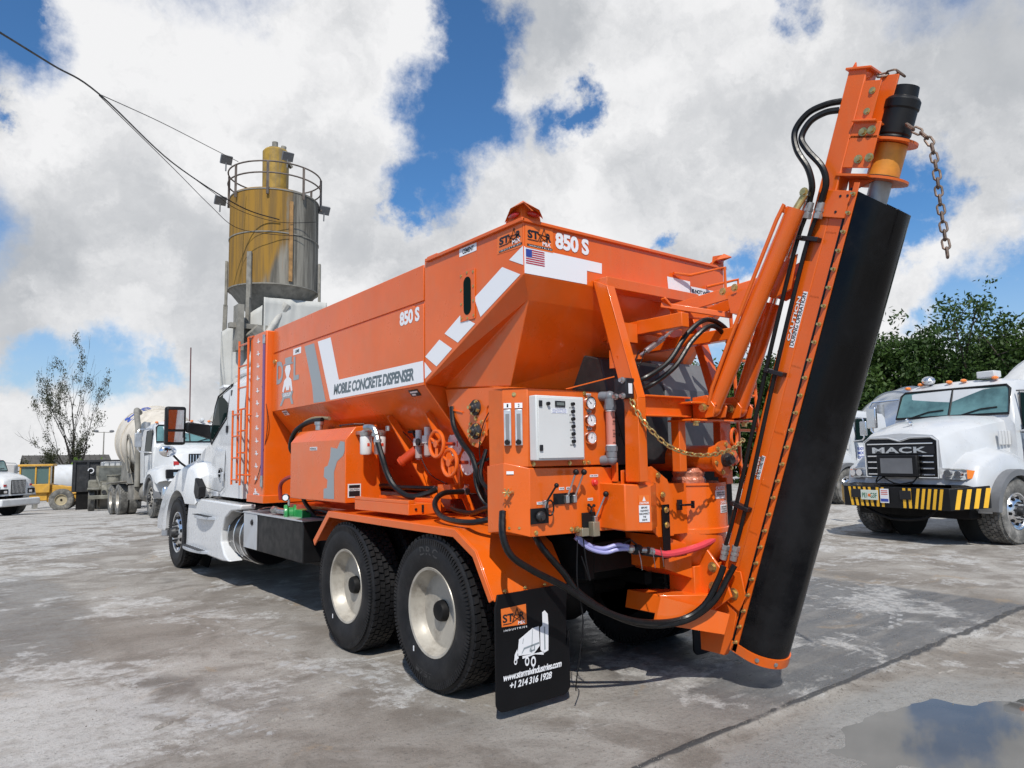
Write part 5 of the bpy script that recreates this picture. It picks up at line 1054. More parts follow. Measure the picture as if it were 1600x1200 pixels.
# chains
def chain(path, link, r, m, name, par, tw=0):
    P = [V(p) for p in path]; Q = []
    n_ = len(P)
    for i in range(n_-1):
        p0 = P[max(i-1, 0)]; p1 = P[i]; p2 = P[i+1]; p3 = P[min(i+2, n_-1)]
        for k in range(40):
            t = k/40; Q.append(.5*((2*p1)+(p2-p0)*t+(2*p0-5*p1+4*p2-p3)*t*t+(3*p1-p0-3*p2+p3)*t**3))
    Q.append(P[-1]); mb = MB(); acc = 0; nxt = 0; idx = 0
    for i in range(1, len(Q)):
        acc += (Q[i]-Q[i-1]).length
        if acc >= nxt:
            d = (Q[i]-Q[i-1]).normalized(); x = d.cross(V((.3, 1, .2))).normalized(); y = d.cross(x)
            s_ = (x+y).normalized() if idx % 2 else (x-y).normalized()
            L, w_ = link*.62, link*.36
            pts = [Q[i]+d*(L*.5*(1 if math.cos(t) > 0 else -1)+w_*math.cos(t))*.9+s_*w_*math.sin(t) for t in np.linspace(0, 2*PI, 12, endpoint=False)]
            mb.tube(pts, r, n=6, closed=True); nxt += link*1.02; idx += 1
    return build(name, mb, m, par, smooth=True)
chain([(-.47, -1.2, 1.93), (-.44, -1.25, 1.81), (-.38, -1.3, 1.71), (-.29, -1.35, 1.62), (-.14, -1.38, 1.57), (.06, -1.4, 1.56), (.31, -1.4, 1.60), (.49, -1.37, 1.67)], .036, .0052, ZNC, 'safety_chain', T)
mb = MB(); mb.tube([V((.47+.035*math.cos(t), -1.3, 1.68+.06*math.sin(t))) for t in np.linspace(0, 2*PI, 14, endpoint=False)], .012, n=6, closed=True); mb.beam((.44, -1.28, 1.62), (.52, -1.28, 1.50), .02, .06); build('chain_hook', mb, ORG, T, smooth=True)
m0 = M(3.68, -.02, .12)
chain([tuple(M(3.72, -.08, .10)), tuple(M(3.735, .0, .12)), tuple(M(3.70, .045, .14))], .05, .0065, RST, 'chain', mast)
dn = M(3.40, .17, .10)
chain([(dn.x, dn.y, dn.z+.01), (dn.x+.01, dn.y-.09, dn.z-.10), (dn.x+.01, dn.y-.115, dn.z-.25), (dn.x+.01, dn.y-.125, dn.z-.50), (dn.x+.01, dn.y-.14, dn.z-.78)], .050, .0068, RST, 'chain', mast)
# PART3
# ================================================================== GROUND
from mathutils import noise as mn
def gh(x, y):
    t = min(max((y-18)/34, 0), 1); return -1.35*t
def axis_pts(a, b, step, lo, hi, grow=1.09):
    c = list(np.arange(a, b, step)); d = step
    while c[-1] < hi: d *= grow; c.append(c[-1]+d)
    d = step; f = []
    x = a
    while x > lo: d *= grow; x -= d; f.append(x)
    return np.array(f[::-1]+c)
xs = axis_pts(-4.2, 5.2, .035, -900, 1500); ys0 = axis_pts(-3.6, 4.5, .035, -60, 2000)
ys = np.unique(np.concatenate([ys0[(ys0 < -1.80) | (ys0 > -1.60)], np.arange(-1.80, -1.60, .009)]))
nx, ny = len(xs), len(ys)
zz = np.zeros((ny, nx)); crack = np.zeros((ny, nx))
for j, y in enumerate(ys):
    for i, x in enumerate(xs):
        z = gh(x, y); near = abs(x) < 9 and -4 < y < 9
        if near:
            p = V((x, y, 0)); z += .006*mn.noise(p*.9)+.0028*mn.noise(p*4.3)+.0014*mn.noise(p*13)
            cy = -1.685+.022*mn.noise(V((x*1.3, 4, 0)))+.014*mn.noise(V((x*6, 9, 0)))*(2.2 if x > 1.9 else .7)+.006*mn.noise(V((x*22, 3, 0)))
            d = y-cy; wd = .020 if x < 1.9 else .030+.012*mn.noise(V((x*9, 2, 1)))
            k = math.exp(-(d/max(.008, wd))**2)*min(1, max(.25, .75+.8*mn.noise(V((x*3.1, y*14, 7)))+.5*mn.noise(V((x*13, y*30, 2))))); crack[j, i] = k
            z += .007*k-.016*(1/(1+math.exp(min(50, max(-50, (d+.03)*90)))))
            if y < -1.6:   # basin that holds the puddle
                q = ((x-.72)/1.38)**2+((y+2.64-.06*(x-.5))/.55)**2+.9*mn.noise(p*1.7)+.35*mn.noise(p*6)
                z -= .020*max(0, min(1, 1.25-q-max(0, x-1.55)*2.5))
                q2 = ((x-1.35)/.9)**2+((y+2.35)/.10)**2+.6*mn.noise(p*2.4)
        elif abs(x) < 60 and y < 60: z += .02*mn.noise(V((x, y, 0))*.25)*min(1, (abs(x)+abs(y))/30)
        zz[j, i] = z
X_, Y_ = np.meshgrid(xs, ys)
co = np.stack([X_, Y_, zz], -1).reshape(-1, 3)
idx = np.arange(nx*ny).reshape(ny, nx)
q = np.stack([idx[:-1, :-1], idx[:-1, 1:], idx[1:, 1:], idx[1:, :-1]], -1).reshape(-1, 4)
me = bpy.data.meshes.new('ground'); me.vertices.add(len(co)); me.vertices.foreach_set('co', co.ravel())
me.loops.add(q.size); me.loops.foreach_set('vertex_index', q.ravel()); me.polygons.add(len(q)); me.polygons.foreach_set('loop_start', np.arange(0, q.size, 4)); me.polygons.foreach_set('loop_total', np.full(len(q), 4)); me.update(calc_edges=True)
me.polygons.foreach_set('use_smooth', [True]*len(q))
at = me.attributes.new('joint', 'FLOAT', 'POINT'); at.data.foreach_set('value', crack.ravel())
trk = np.zeros(len(co)); sel = np.nonzero((np.abs(co[:, 0]) < 6) & (co[:, 1] > -3.5) & (co[:, 1] < 6))[0]
def track(P, w_, dash=0., amp=1.):
    P = np.array(P, float); c2 = co[sel][:, :2]; L0 = 0
    for a_, b_ in zip(P[:-1], P[1:]):
        d_ = b_-a_; L = np.hypot(*d_); t = np.clip(((c2-a_) @ d_)/(L*L), 0, 1); r_2 = np.hypot(*(c2-a_-t[:, None]*d_).T); val = np.exp(-(r_2/w_)**2)*amp
        if dash: val *= (np.sin((L0+t*L)*dash) > -.25)
        trk[sel] = np.maximum(trk[sel], val); L0 += L
for off in (0, .16):
    track([(3.1+off, .9), (2.9+off, .3), (3.0+off, -.35), (3.5+off*.5, -.75)], .028, 28); track([(4.3+off, .2), (4.0+off, -.5), (3.3+off, -1.0), (2.7+off, -1.25)], .028, 30)
    track([(-2.2+off, 5.6), (-1.9+off, 3.4), (-1.75+off, 1.8), (-1.6+off, .5), (-1.2+off, -.6)], .022, 34, .8)
track([(-2.75, .95), (-2.6, .5), (-2.45, .1)], .05, 60); track([(-1.75, 1.35), (-1.5, .9), (-1.35, .35)], .06, 45); track([(-1.6, 2.6), (-1.4, 2.1)], .08, 50); track([(-2.42, .35), (-2.3, -.05)], .05, 70)
at2 = me.attributes.new('track', 'FLOAT', 'POINT'); at2.data.foreach_set('value', trk)
g = bpy.data.objects.new('ground', me); C.objects.link(g); g['kind'] = 'structure'
m = bpy.data.materials.new('wet_dusty_concrete'); m.use_nodes = True; N = NT(m.node_tree); p = m.node_tree.nodes['Principled BSDF']
pos = N.new('ShaderNodeNewGeometry').outputs['Position']; sp = N.new('ShaderNodeSeparateXYZ', i_0=pos)
X, Y, Z = sp.outputs
att = N.new('ShaderNodeAttribute', attribute_name='joint').outputs['Fac']
n1 = N.noise(pos, .45, 8, .62); n2 = N.noise(pos, 1.6, 9, .66, .6); n3 = N.noise(pos, 7, 7, .65); n4 = N.noise(pos, 38, 6, .74); n5 = N.noise(pos, 120, 4, .75); n6 = N.noise(pos, 15, 7, .72)
mp = N.new('ShaderNodeMapping', i_Vector=pos); mp.inputs['Rotation'].default_value = (0, 0, math.radians(28)); mp.inputs['Scale'].default_value = (.35, 2.2, 1)
st = N.noise(mp.outputs[0], 1.4, 12, .74, .15)
mp2 = N.new('ShaderNodeMapping', i_Vector=pos); mp2.inputs['Rotation'].default_value = (0, 0, math.radians(-12)); mp2.inputs['Scale'].default_value = (.25, 3.0, 1)
st2 = N.noise(mp2.outputs[0], 2.0, 8, .65, .3)
base = N.mix(N.ramp(n1, .36, .64), (.250, .222, .190), (.400, .374, .338))
base = N.mix(N.math('MULTIPLY', N.ramp(n2, .42, .62), .75), base, (.165, .140, .115))
base = N.mix(N.math('MULTIPLY', N.ramp(st, .48, .66), .38), base, (.285, .270, .248))
# damp slab between the joint and x = 4.75
dx = N.math('ADD', X, N.math('MULTIPLY', N.math('SUBTRACT', n2, .5), .35))
dy = N.math('ADD', Y, N.math('MULTIPLY', N.math('SUBTRACT', n2, .5), .25))
damp = N.math('MULTIPLY', N.ramp(dx, 4.82, 4.68), N.ramp(dy, -1.72, -1.66)); damp = N.math('MULTIPLY', damp, N.ramp(dx, -.9, .9)); damp = N.math('MULTIPLY', damp, N.ramp(Y, 3.6, 2.4))
dampv = N.math('MULTIPLY', damp, N.ramp(st2, .30, .62, .55, 1.))
base = N.mix(N.math('MULTIPLY', dampv, .90), base, (.105, .111, .121))
# brown damp stains, and one long darker, glossier patch at the left
ds = N.math('MULTIPLY', N.ramp(N.noise(pos, .33, 7, .6, .5), .56, .64), N.ramp(Y, -1.0, 1.5)); lp_ = N.math('ADD', N.math('POWER', N.math('DIVIDE', N.math('ADD', X, 3.15), .55), 2.), N.math('POWER', N.math('DIVIDE', N.math('SUBTRACT', Y, 5.4), 2.9), 2.)); ds = N.math('MAXIMUM', ds, N.ramp(N.math('ADD', lp_, N.math('MULTIPLY', N.math('SUBTRACT', n2, .5), 3.2)), 1.3, .6)); base = N.mix(N.math('MULTIPLY', ds, .55), base, (.135, .118, .10))
tan_ = N.ramp(N.noise(pos, 1.1, 8, .7, 1.2), .60, .66); base = N.mix(N.math('MULTIPLY', tan_, .5), base, (.32, .235, .15))
# white cement residue
wm = N.noise(pos, .75, 12, .74, .25); far = N.ramp(N.math('ADD', N.math('ABSOLUTE', X), N.math('MULTIPLY', Y, .7)), 4.5, 16, 0, .11)
wht = N.ramp(N.math('ADD', N.math('ADD', wm, N.math('MULTIPLY', N.math('SUBTRACT', n4, .5), .07)), far), .535, .585)
wh2 = N.math('MULTIPLY', N.ramp(st, .58, .66), N.ramp(N.noise(pos, 3.1, 8, .7), .50, .58))
wh3 = N.math('MULTIPLY', N.ramp(st2, .56, .62), N.ramp(N.noise(pos, .8, 5, .6), .50, .60))
wht = N.math('MAXIMUM', wht, N.math('MAXIMUM', wh2, wh3)); wht = N.math('MULTIPLY', wht, N.math('MULTIPLY', N.ramp(n3, .34, .56, .25, 1.), N.ramp(n6, .36, .56, .35, 1.)))
leftwhite = N.ramp(N.math('ADD', N.vmath('DISTANCE', pos, (-3.55, .9, 0), out=1), N.math('MULTIPLY', N.math('SUBTRACT', n2, .5), 1.6)), 1.15, .75); wht = N.math('MAXIMUM', wht, N.math('MULTIPLY', leftwhite, N.ramp(n3, .3, .55, .3, .8)))
base = N.mix(N.math('MULTIPLY', wht, .82), base, (.58, .57, .55))
# flat grey, glossier zone round the puddle
pd = N.math('ADD', N.math('POWER', N.math('DIVIDE', N.math('SUBTRACT', X, .35), 1.55), 2.), N.math('POWER', N.math('DIVIDE', N.math('ADD', Y, 2.55), .80), 2.))
pr = N.math('MULTIPLY', N.ramp(N.math('ADD', pd, N.math('MULTIPLY', N.math('SUBTRACT', n2, .5), 1.6)), 1.35, .7), N.ramp(Y, -1.75, -1.95))
base = N.mix(N.math('MULTIPLY', pr, .8), base, (.31, .305, .29))
# speckle, aggregate and joint
base = N.mix(N.ramp(n4, .52, .68, 0., .62), base, (.085, .077, .068)); base = N.mix(N.ramp(n5, .56, .68, 0, .6), base, (.44, .41, .36)); base = N.mix(N.ramp(n6, .54, .70, 0, .4), base, (.11, .10, .088))
base = N.mix(N.ramp(att, .12, .5, 0, .92), base, (.040, .040, .042)); trk = N.new('ShaderNodeAttribute', attribute_name='track').outputs['Fac']; base = N.mix(N.math('MULTIPLY', N.ramp(trk, .35, .7), N.ramp(n6, .42, .56, .1, .85)), base, (.45, .45, .445))
N.l.new(base, p.inputs['Base Color'])
wet = N.math('MULTIPLY', N.math('MAXIMUM', dampv, N.math('MAXIMUM', N.math('MULTIPLY', ds, .8), pr)), N.ramp(n3, .3, .6, .4, 1.)); rough = N.ramp(wet, 0., 1., .80, .24, False)
N.l.new(rough, p.inputs['Roughness'])
hh = N.math('ADD', N.math('MULTIPLY', n4, .55), N.math('ADD', N.math('MULTIPLY', n3, .8), N.math('MULTIPLY', n5, .28))); hh = N.math('ADD', hh, N.math('MULTIPLY', n6, .6)); hh = N.math('ADD', hh, N.math('MULTIPLY', st2, .7))
b = N.new('ShaderNodeBump', i_Height=hh); b.inputs['Strength'].default_value = .75; b.inputs['Distance'].default_value = .02; N.l.new(b.outputs[0], p.inputs['Normal'])
me.materials.append(m)
# puddle: a water sheet that shows where the basin dips below it
WAT = bpy.data.materials.new('puddle_water'); WAT.use_nodes = True; N = NT(WAT.node_tree); p = WAT.node_tree.nodes['Principled BSDF']
p.inputs['Base Color'].default_value = (.30, .29, .265, 1); p.inputs['Roughness'].default_value = .02; p.inputs['IOR'].default_value = 1.5; p.inputs['Specular IOR Level'].default_value = .5
tcw = N.new('ShaderNodeTexCoord').outputs['Object']; N.l.new(N.mix(N.ramp(N.noise(tcw, 1.1, 3, .5), .35, .65), (.085, .083, .077), (.135, .13, .12)), p.inputs['Base Color'])
b = N.new('ShaderNodeBump', i_Height=N.noise(tcw, 3, 2, .5)); b.inputs['Strength'].default_value = .02; N.l.new(b.outputs[0], p.inputs['Normal'])
mb = MB(); mb.add([(-1.6, -3.55, -.0262), (2.6, -3.55, -.0262), (2.6, -1.95, -.0262), (-1.6, -1.95, -.0262)], [(0, 1, 2, 3)])
pw = build('puddle_water', mb, WAT, kind='structure')
# grit and crumbs
def zat(x, y):
    i = min(nx-1, np.searchsorted(xs, x)); j = min(ny-1, np.searchsorted(ys, y)); return float(zz[j, i])
mb = MB()
for k in range(7000):
    if k < 2600: x = random.uniform(-1.4, 4.6); y = -1.72+random.gauss(0, .10)
    else: x = random.uniform(-3.9, 4.5); y = random.uniform(-3.3, 4.2) if random.random() < .8 else random.uniform(3, 9)
    r = random.choice((.0022, .003, .003, .004, .006))*random.uniform(.6, 1.3); z = zat(x, y)
    if z < -.028: continue
    a = random.uniform(0, 6.28); c_, s_ = math.cos(a), math.sin(a)
    vs = [(x+r*(c_*u-s_*v_*.8), y+r*(s_*u+c_*v_*.8), z+r*h) for u, v_, h in ((1, 0, 0), (-.4, .9, 0), (-.6, -.8, 0), (.1, .1, .9))]
    mb.add(vs, [(0, 1, 3), (1, 2, 3), (2, 0, 3)])
build('gravel', mb, mat('grit', (.21, .19, .165), .9, var=.5, vscale=.7), kind='stuff')
def lump(c, sx, sy, sz, rot, label, name='concrete_lump'):
    mb = MB(); R = []; n_ = 14
    for j in range(7):
        t = PI*.5*j/6; R.append([V((sx*math.cos(t)*math.cos(a)*(1+.25*mn.noise(V((math.cos(a)*2, math.sin(a)*2, j*.7+c[0])))), sy*math.cos(t)*math.sin(a)*(1+.3*mn.noise(V((math.sin(a)*3, j*.5, c[0])))), sz*math.sin(t)+.004*mn.noise(V((a, j, 0))*2))) for a in np.linspace(0, 2*PI, n_, endpoint=False)])
    Mz = Matrix.Rotation(rot, 3, 'Z'); R = [[Mz @ p_ + V(c) for p_ in r] for r in R]; mb.rings(R)
    build(name, mb, mat('lump_concrete', (.27, .25, .225), .9, var=.3, vscale=30, bump=.5, bscale=60), smooth=True, label=label, cat='debris')
lump((-2.77, .52, .0), .075, .022, .016, .55, 'thin broken flake of concrete lying on the tan ground')
lump((-2.22, .18, .0), .042, .030, .014, .2, 'small round grey blob of hardened cement on the ground')
lump((1.85, -2.02, -.018), .12, .012, .010, -.25, 'long thin twig shaped crumb beside the slab joint', 'dirt_clod')

# ================================================================== SILO
S = root('cement_silo', 'tall stained yellow and grey cement silo with a railing on top and white tarps below', 'silo', (7.09, 26.85, gh(0, 26.85)))
SC = V((7.09, 26.85, 0)); gz = gh(0, 26.85)
ms = bpy.data.materials.new('stained_shaded_silo_paint'); ms.use_nodes = True; N = NT(ms.node_tree); p = ms.node_tree.nodes['Principled BSDF']
pos = N.new('ShaderNodeTexCoord').outputs['Object']; sp = N.new('ShaderNodeSeparateXYZ', i_0=pos).outputs
mp = N.new('ShaderNodeMapping', i_Vector=pos); mp.inputs['Scale'].default_value = (1, 1, .05); sn = N.noise(mp.outputs[0], 1.9, 8, .68); sn2 = N.noise(mp.outputs[0], 4.5, 7, .7)
side = N.math('ADD', N.math('MULTIPLY', sp[0], .92), N.math('MULTIPLY', sp[1], -.35))  # right side greyed: its shade as well as stains put into the colour
k_ = N.math('ADD', N.math('ADD', side, N.math('MULTIPLY', N.math('SUBTRACT', sn, .5), 1.5)), N.math('MULTIPLY', N.math('SUBTRACT', N.noise(pos, 1.2, 5, .6), .5), .8))
low = N.math('ADD', N.math('MULTIPLY', sp[2], -.30), N.math('MULTIPLY', N.math('SUBTRACT', sn, .5), 1.2))
gray = N.math('MAXIMUM', N.ramp(k_, .40, .95), N.ramp(N.math('ADD', low, N.math('MULTIPLY', side, .5)), .26, .56))
yel = N.mix(N.ramp(sn2, .4, .65), (.31, .175, .036), (.19, .12, .045)); gry = N.mix(N.ramp(sn2, .38, .62), (.105, .098, .084), (.27, .255, .22))
cc = N.mix(gray, yel, gry); cc = N.mix(N.math('MULTIPLY', N.ramp(sn, .60, .68), N.ramp(side, .2, .6)), cc, (.04, .036, .03)); cc = N.mix(N.math('MULTIPLY', N.ramp(sn2, .66, .74), .5), cc, (.30, .13, .04))
N.l.new(cc, p.inputs['Base Color']); p.inputs['Roughness'].default_value = .85; p.inputs['Specular IOR Level'].default_value = .15
def at_(a, r, z): return V((7.09+r*math.sin(a), 26.85+r*math.cos(a), z))
mb = MB(); mb.lathe([(0, 13.22), (1.86, 13.16), (1.90, 13.10), (1.90, 8.95), (1.86, 8.93)], SC, (0, 0, 1), 64); sh = build('silo_shell', mb, ms, S, smooth=True, ang=30)
mb = MB()
for z in (13.08, 11.2, 8.96): mb.lathe([(1.902, z-.03), (1.925, z-.03), (1.925, z+.02), (1.902, z+.02)], SC, (0, 0, 1), 64)
build('shell_seam', mb, CON, sh)
mb = MB(); mb.lathe([(1.88, 8.94), (.55, 7.3), (.35, 6.6), (.001, 6.6)], SC, (0, 0, 1), 40); build('silo_cone', mb, CON, S, smooth=True)
mb = MB(); mb.lathe([(.56, 13.2), (.58, 15.45), (.50, 15.55), (0, 15.57)], SC, (0, 0, 1), 28); fl_ = build('dust_filter', mb, mat('filter_yellow_paint', (.33, .205, .028), .6, var=.25, streak=((.17, .15, .11), .7, 6)), S, smooth=True)
mb = MB(); mb.cyl(SC+V((-.05, 0, 15.55)), SC+V((-.05, 0, 15.95)), .13, n=12); mb.lathe([(.25, 0), (.25, .06), (0, .12)], SC+V((-.1, 0, 15.6)), (0, 0, 1), 14); mb.cyl(SC+V((.28, -.1, 15.5)), SC+V((.32, -.1, 15.8)), .12, n=12); mb.beam(SC+V((.35, -.3, 15.2)), SC+V((.62, -.3, 14.8)), .2, .1); build('filter_vent', mb, CON, fl_, smooth=True)
mb = MB(); k = 48
for z in (14.25, 13.75): mb.tube([at_(a, 2.0, z) for a in np.linspace(0, 2*PI, k, endpoint=False)], .035, n=6, closed=True)
for a in np.linspace(0, 2*PI, 8, endpoint=False)+.5: mb.beam(at_(a, 2.0, 12.8), at_(a, 2.0, 14.25), .06, .09)
build('top_railing', mb, mat('rusty_railing', (.13, .105, .09), .7, var=.3), S, smooth=True)
mb = MB()
for k, (a, z, dz) in enumerate(((-1.35+PI*1.0, 14.05, 0), (1.2+PI*.5, 14.2, 0))): pass
for (p_, z) in ((at_(math.radians(280), 2.1, 0), 14.75), (at_(math.radians(175), 1.2, 0), 14.9), (at_(math.radians(115), 2.15, 0), 12.9), (at_(math.radians(290), 2.3, 0), 13.0)):
    m_ = MB(); c = V((p_.x, p_.y, z)); m_.obox(c, (.24, 0, 0), (0, .06, .04), (0, -.1, .16)); m_.cyl(c+V((0, .02, -.1)), c+V((0, .05, -.5)), .03, n=6); build('flood_light', m_, GRY, S)
mb = MB()
for a in (math.radians(229), math.radians(121), math.radians(294), math.radians(30)):
    mb.beam(at_(a, 1.99, 8.3), at_(a, 1.99, 10.3), .20, .10, up=(math.sin(a), math.cos(a), 0)); mb.beam(at_(a, 2.0, 8.35), at_(a, 2.15, gz), .16, .16, up=(math.sin(a), math.cos(a), 0))
build('support_leg', mb, CON, S)
mb = MB(); mb.beam(at_(3.13, 1.95, 12.6), at_(3.13, 1.95, 9.1), .14, .08, up=(0, -1, 0)); build('ladder_rail', mb, mat('rust_pipe', (.34, .19, .07), .7, var=.3), S)
for z in (6.6, 4.2, 1.8):
    mb = MB(); ps = [at_(a, 1.98, z) for a in (-2.75, -1.3, .9, 2.35)]
    for q in range(4): mb.beam(ps[q], ps[(q+1) % 4], .14, .16)
    build('cross_beam', mb, CON, S)
mb = MB(); mb.tube([SC+V((-.1, -1.4, 7.9)), SC+V((-1.9, -2.2, 5.2)), SC+V((-3.2, -2.6, 3.0))], .14, n=12); mb.tube([SC+V((-.1, -1.4, 7.9)), SC+V((.05, -1.5, 8.2))], .2, n=10); build('screw_conveyor', mb, mat('matt_grey_pipe', (.42, .41, .38), .7, var=.15), S, smooth=True)
mb = MB(); mb.box(4.75, 6.3, 25.2, 25.5, 6.95, 7.15); mb.cyl((5.6, 25.2, 6.9), (6.4, 25.3, 6.2), .35, n=14); mb.box(5.0, 5.25, 25.0, 25.6, 6.0, 7.9); build('gate_machinery', mb, CON, S)
def tarp(name, p0, p1, zt0, zt1, zb, bul=.055):
    mb = MB(); nu, nv = 40, 34; p0, p1 = V(p0), V(p1); nn = V((p1.y-p0.y, -(p1.x-p0.x), 0)).normalized(); vs = []
    for j in range(nv+1):
        for i in range(nu+1):
            u_, v_ = i/nu, j/nv; b_ = p0.lerp(p1, u_); zt = zt0+(zt1-zt0)*u_; z = zt+(zb-zt)*v_
            o_ = bul*(mn.noise(V((u_*5, v_*3, zt0)))+.6*mn.noise(V((u_*11+v_*3, v_*2, 5)))); vs.append((b_.x+nn.x*o_, b_.y+nn.y*o_, z+.04*mn.noise(V((u_*4, 0, 1)))*(1-v_)))
    mb.add(vs, [(j*(nu+1)+i, j*(nu+1)+i+1, (j+1)*(nu+1)+i+1, (j+1)*(nu+1)+i) for j in range(nv) for i in range(nu)]); o = build(name, mb, TRP, S, smooth=True, ang=180)
    so = o.modifiers.new('thickness', 'SOLIDIFY'); so.thickness = .01
tarp('tarpaulin', (6.1, 25.2, 0), (9.0, 25.5, 0), 8.35, 8.5, gz); tarp('tarpaulin', (4.72, 26.3, 0), (6.05, 25.2, 0), 6.9, 8.0, gz); tarp('tarpaulin', (9.0, 25.5, 0), (9.0, 28.3, 0), 8.4, 8.3, gz)
# power cables
for nm, pts, lab in (('power_cable', [(-5.0, 11.2, 9.9), (-4.13, 12.54, 10.39), (-2.43, 15.44, 11.2), (-1.16, 17.33, 11.64), (1.95, 22.99, 12.40), (4.94, 24.91, 11.95), (6.6, 24.9, 11.7)], 'thick black cable sagging from the upper left down to the silo'),
                     ('power_cable', [(-1.16, 17.33, 11.64), (1.09, 20.93, 12.9), (3.39, 23.44, 13.5), (4.9, 25.09, 13.9)], 'upper thin cable rising to the silo railing'),
                     ('power_cable', [(-1.16, 17.33, 11.60), (1.9, 22.7, 12.1), (3.6, 24.2, 11.5), (4.85, 25.1, 11.1), (6.2, 24.9, 11.0), (7.6, 24.85, 11.15)], 'lowest thin cable looping across the silo shell'),
                     ('power_cable', [(1.95, 22.99, 12.40), (3.6, 24.0, 12.0), (4.9, 24.95, 11.8), (6.5, 24.8, 11.55), (8.2, 24.9, 11.9)], 'middle thin cable sagging over the yellow silo shell')):
    m_ = MB(); m_.tube(pts, .024 if 'thick' in lab else .013, n=5, smooth=8); o = build(nm, m_, BLK, label=lab, cat='cable', group='cables running to the silo')

# ================================================================== OTHER TRUCKS (built at the origin facing +Y, then placed)
def conv_truck(label, loc, rot, style, pitch=0, wb=4.9, drum=None, dusty=RUBD, group='concrete trucks parked in the yard', detail=True, name='concrete_mixer_truck'):
    WORLD_T = root(name, label, 'truck', (0, 0, 0), group); R = WORLD_T
    body = mat('yard_truck_white', (.56, .575, .59), .33, var=.03, coat=.4, dirt=((.42, .40, .36), .22, 2.0), rvar=.08) if style == 'mack' else WHD; wx = 1.30 if style == 'mack' else 1.15
    dirt = mat('mud_grey_chassis', (.19, .175, .15), .85, var=.35, vscale=4, dirt=((.33, .31, .27), .6, 5))
    mb = MB()
    for sx in (-.42, .42): mb.box(sx-.05, sx+.05, -wb-2.2, 1.0, .72, 1.0)
    for y in (.4, -1.5, -3, -wb-.7, -wb-2.0): mb.box(-.38, .38, y-.06, y+.06, .76, .96)
    build('chassis_frame', mb, dirt if style == 'flat' else CHS, R)
    mb = MB(); mb.cyl((-.9, 0, .52), (.9, 0, .52), .07, n=12)
    for y in (-wb, -wb-1.35): mb.cyl((-.9, y, .52), (.9, y, .52), .1, n=12)
    mb.box(-.35, .35, -.9, .8, .45, .75); build('axle_housing', mb, dirt if style == 'flat' else CHS, R)
    for sx in (-1, 1):
        wheel(R, (sx*wx, .06, .54), (sx, 0, 0), .54, .40, .29, 'steer', tread=40 if detail else 30, rub=dusty, rim=RIM if style == 'flat' else ALU, name='front_wheel')
        for y in (-wb, -wb-1.35): wheel(R, (sx*1.18, y, .52), (sx, 0, 0), .52, .27, .29, 'dish', tread=30, rub=dusty, rim=RIM); wheel(R, (sx*.88, y, .52), (sx, 0, 0), .52, .27, .29, 'dish', tread=0, rub=dusty, rim=RIM, name='inner_wheel')
    # cab
    secs = []
    for (y, xb, xm, xt, zb, zt) in ((-2.15, 1.0, 1.02, .95, 1.0, 2.74), (-1.4, 1.0, 1.02, .95, 1.0, 2.80), (-.85, 1.0, 1.02, .93, 1.0, 2.80), (-.68, 1.0, 1.02, .92, 1.0, 2.72), (-.60, 1.0, 1.02, .94, 1.0, 2.62), (-.42, 1.0, 1.01, 1.0, 1.0, 2.13)):
        h = [(xb, zb), (xm, 1.9 if zt > 2.2 else 1.6), (xt, zt-.16), (xt-.07, zt-.05), (xt-.25, zt), (0, zt+.02)]
        secs.append([(-x, y, z) for x, z in h]+[(x, y, z) for x, z in h[::-1][1:]])
    mb = MB(); mb.rings(secs); cb = fix_normals(build('cab', mb, body, R, smooth=True, ang=38))
    mb = MB(); W = [(-.93, 2.16, -.43), (-.90, 2.60, -.60), (-.84, 2.665, -.635), (.84, 2.665, -.635), (.90, 2.60, -.60), (.93, 2.16, -.43)]
    mb.ngon_prism([(x, y+.006, z) for x, z, y in W], (0, .006, 0)); ws = fix_normals(build('windscreen', mb, WSG, cb))
    mb = MB(); mb.tube([(x, y+.014, z) for x, z, y in W], .022, n=6, closed=True); mb.tube([(0, -.415, 2.16), (0, -.62, 2.665)], .02, n=6)
    for sx in (-.5, .35): mb.tube([(sx+.35, -.40, 2.15), (sx, -.44, 2.26), (sx-.25, -.45, 2.28)], .012, n=5)
    build('windscreen_seal', mb, BLK, ws)
    if style == 'mack': cb.scale = (1.10, 1, 1)
    mb = MB()
    for sx in (-1, 1): mb.ngon_prism([(sx*1.023, -.62, 1.85), (sx*1.023, -1.45, 1.85), (sx*.966, -1.45, 2.52), (sx*.966, -.74, 2.52)], (sx*.006, 0, 0))
    sg = build('side_window', mb, GLS, cb)
    mb = MB()
    for sx in (-1, 1): mb.tube([(sx*1.025, -.58, 1.83), (sx*1.025, -1.50, 1.83), (sx*.968, -1.50, 2.55), (sx*.968, -.72, 2.55)], .012, n=5, closed=True); mb.tube([(sx*1.016, -.58, 1.8), (sx*1.006, -.6, 1.05), (sx*1.006, -1.55, 1.05), (sx*1.022, -1.55, 1.9)], .005, n=4)
    build('door_seam', mb, DBK, cb)
    for x in (-.62, -.12, .12, .62, .86):
        mb = MB(); mb.sph((x, -.74, 2.815 if abs(x) < .8 else 2.76), (.05, .07, .035), 10); build('roof_marker_lamp', mb, AMB, cb, smooth=True)
    mb = MB(); mb.box(-.62, -.34, -.95, -.72, 2.83, 2.95) if style == 'mack' else mb.cyl((-.4, -1, 2.82), (-.4, -.6, 2.86), .05, n=10); build('roof_beacon', mb, WHD, cb, bevel=.015)
    if style == 'mack': mb = MB(); mb.sph((.50, -.78, 2.88), (.11, .12, .09), 12); mb.cyl((.50, -.85, 2.8), (.50, -.85, 2.88), .03, n=8); build('roof_lamp', mb, ALU, cb, smooth=True)
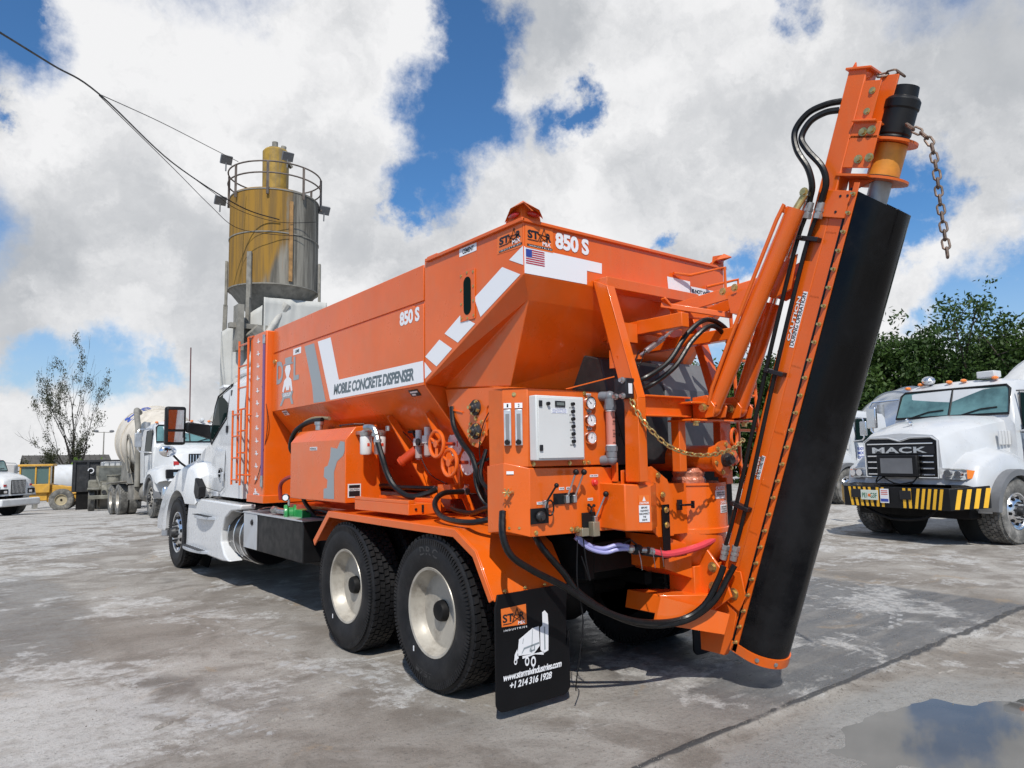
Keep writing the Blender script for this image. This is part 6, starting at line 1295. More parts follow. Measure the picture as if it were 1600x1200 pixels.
    # hood
    if style == 'mack':
        hs = [(-.45, .80, .97, 1.05, 1.60, 2.08, 2.16), (.0, .76, .93, 1.0, 1.62, 2.02, 2.12), (.55, .68, .84, .9, 1.55, 1.92, 2.02), (.98, .60, .73, .74, 1.40, 1.80, 1.88), (1.06, .58, .70, .70, .98, 1.76, 1.83)]
    else:
        hs = [(-.45, .80, .97, 1.02, 1.60, 2.06, 2.12), (.2, .74, .92, .98, 1.55, 2.0, 2.06), (.8, .62, .86, .96, 1.50, 1.88, 1.95), (1.10, .52, .80, .92, 1.30, 1.74, 1.84), (1.16, .50, .76, .90, 1.0, 1.68, 1.78)]
    secs = []
    for (y, xt, xs_, xb, zm, zs, zt) in hs:
        h = [(xb, .98), (xs_+.02, zm), (xs_*.97, zs-.05), (xt, zs+.04), (xt*.45, zt), (0, zt+.015)]
        secs.append([(-x, y, z) for x, z in h]+[(x, y, z) for x, z in h[::-1][1:]])
    mb = MB(); mb.rings(secs); hd = fix_normals(build('hood', mb, body, R, smooth=True, ang=45))
    yg = hs[-1][0]
    for sx in (-1, 1):
        arc = [(.02+.66*math.cos(t), .52+.66*math.sin(t)) for t in np.linspace(0, PI*.92, 12)]
        if style == 'mack':
            outer = [(-.74, .78), (-.72, 1.20), (-.35, 1.46), (.15, 1.52), (.62, 1.42), (.90, 1.28), (.98, .98), (.72, .96)]
        else: outer = [(-.74, .78), (-.70, 1.15), (-.35, 1.36), (.35, 1.38), (1.02, 1.34), (1.10, 1.0), (.74, .98)]
        ring = outer+arc; n_ = len(outer)
        A_ = [(sx*.62, y, z+.12 if k in (2, 3, 4) else z) for k, (y, z) in enumerate(ring)]; B_ = [(sx*1.0, y, z+.05 if k in (2, 3, 4) else z) for k, (y, z) in enumerate(ring)]; D_ = [(sx*1.14, y-.02*(y > .5), z-.03*(k < n_)) for k, (y, z) in enumerate(ring)]; E_ = [(sx*1.19, y-.06*(y > .5), z-.08*(0 < k < n_-1)) for k, (y, z) in enumerate(ring)]
        mb = MB(); mb.rings([A_, B_, D_, E_]); fe = fix_normals(build('fender', mb, body, hd, smooth=True, ang=45))
        mb = MB(); aa = [(.02+.70*math.cos(t), .52+.70*math.sin(t)) for t in np.linspace(0.05, PI*.95, 16)]; bb_ = [(.02+.60*math.cos(t), .52+.60*math.sin(t)) for t in np.linspace(0.05, PI*.95, 16)]
        mb.prism(aa+bb_[::-1], *sorted((sx*1.0, sx*(wx+.04))), ax=0); build('fender_flare', mb, GRY, fe, smooth=True)
        mb = MB(); mb.cyl((sx*.60, 0, .55), (sx*.62, 0, .55), .62, n=24); build('wheel_well', mb, CHS, fe)
        if style == 'mack':
            mb = MB(); q = [(sx*.66, yg+.0, 1.08), (sx*.66, yg+.01, 1.26), (sx*1.00, yg-.10, 1.24), (sx*1.16, yg-.28, 1.20), (sx*1.17, yg-.30, 1.10), (sx*1.0, yg-.08, 1.06)]; mb.ngon_prism(q, (0, .035, 0)); hl = fix_normals(build('headlamp', mb, mat('lamp_glass', (.55, .57, .58), .08, var=.3, vscale=12, coat=1.), fe, bevel=.01))
            mb = MB(); mb.cyl((sx*.80, yg, 1.165), (sx*.80, yg+.045, 1.165), .06, n=16); mb.cyl((sx*.95, yg-.06, 1.155), (sx*.95, yg+.02, 1.155), .055, n=16); build('lamp_reflector', mb, CHR, hl, smooth=True)
            mb = MB(); mb.ngon_prism([(sx*1.05, yg-.09, 1.08), (sx*1.05, yg-.09, 1.225), (sx*1.165, yg-.24, 1.20), (sx*1.165, yg-.24, 1.10)], (0, .02, 0)); build('turn_lens', mb, AMB, hl)
        else:
            mb = MB(); mb.box(*sorted((sx*.55, sx*.98)), yg-.12, yg+.01, 1.06, 1.30); hb = build('headlamp_housing', mb, BLK, hd, bevel=.015)
            mb = MB(); mb.box(*sorted((sx*.62, sx*.80)), yg+.01, yg+.02, 1.11, 1.22); build('headlamp', mb, CHR, hb, bevel=.01)
            mb = MB(); mb.box(*sorted((sx*.66, sx*.80)), yg+.0-.03, yg+.008, 1.42, 1.52); build('turn_lens', mb, REDL, hd)
    if style == 'mack':
        mb = MB(); mb.prism([(-.63, 1.10), (-.65, 1.70), (-.55, 1.755), (-.2, 1.75), (0, 1.695), (.2, 1.75), (.55, 1.755), (.65, 1.70), (.63, 1.10)], yg+.002, yg+.03, ax=1); gr = build('grille', mb, BLK, hd, bevel=.01)
        mb = MB(); mb.tube([(x, yg+.035, z) for x, z in [(-.65, 1.09), (-.67, 1.71), (-.56, 1.775), (-.2, 1.77), (0, 1.715), (.2, 1.77), (.56, 1.775), (.67, 1.71), (.65, 1.09)]], .014, n=6, closed=True); build('grille_surround', mb, body, gr)
        mb = MB()
        for k, z in enumerate((1.665, 1.455, 1.35, 1.245, 1.14)): mb.box(-.60, .60, yg+.031, yg+.055, z-.012, z+.012)
        build('chrome_bar', mb, CHR, gr, bevel=.004)
        mb = MB(); mb.box(-.62, .62, yg+.03, yg+.05, 1.49, 1.63); build('grille_band', mb, DBK, gr)
        # letters read from the front (looking towards -Y): +X is on the viewer's left
        text('maker_lettering', 'MACK', (.50, yg+.056, 1.505), (-1.0, 0, 0), (0, 0, .105), ALU, gr, bold=.03, space=1.05)
        mb = MB(); mb.box(-.37, .37, yg+.06, yg+.15, 1.10, 1.47); ex = build('front_cooler', mb, BLK, hd, bevel=.02); mb = MB(); mb.box(-.29, .29, yg+.151, yg+.156, 1.16, 1.42); build('cooler_mesh', mb, GRY, ex)
        mb = MB(); mb.tube([(-.3, yg+.05, 1.1), (-.2, yg+.12, .98), (.1, yg+.12, 1.0), (.35, yg+.1, 1.12), (.45, yg+.08, 1.0)], .012, n=6, smooth=4); mb.tube([(.3, yg+.05, 1.1), (.42, yg+.12, .98), (.1, yg+.13, .96), (-.25, yg+.1, 1.02)], .012, n=6, smooth=4); build('cooler_hose', mb, BLK, ex)
        mb = MB(); mb.sph((0, yg-.32, 2.03), (.03, .07, .035), 10); mb.sph((0, yg-.24, 2.075), (.025, .035, .03), 10); mb.cyl((0, yg-.36, 1.97), (0, yg-.36, 2.04), .02, n=8); build('hood_ornament', mb, CHR, hd, smooth=True)
        mb = MB()
        for sx in (-1, 1):
            for k in range(4): mb.box(*sorted((sx*1.0, sx*1.03)), -.40+k*.09, -.34+k*.09, 1.62, 1.86)
        build('side_vent', mb, WHD, hd, bevel=.005)
        # hazard striped bumper
        zb0, zb1, yb = .58, .93, yg+.28
        mb = MB(); mb.ngon_prism([(-1.32, yb-.42, zb0+.05), (-.95, yb, zb0), (.95, yb, zb0), (1.32, yb-.42, zb0+.05), (1.32, yb-.47, zb0+.05), (.95, yb-.3, zb0), (-.95, yb-.3, zb0), (-1.32, yb-.47, zb0+.05)], (0, 0, zb1-zb0)); bu = fix_normals(build('front_bumper', mb, BLK, R, bevel=.006))
        mb = MB()
        for k in range(-9, 10):
            if k in (-1, 0, 1): continue
            x = k*.098; 
            if abs(k) >= 9: continue
            sl_ = -.055*(1 if k < 0 else -1) if abs(k) > 3 else 0.
            mb.add([(x-.026, yb+.003, zb0+.01), (x+.026, yb+.003, zb0+.01), (x+.026+sl_, yb+.003, zb1-.01), (x-.026+sl_, yb+.003, zb1-.01)], [(3, 2, 1, 0)])
        for sx in (-1, 1):
            for t in (.12, .36, .6, .84):
                p0 = V((sx*(.95+.37*t), yb-.42*t+.004, zb0+.02+.04*t)); p1 = V((sx*(.95+.37*(t+.12)), yb-.42*(t+.12)+.004, zb0+.02+.04*t)); mb.add([p0, p1, p1+V((sx*.04, -.045, .31)), p0+V((sx*.04, -.045, .31))], [(0, 1, 2, 3), ])
        build('yellow_stripes', mb, SIY, bu)
        for x in (.70, -.22):
            mb = MB(); mb.box(x-.10, x+.10, yb+.004, yb+.02, .73, .88); build('tow_hook_recess', mb, DBK, bu, bevel=.01)
        mb = MB(); mb.box(.27, .60, yb+.02, yb+.026, .70, .87); lp = build('licence_plate', mb, mat('plate_pale_green', (.62, .68, .60), .4), bu, bevel=.003)
        text('plate_lettering', 'PE1  G3F', (.575, yb+.0275, .735), (-.28, 0, 0), (0, 0, .085), mat('plate_green', (.03, .16, .08), .5), lp, bold=.02)
        mb = MB(); mb.sph((.435, yb+.0275, .78), (.03, .002, .028), 12); build('plate_orange_print', mb, DOR, lp)
        mb = MB(); mb.box(.07, .23, yb+.02, yb+.024, .66, .90); st_ = build('paper_sticker', mb, DWH, bu); mb = MB(); mb.box(.08, .22, yb+.0245, yb+.026, .68, .73); build('blue_print', mb, DBL, st_); mb = MB()
        for z in (.80, .83, .86): mb.box(.09, .21, yb+.0245, yb+.026, z, z+.012)
        build('red_print', mb, DRD, st_)
        mb = MB(); mb.box(-1.0, 1.0, -.3, .9, .42, .60); mb.tube([(-.6, yb-.2, .58), (-.4, yb-.15, .42), (.2, yb-.2, .38), (.7, yb-.2, .55)], .03, n=8, smooth=4); build('underbody', mb, CHS, R, bevel=.03)
        for sx in (-1, 1):
            mb = MB(); mb.box(*sorted((sx*1.024, sx*1.028)), -1.0, -.62, 1.25, 1.72); st_ = build('door_sign', mb, DWH, cb)
            a_, d_ = (-.98, 1) if sx < 0 else (-.64, -1)
            mb = MB()
            for k, s_ in enumerate(('READY', 'MIX', 'CONCRETE')): text_mb(mb, s_, (sx*1.030, (-.65 if sx < 0 else -.97), 1.58-k*.13), (0, -.30 if sx < 0 else .30, 0), (0, 0, .09), bold=.03)
            build('sign_lettering', mb, DBL, st_)
    else:
        mb = MB(); mb.box(-.42, .42, yg+.002, yg+.03, 1.05, 1.72); gr = build('grille', mb, BLK, hd, bevel=.02); mb = MB()
        for k in range(11): x = -.375+k*.075; mb.box(x-.012, x+.012, yg+.031, yg+.05, 1.09, 1.69)
        build('chrome_bar', mb, ALU, gr)
        mb = MB(); mb.prism([(-1.12, .48), (-1.10, .84), (1.10, .84), (1.12, .48)], yg+.02, yg+.24, ax=1); build('front_bumper', mb, ALU if style == 'flat' else WHD, R, bevel=.07, seg=4)
        mb = MB(); mb.tube([(-.12, -1.0, 2.75), (-.12, -1.0, 5.15)], .018, n=6) if style == 'flat' and drum else mb.cyl((0, -1, 2.8), (0, -1, 2.85), .05); build('whip_antenna', mb, mat('dark_red_antenna', (.10, .03, .03), .6), cb)
    # mirrors
    for sx in (-1, 1):
        mb = MB(); mb.tube([(sx*.98, -.62, 2.55), (sx*1.38, -.42, 2.52), (sx*1.42, -.40, 2.45), (sx*1.42, -.40, 1.95), (sx*1.36, -.42, 1.88), (sx*1.0, -.55, 1.85)], .020, n=7); mr = build('mirror_bracket', mb, ALU, cb, smooth=True)
        mb = MB(); mb.box(*sorted((sx*1.31, sx*1.50)), -.45, -.38, 2.0, 2.42); build('mirror_head', mb, ALU if style == 'mack' else GAL, mr, bevel=.02)
    # exhaust, tanks, steps
    mb = MB(); mb.cyl((.80, -2.35, 1.0), (.80, -2.35, 2.9), .09, n=14); mb.cyl((-.80, -2.35, 1.2), (-.80, -2.35, 3.0), .10, n=14); build('exhaust_stack', mb, GAL, R, smooth=True)
    mb = MB(); mb.cyl((-.78, -.95, .70), (-.78, -1.9, .70), .30, n=22); mb.cyl((.78, -.95, .70), (.78, -1.9, .70), .30, n=22); build('fuel_tank', mb, dirt if style == 'flat' else ALU, R, smooth=True)
    mb = MB()
    for sx in (-1, 1): mb.box(*sorted((sx*.55, sx*1.12)), -3.4, -2.4, .5, .95); mb.box(*sorted((sx*.80, sx*1.2)), -wb-2.1, -wb+.7, 1.08, 1.12)
    build('side_box', mb, dirt, R, bevel=.01)
    if drum:
        f0 = V((0, -2.75, 2.02)); ax = V((0, -1, .20)).normalized()
        prof = [(.0, -.12), (.50, -.08), (.72, .12), (1.06, 1.0), (1.21, 1.75), (1.22, 2.6), (1.02, 3.7), (.72, 4.9), (.52, 5.4), (.50, 5.5), (.40, 5.5), (.40, 5.0)]
        mb = MB(); mb.lathe(prof, f0, ax, 56); dr = build('drum', mb, drum, R, smooth=True, ang=25)
        mb = MB()
        for r, s in ((1.215, 1.72), (1.225, 2.62), (1.03, 3.68)): mb.lathe([(r, s-.03), (r+.015, s-.02), (r+.015, s+.02), (r, s+.03)], f0, ax, 56)
        build('drum_band', mb, drum, dr, smooth=True)
        if style == 'flat':
            vs, fs = text_shapes('CORP.', .05); mb = MB(); x = ax.orthogonal().normalized(); y = ax.cross(x)
            def rad_at(s):
                for (r0, s0), (r1, s1) in zip(prof[:-1], prof[1:]):
                    if s0 <= s <= s1 and s1 > s0: return r0+(r1-r0)*(s-s0)/(s1-s0)
                return 1.2
            rt = V((1, 0, 0)); upv = ax.cross(rt).normalized()
            if upv.z < 0: upv = -upv
            def dp(s, a): r = rad_at(s)+.012; return f0+ax*s+(rt*math.cos(a)+upv*math.sin(a))*r
            mb.add([dp(3.15-2.0*(1-p_[0])+.5, .62+.42*p_[1]) for p_ in vs], fs); build('drum_lettering', mb, DBL, dr)
            mb = MB(); vs, fs = text_shapes('CONCRETE', .04); mb.add([dp(3.2-1.8*(1-p_[0])+.5, 1.12+.22*p_[1]) for p_ in vs], fs); build('drum_lettering', mb, DBL, dr)
        mb = MB(); mb.box(-.55, .55, -2.75, -2.45, 1.0, 2.0); mb.box(-.50, .50, -7.6, -7.2, 1.0, 2.75); mb.beam((-.45, -7.2, 2.6), (-.45, -5.2, 1.0), .1, .1); mb.beam((.45, -7.2, 2.6), (.45, -5.2, 1.0), .1, .1); build('drum_pedestal', mb, dirt, R, bevel=.01)
        mb = MB() if style != 'flat' else MB(); mb.lathe([(.50, .0), (.55, .25), (.56, .27), (.52, .27), (.45, .0)], V((0, -8.0, 3.05)), (0, -.1, 1), 24) if style == 'flat' else mb.lathe([(.62, .0), (.78, .7), (.80, .72), (.74, .72), (.56, .0)], V((0, -8.15, 3.15)), (0, -.1, 1), 24); mb.ngon_prism([(-.35, -8.1, 3.1), (.35, -8.1, 3.1), (.28, -8.8, 2.2), (-.28, -8.8, 2.2)], (0, -.05, -.05)); build('charge_hopper', mb, drum, R, smooth=True)
        mb = MB(); mb.tube([(0, -8.7, 2.2), (.1, -9.1, 1.2)], .22, n=12); build('discharge_chute', mb, dirt, R, smooth=True)
        if style == 'flat':
            mb = MB(); mb.tube([(1.05, -2.35, .9), (1.05, -2.35, 2.5), (1.05, -2.6, 3.05), (1.0, -3.0, 3.35), (.85, -3.3, 3.30)], .085, n=12, smooth=6); build('fill_pipe', mb, CON, R, smooth=True)
            mb = MB(); c = V((1.10, -3.6, 2.0)); mb.tube([c+V((.0, .32*math.cos(t), .6*math.sin(t)-.25*math.cos(t)*.6)) for t in np.linspace(0, 2*PI, 20, endpoint=False)], .025, n=6, closed=True); build('coiled_hose', mb, CON, R, smooth=True)
            mb = MB(); mb.ngon_prism([(1.0, -3.2, 1.0), (1.0, -5.2, 1.1), (1.05, -4.9, 2.6), (1.05, -4.5, 2.5)], (.02, 0, 0)); build('splash_plate', mb, CON, R)
    WORLD_T.location = loc; WORLD_T.rotation_euler = (pitch, 0, rot); return WORLD_T
conv_truck('white bonneted mixer truck with a black and yellow striped bumper and chrome lettered grille', (10.15, 1.17, 0), math.radians(80), 'mack', drum=mat('white_drum_paint', (.66, .66, .65), .4, var=.06, dirt=((.4, .38, .34), .5, 2)))
conv_truck('white mixer truck with a blue-grey silver drum, half hidden behind the black auger cover', (17.1, 7.5, -.02), math.radians(80), 'mack', drum=SILV, detail=False)
conv_truck('dusty white mixer truck with a cream drum, seen beyond the cab mirror', (1.75, 18.1, 0), math.radians(180.0), 'flat', pitch=math.radians(2.4), drum=BEI)
conv_truck('white truck tractor entering at the left edge beside the yellow loader', (-2.35, 31.9, gh(0, 31.9)+.02), math.radians(-138), 'plain', name='tractor_truck', detail=False).scale = (.84, .84, .84)

# ---- old grey hopper truck
R = root('old_grey_truck', 'old mud-grey open truck with a flat windscreen frame parked before the black container', 'truck', (0, 0, 0)); og = mat('weathered_grey_green', (.17, .165, .135), .85, var=.3, dirt=((.30, .285, .25), .6, 3))
mb = MB(); mb.prism([(-1.6, .55), (-1.6, 1.15), (-.2, 1.25), (1.3, 1.15), (1.5, .95), (1.5, .55)], -.55, .55, ax=0); mb.box(-1.1, 1.1, -3.4, -1.4, .85, 1.3); build('body', mb, og, R, bevel=.05)
mb = MB(); mb.box(-.78, .78, -.35, -.28, 1.22, 2.0); wf = build('windscreen_frame', mb, og, R, bevel=.02); mb = MB(); mb.box(-.68, .68, -.277, -.27, 1.32, 1.9); build('windscreen', mb, mat('dusty_glass', (.12, .125, .115), .4, var=.4), wf)
mb = MB(); mb.cyl((.1, 1.4, .95), (.1, 1.4, 1.55), .26, n=18); mb.cyl((.1, 1.4, 1.55), (.1, 1.4, 1.6), .3, n=18); build('round_drum', mb, og, R, smooth=True)
mb = MB()
for sx in (-1, 1): mb.box(*sorted((sx*.62, sx*1.1)), .2, 1.5, .95, 1.02); mb.beam((sx*.6, 1.4, 1.1), (sx*.75, -.3, 1.5), .05, .05)
mb.box(-1.05, 1.05, 1.5, 1.62, .55, .72); build('mudguard', mb, og, R, bevel=.02)
for sx in (-1, 1):
    wheel(R, (sx*1.05, .9, .45), (sx, 0, 0), .45, .26, .25, 'dish', tread=24, rub=RUBD); wheel(R, (sx*1.05, -2.6, .45), (sx, 0, 0), .45, .26, .25, 'dish', tread=24, rub=RUBD)
    mb = MB(); mb.cyl((sx*.45, 1.50, .85), (sx*.45, 1.56, .85), .09, n=14); build('headlamp', mb, DRK, R)
R.location = (2.15, 33.4, gh(0, 33)); R.rotation_euler = (0, 0, math.radians(172))
# ---- black container
R = root('black_container', 'black open steel bin with ribs standing behind the old grey truck', 'container', (0, 0, 0)); bk = mat('black_bin_paint', (.018, .019, .022), .6, var=.3, dirt=((.10, .10, .10), .4, 4))
mb = MB(); mb.box(-2.1, 2.1, -1.1, 1.1, .9, 2.45); build('bin_body', mb, bk, R, bevel=.02)
mb = MB()
for x in np.linspace(-2.0, 2.0, 8): mb.box(x-.05, x+.05, -1.18, -1.101, .92, 2.40)
mb.box(-2.15, 2.15, -1.19, -1.10, 2.38, 2.48); build('bin_rib', mb, bk, R)
mb = MB(); mb.lathe([(.10, 0), (.14, .0), (.14, .012), (.10, .012)], (-1.3, -1.19, 1.95), (0, -1, 0), 20, a0=.6, a1=5.6); build('white_emblem', mb, DWH, R)
mb = MB(); mb.box(-1.9, -.4, -1.0, 1.0, .0, .9); build('under_frame', mb, CHS, R)
R.location = (3.1, 38.2, gh(0, 38)); R.rotation_euler = (0, 0, math.radians(-8))
mb = MB(); mb.box(-.6, .6, -.5, .5, 0, 1.1)
R = root('ibc_tank', 'white caged liquid tank standing on the black container', 'tank', (0, 0, 0)); build('plastic_tank', mb, WHD, R, bevel=.06); mb = MB()
for x in np.linspace(-.62, .62, 6): mb.tube([(x, -.53, 0), (x, -.53, 1.12)], .018, n=5)
for z in (.1, .45, .8, 1.1): mb.tube([(-.62, -.53, z), (.62, -.53, z)], .018, n=5)
build('wire_cage', mb, GAL, R); R.location = (2.6, 36.3, gh(0, 36)+1.2)
mb = MB(); mb.box(-.7, .7, -.5, .5, 0, 1.2); o = build('pallet_stack', mb, mat('weathered_wood', (.22, .19, .15), .9, var=.4), label='grey stack of boards under the white caged tank', cat='boards'); o.location = (2.6, 36.3, gh(0, 36))
# ---- wheel loader
R = root('wheel_loader', 'yellow wheel loader with a square glazed cab behind the white tractor', 'loader', (0, 0, 0))
mb = MB(); mb.prism([(-3.1, .7), (-3.1, 1.7), (-2.9, 1.95), (-1.2, 2.05), (-1.2, .7)], -.85, .85, ax=0); mb.prism([(.2, .6), (.2, 1.35), (.9, 1.75), (1.7, 1.5), (2.1, .8), (1.7, .5)], -.5, .5, ax=0); mb.box(-.6, .6, -1.25, .25, .7, 1.3); build('body', mb, YEL, R, bevel=.04)
mb = MB()
for x in (-.72, .72):
    for y in (-1.35, -.45, .35): mb.box(x-.05, x+.05, y-.05, y+.05, 1.5, 3.05)
mb.box(-.85, .85, -1.5, .55, 3.05, 3.2); mb.box(-.78, .78, -1.4, .4, 1.25, 1.85); cbn = build('cab', mb, YEL, R, bevel=.03)
mb = MB(); mb.box(-.70, .70, -1.33, .33, 1.86, 3.04); build('cab_glass', mb, mat('loader_glass', (.10, .16, .15), .1, coat=.5), cbn)
for sx in (-1, 1):
    for y in (-2.0, 1.15):
        t = wheel(R, (sx*1.2, y, .74), (sx, 0, 0), .74, .5, .36, 'dish', tread=26, rub=RUBD, rim=mat('loader_rim', (.42, .36, .24), .6))
mb = MB()
for sx in (-.45, .45): mb.beam((sx, .4, 1.65), (sx, 2.4, 1.3), .12, .28); mb.beam((sx, 2.4, 1.3), (sx, 3.3, .55), .12, .25); mb.cyl((sx*1.1, .6, 1.0), (sx*1.1, 2.4, 1.2), .07, n=8)
build('lift_arm', mb, YEL, R, bevel=.02)
mb = MB(); mb.prism([(3.2, .15), (3.3, 1.2), (3.9, 1.3), (3.55, .9), (3.6, .3), (4.3, .12)], -1.3, 1.3, ax=0); build('bucket', mb, DRK, R, bevel=.02)
R.location = (.05, 40.8, gh(0, 41)); R.rotation_euler = (0, 0, math.radians(-104)); R.scale = (.76, .76, .76)
# ---- white tank, shed, lamp post
R = root('storage_tank', 'white horizontal storage tank behind the yellow loader', 'tank', (0, 0, 0)); mb = MB(); mb.lathe([(0, 0), (.7, .08), (.95, .3), (.95, 3.6), (.7, 3.82), (0, 3.9)], (-1.95, 0, 1.8), (1, 0, 0), 30); build('tank_shell', mb, WHD, R, smooth=True)
mb = MB(); mb.box(-1.3, -1.1, -.7, .7, 0, 1.2); mb.box(1.1, 1.3, -.7, .7, 0, 1.2); build('tank_saddle', mb, CON, R); R.location = (1.5, 49.5, -1.3)
R = root('shed', 'low shed with a dark grey ridged roof beyond the black container', 'shed', (0, 0, 0)); mb = MB(); mb.box(-5, 4, -3, 3, 0, 2.6); build('wall', mb, CON, R)
mb = MB(); mb.prism([(-3.4, 2.5), (0, 3.75), (3.4, 2.5), (3.4, 2.62), (0, 3.9), (-3.4, 2.62)], -5.3, 4.3, ax=0); 
for x in np.arange(-5.2, 4.3, .6): mb.beam((x, -3.4, 2.66), (x, 0, 3.94), .06, .06)
build('roof', mb, mat('dark_roof_metal', (.075, .07, .062), .8, var=.3), R); R.location = (8.2, 104, -1.35)
R = root('lamp_post', 'distant twin headed floodlight pole right of the shed', 'lamp post', (0, 0, 0)); mb = MB(); mb.cyl((0, 0, 0), (0, 0, 8.4), .14, .09, n=8); mb.beam((-1.2, 0, 8.3), (1.2, 0, 8.3), .1, .1); build('pole', mb, CON, R)
for sx in (-1, 1): mb = MB(); mb.sph((sx*1.25, 0, 8.5), (.42, .3, .25), 10); build('lamp_head', mb, GRY, R, smooth=True)
R.location = (17.6, 144, -1.35)

# ================================================================== TREES
def leafmat(name, c1, c2):
    m = bpy.data.materials.new(name); m.use_nodes = True; N = NT(m.node_tree); p = m.node_tree.nodes['Principled BSDF']
    tc = N.new('ShaderNodeTexCoord').outputs['Object']; c = N.mix(N.ramp(N.noise(tc, .9, 5, .65), .36, .64), c1, c2); c = N.mix(N.ramp(N.noise(tc, 9, 2, .5), .35, .7, 0., .55), c, tuple(min(1, x*1.5) for x in c2))
    N.l.new(c, p.inputs['Base Color']); p.inputs['Roughness'].default_value = .55; p.inputs['Specular IOR Level'].default_value = .3
    p.inputs['Subsurface Weight'].default_value = 0.; tr = N.new('ShaderNodeBsdfTranslucent'); N.l.new(c, tr.inputs[0]); mx = N.new('ShaderNodeMixShader'); mx.inputs[0].default_value = .22
    N.l.new(p.outputs[0], mx.inputs[1]); N.l.new(tr.outputs[0], mx.inputs[2]); N.l.new(mx.outputs[0], m.node_tree.nodes['Material Output'].inputs[0]); return m
LF1 = leafmat('dark_green_leaves', (.016, .038, .008), (.040, .078, .015)); LF2 = leafmat('mid_green_leaves', (.020, .046, .010), (.052, .095, .018)); LF3 = leafmat('dry_olive_leaves', (.030, .036, .016), (.055, .060, .028)); LF4 = leafmat('bright_shrub_leaves', (.07, .14, .02), (.13, .22, .03))
def leaves(P, size, k, spread, rng):
    """k leaf faces round every clump centre"""
    n = len(P)*k; c = np.repeat(np.array(P), k, 0)+rng.normal(0, spread, (n, 3))*np.array([1, 1, .75])
    a = rng.normal(0, 1, (n, 3)); a /= np.linalg.norm(a, axis=1)[:, None]; b = rng.normal(0, 1, (n, 3)); b -= (a*b).sum(1)[:, None]*a; b /= np.linalg.norm(b, axis=1)[:, None]
    s = size*rng.uniform(.55, 1.35, (n, 1)); v = np.stack([c-a*s*.9, c+b*s*.42, c+a*s*.9, c-b*s*.42], 1).reshape(-1, 3); return v
def leaf_object(name, v, m, parent):
    me = bpy.data.meshes.new(name); n = len(v)//4; c = v.mean(0); me.vertices.add(len(v)); me.vertices.foreach_set('co', (v-c).ravel()); me.loops.add(len(v)); me.loops.foreach_set('vertex_index', np.arange(len(v)))
    me.polygons.add(n); me.polygons.foreach_set('loop_start', np.arange(0, len(v), 4)); me.polygons.foreach_set('loop_total', np.full(n, 4)); me.update(calc_edges=True); me.materials.append(m)
    o = bpy.data.objects.new(name, me); C.objects.link(o)
    if parent: o.parent = parent; o.location = V(c)-WORLD[parent.name]
    else: o.location = c
    return o
def leafy_tree(name, label, x, y, H, Rc, seed, lm, group='trees along the yard edge'):
    rng = np.random.default_rng(seed); z0 = gh(x, y); R = root(name, label, 'tree', (x, y, z0), group)
    mb = MB(); tips = []; base = V((x, y, z0))
    mb.tube([base, base+V((.1, 0, H*.2)), base+V((-.1, .1, H*.42))], .22, n=8, radii=[.26, .19, .13])
    nb = 12
    for i in range(nb):
        a = i*2.4+rng.uniform(-.3, .3); el = rng.uniform(.25, 1.25); L = Rc*rng.uniform(.75, 1.08); s = base+V((0, 0, H*rng.uniform(.15, .40)))
        d = V((math.cos(a)*math.cos(el), math.sin(a)*math.cos(el), math.sin(el))); L2 = L*(1 if el < .8 else (H*.62/max(L, .1)))
        e = s+d*L2; mid = s.lerp(e, .5)+V(rng.normal(0, .25, 3)); mb.tube([s, mid, e], .06, n=5, radii=[.10, .06, .02]); tips.append(e); tips.append(mid)
        for q in range(4):
            t = s.lerp(e, rng.uniform(.35, .95)); e2 = t+V(rng.normal(0, 1, 3)).normalized()*L*.42; mb.tube([t, e2], .03, n=4, radii=[.035, .01]); tips.append(e2)
    build('trunk', mb, BARK, R, smooth=True)
    P = []
    nl = 17   # lobes of very different size, spread through the crown
    for i in range(nl):
        a = rng.uniform(0, 2*PI); h = rng.uniform(.10, .86); rr = Rc*(.30+.62*math.sin(PI*min(1, h*1.05)**.9))*rng.uniform(.5, 1.0)
        c = np.array([x+math.cos(a)*rr, y+math.sin(a)*rr, z0+h*H]); r = Rc*rng.uniform(.22, .46)
        nk = int(38*(r/(.35*Rc))**2)+10; d = rng.normal(0, 1, (nk, 3)); d /= np.linalg.norm(d, axis=1)[:, None]; P += list(c+d*r*rng.uniform(.55, 1.08, (nk, 1))*np.array([1, 1, .8]))
    for t in tips:
        for q in range(3): P.append(np.array(t)+rng.normal(0, .35, 3))
    for i in range(26):   # sprays that break the outline
        a = rng.uniform(0, 2*PI); rr = Rc*rng.uniform(0, .8); P.append(np.array([x+math.cos(a)*rr, y+math.sin(a)*rr, z0+H*rng.uniform(.82, 1.02)-rr*.25]))
    P = [p_ for p_ in P if p_[2] > z0+.3]
    leaf_object('crown', leaves(P, .125, 26, .25, rng), lm, R)
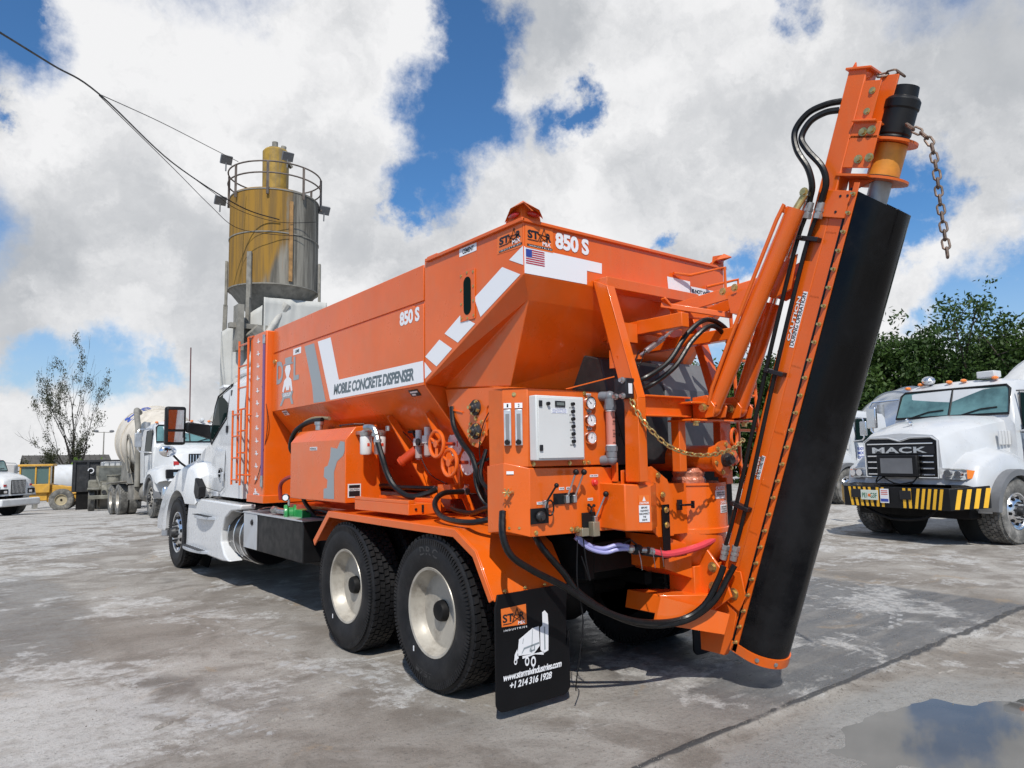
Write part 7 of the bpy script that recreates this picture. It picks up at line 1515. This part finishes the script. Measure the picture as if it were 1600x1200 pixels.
rt = [(26.5, 18.5, 6.6, 3.0, 'lowest round green tree, seen between the orange frame and the hopper'), (30.5, 16.0, 7.0, 3.3, 'green tree whose crown fills the gap between the two orange lift cylinders'), (31.5, 12.6, 7.8, 3.2, 'green tree right behind the black auger cover'),
      (33.0, 9.4, 9.3, 3.6, 'tall green tree just right of the black auger cover, above the silver drum'), (34.2, 5.8, 8.9, 3.3, 'green tree in the dip of the tree line above the striped truck windscreen'), (34.4, 2.4, 9.9, 3.7, 'tallest broad green tree with a peaked crown above the striped truck cab'), (35.0, -1.2, 8.6, 3.4, 'green tree at the right edge behind the white drum'), (35.0, -5.0, 9.0, 3.5, 'green tree continuing the tree line beyond the right edge'), (39.5, 11.0, 8.2, 3.2, 'deeper green tree filling the gap behind the front row'), (40, 4.2, 9.2, 3.4, 'dark tree in the second row behind the peaked tree'), (38, 20.5, 7.2, 3.4, 'second row tree far behind the orange frame')]
for i, (x, y, H, Rc, lab) in enumerate(rt): leafy_tree('broadleaf_tree', lab, x, y, H*.93, Rc, 40+i, LF1 if i % 2 else LF2)
# undergrowth below the trees
rng = np.random.default_rng(5); P = []
for k in range(900): t = rng.uniform(0, 1); P.append(np.array([27+9*t+rng.normal(0, .8), 20-28*t+rng.normal(0, 1.0), rng.uniform(.1, 2.4)]))
o = leaf_object('undergrowth', leaves(P, .17, 16, .30, rng), LF1, None); o['kind'] = 'stuff'
# bare tree with tufts
def sparse_tree(label, x, y, H, seed, spread=1., name='bare_tree', tuft=.30, limbs=None):
    rng = np.random.default_rng(seed); z0 = gh(x, y); R = root(name, label, 'tree', (x, y, z0)); mb = MB(); P = []; R.scale = (.60 if H > 10 else 1, .60 if H > 10 else 1, 1)
    def grow(p, d, L, r, dep):
        pts = [p]; rad = [r]; q = p; dd_ = d; n_ = 4
        for i in range(n_):
            dd_ = (dd_+V(rng.normal(0, .13, 3))+V((0, 0, .05))).normalized(); q = q+dd_*(L/n_); pts.append(q); rad.append(r*(1-.42*(i+1)/n_))
        mb.tube(pts, r, n=6 if dep < 2 else 4, radii=rad)
        if dep >= 2 and rng.random() < tuft: P.append(np.array(q)); P.append(np.array(pts[2])+rng.normal(0, .1, 3))
        if dep < 5:
            for k in range(3 if dep < 3 else 2):
                ang = rng.uniform(.25, .75)*spread; ax = V(rng.normal(0, 1, 3)); ax = ax.cross(dd_).normalized(); nd = (dd_*math.cos(ang)+ax*math.sin(ang)); st_ = pts[-1] if k == 0 else pts[int(rng.integers(2, 5))]
                grow(st_, nd, L*rng.uniform(.60, .84), max(.012, rad[-1]*rng.uniform(.55, .8)), dep+1)
    base = V((x, y, z0)); grow(base, V((.03, 0, 1)), H*.16, H*.017, 0)
    for d, L, r in (limbs or []): grow(base+V((0, 0, H*.14)), V(d).normalized(), H*L, H*r, 1)
    build('trunk', mb, mat('dark_bark', (.028, .023, .019), .9), R, smooth=True); leaf_object('crown', leaves(P, .09, 26, .19, rng), LF3, R)
sparse_tree('tall nearly bare tree with dark twigs and sparse tufts at the left', 2.9, 55.4, 10.6, 11, .62, limbs=[((-.55, 0, .95), .24, .010), ((.12, .1, 1), .34, .015), ((-.22, -.1, 1), .34, .013), ((.42, 0, 1), .28, .012), ((-.05, .2, 1), .36, .012), ((-1, 0, .55), .15, .006)])
sparse_tree('bare tree cut by the left edge of the picture', -7.0, 42, 6.5, 23, .9, limbs=[((.4, 0, .9), .3, .012), ((-.3, 0, 1), .3, .012)])
sparse_tree('small wispy tree between the container and the light pole', 8.9, 70, 4.4, 31, 1., tuft=.9)
def shrub(label, x, y, H, W, seed, lm):
    rng = np.random.default_rng(seed); z0 = gh(x, y); R = root('shrub', label, 'shrub', (x, y, z0)); P = []; mb = MB()
    for i in range(16):
        a = rng.uniform(0, 2*PI); e = V((x+math.cos(a)*W*rng.uniform(.1, 1), y+math.sin(a)*W*rng.uniform(.1, 1), z0+H*rng.uniform(.4, 1))); mb.tube([V((x, y, z0)), e], .02, n=4)
        for t in np.linspace(.3, 1, 7): P.append(np.array(V((x, y, z0)).lerp(e, t))+rng.normal(0, .12, 3))
    build('stem', mb, BARK, R); leaf_object('foliage', leaves(P, .11, 16, .16, rng), lm, R)
shrub('bright green bush in front of the dark shed roof', 3.5, 52, 3.1, 1.4, 3, LF4); shrub('dark small bush left of the bare tree trunk', .9, 62, 3.0, 1.2, 4, LF3); shrub('green bush at the foot of the cream drum', 5.4, 60, 2.9, 1.3, 6, LF2)

# ================================================================== one object per separate piece
NOSPLIT = ('lettering', 'print', 'mark', 'crown', 'trunk', 'foliage', 'stem', 'undergrowth', 'gravel', 'ground', 'puddle', 'chain', 'emblem', 'wordmark', 'stripe', 'wheel', 'rim', 'lump', 'clod', 'seal', 'scale', 'cage', 'mesh', 'hub', 'cluster', 'antenna', 'grip', 'bar')
def split_pieces(o, gap=.018, most=60):
    me = o.data; n = len(me.vertices)
    if n > 40000: return
    par = np.arange(n); ed = np.empty(len(me.edges)*2, dtype=np.int64); me.edges.foreach_get('vertices', ed); ed = ed.reshape(-1, 2)
    lab = np.arange(n)
    while True:
        l2 = lab.copy(); np.minimum.at(l2, ed[:, 0], lab[ed[:, 1]]); np.minimum.at(l2, ed[:, 1], l2[ed[:, 0]]); l2 = l2[l2]
        if (l2 == lab).all(): break
        lab = l2
    ids, inv = np.unique(lab, return_inverse=True)
    if len(ids) < 2 or len(ids) > 700: return
    co = np.empty(n*3); me.vertices.foreach_get('co', co); co = co.reshape(-1, 3)
    k = len(ids); lo = np.full((k, 3), 1e9); hi = np.full((k, 3), -1e9); np.minimum.at(lo, inv, co); np.maximum.at(hi, inv, co)
    c = np.arange(k)
    def find(a):
        while c[a] != a: a = c[a]
        return a
    for a in range(k):
        t = np.nonzero(((lo-gap <= hi[a]) & (hi+gap >= lo[a])).all(1))[0]
        for b in t:
            ra, rb_ = find(a), find(int(b))
            if ra != rb_: c[max(ra, rb_)] = min(ra, rb_)
    g = np.array([find(a) for a in range(k)]); gs = np.unique(g)
    if len(gs) < 2 or len(gs) > most: return
    vg = g[inv]; sizes = [(vg == q).sum() for q in gs]; gs = gs[np.argsort(sizes)[::-1]]
    polys = [tuple(p.vertices) for p in me.polygons]; sm = [p.use_smooth for p in me.polygons]; pg = [vg[p[0]] for p in polys]; pw_ = WORLD.get(o.name, None)
    for qi, q in enumerate(gs):
        vi = np.nonzero(vg == q)[0]; mp_ = {int(v): i for i, v in enumerate(vi)}; cc = (co[vi].min(0)+co[vi].max(0))/2
        m2 = bpy.data.meshes.new(me.name); keep = [i for i, x in enumerate(pg) if x == q]
        m2.from_pydata((co[vi]-cc).tolist(), [], [tuple(mp_[v] for v in polys[i]) for i in keep]); m2.update()
        m2.polygons.foreach_set('use_smooth', [sm[i] for i in keep])
        if any(sm[i] for i in keep): m2.set_sharp_from_angle(angle=math.radians(32))
        for mt in me.materials: m2.materials.append(mt)
        if qi == 0:
            for ch in o.children: ch.location = ch.location-V(cc)
            o.data = m2; base_loc = o.location.copy(); o.location = base_loc+V(cc)
        else:
            d = o.copy(); d.data = m2; d.location = base_loc+V(cc); C.objects.link(d)
for o in [x for x in scene.objects if x.type == 'MESH' and x.parent is not None]:
    nm = o.name.split('.')[0]
    if not any(w_ in nm for w_ in NOSPLIT): split_pieces(o)
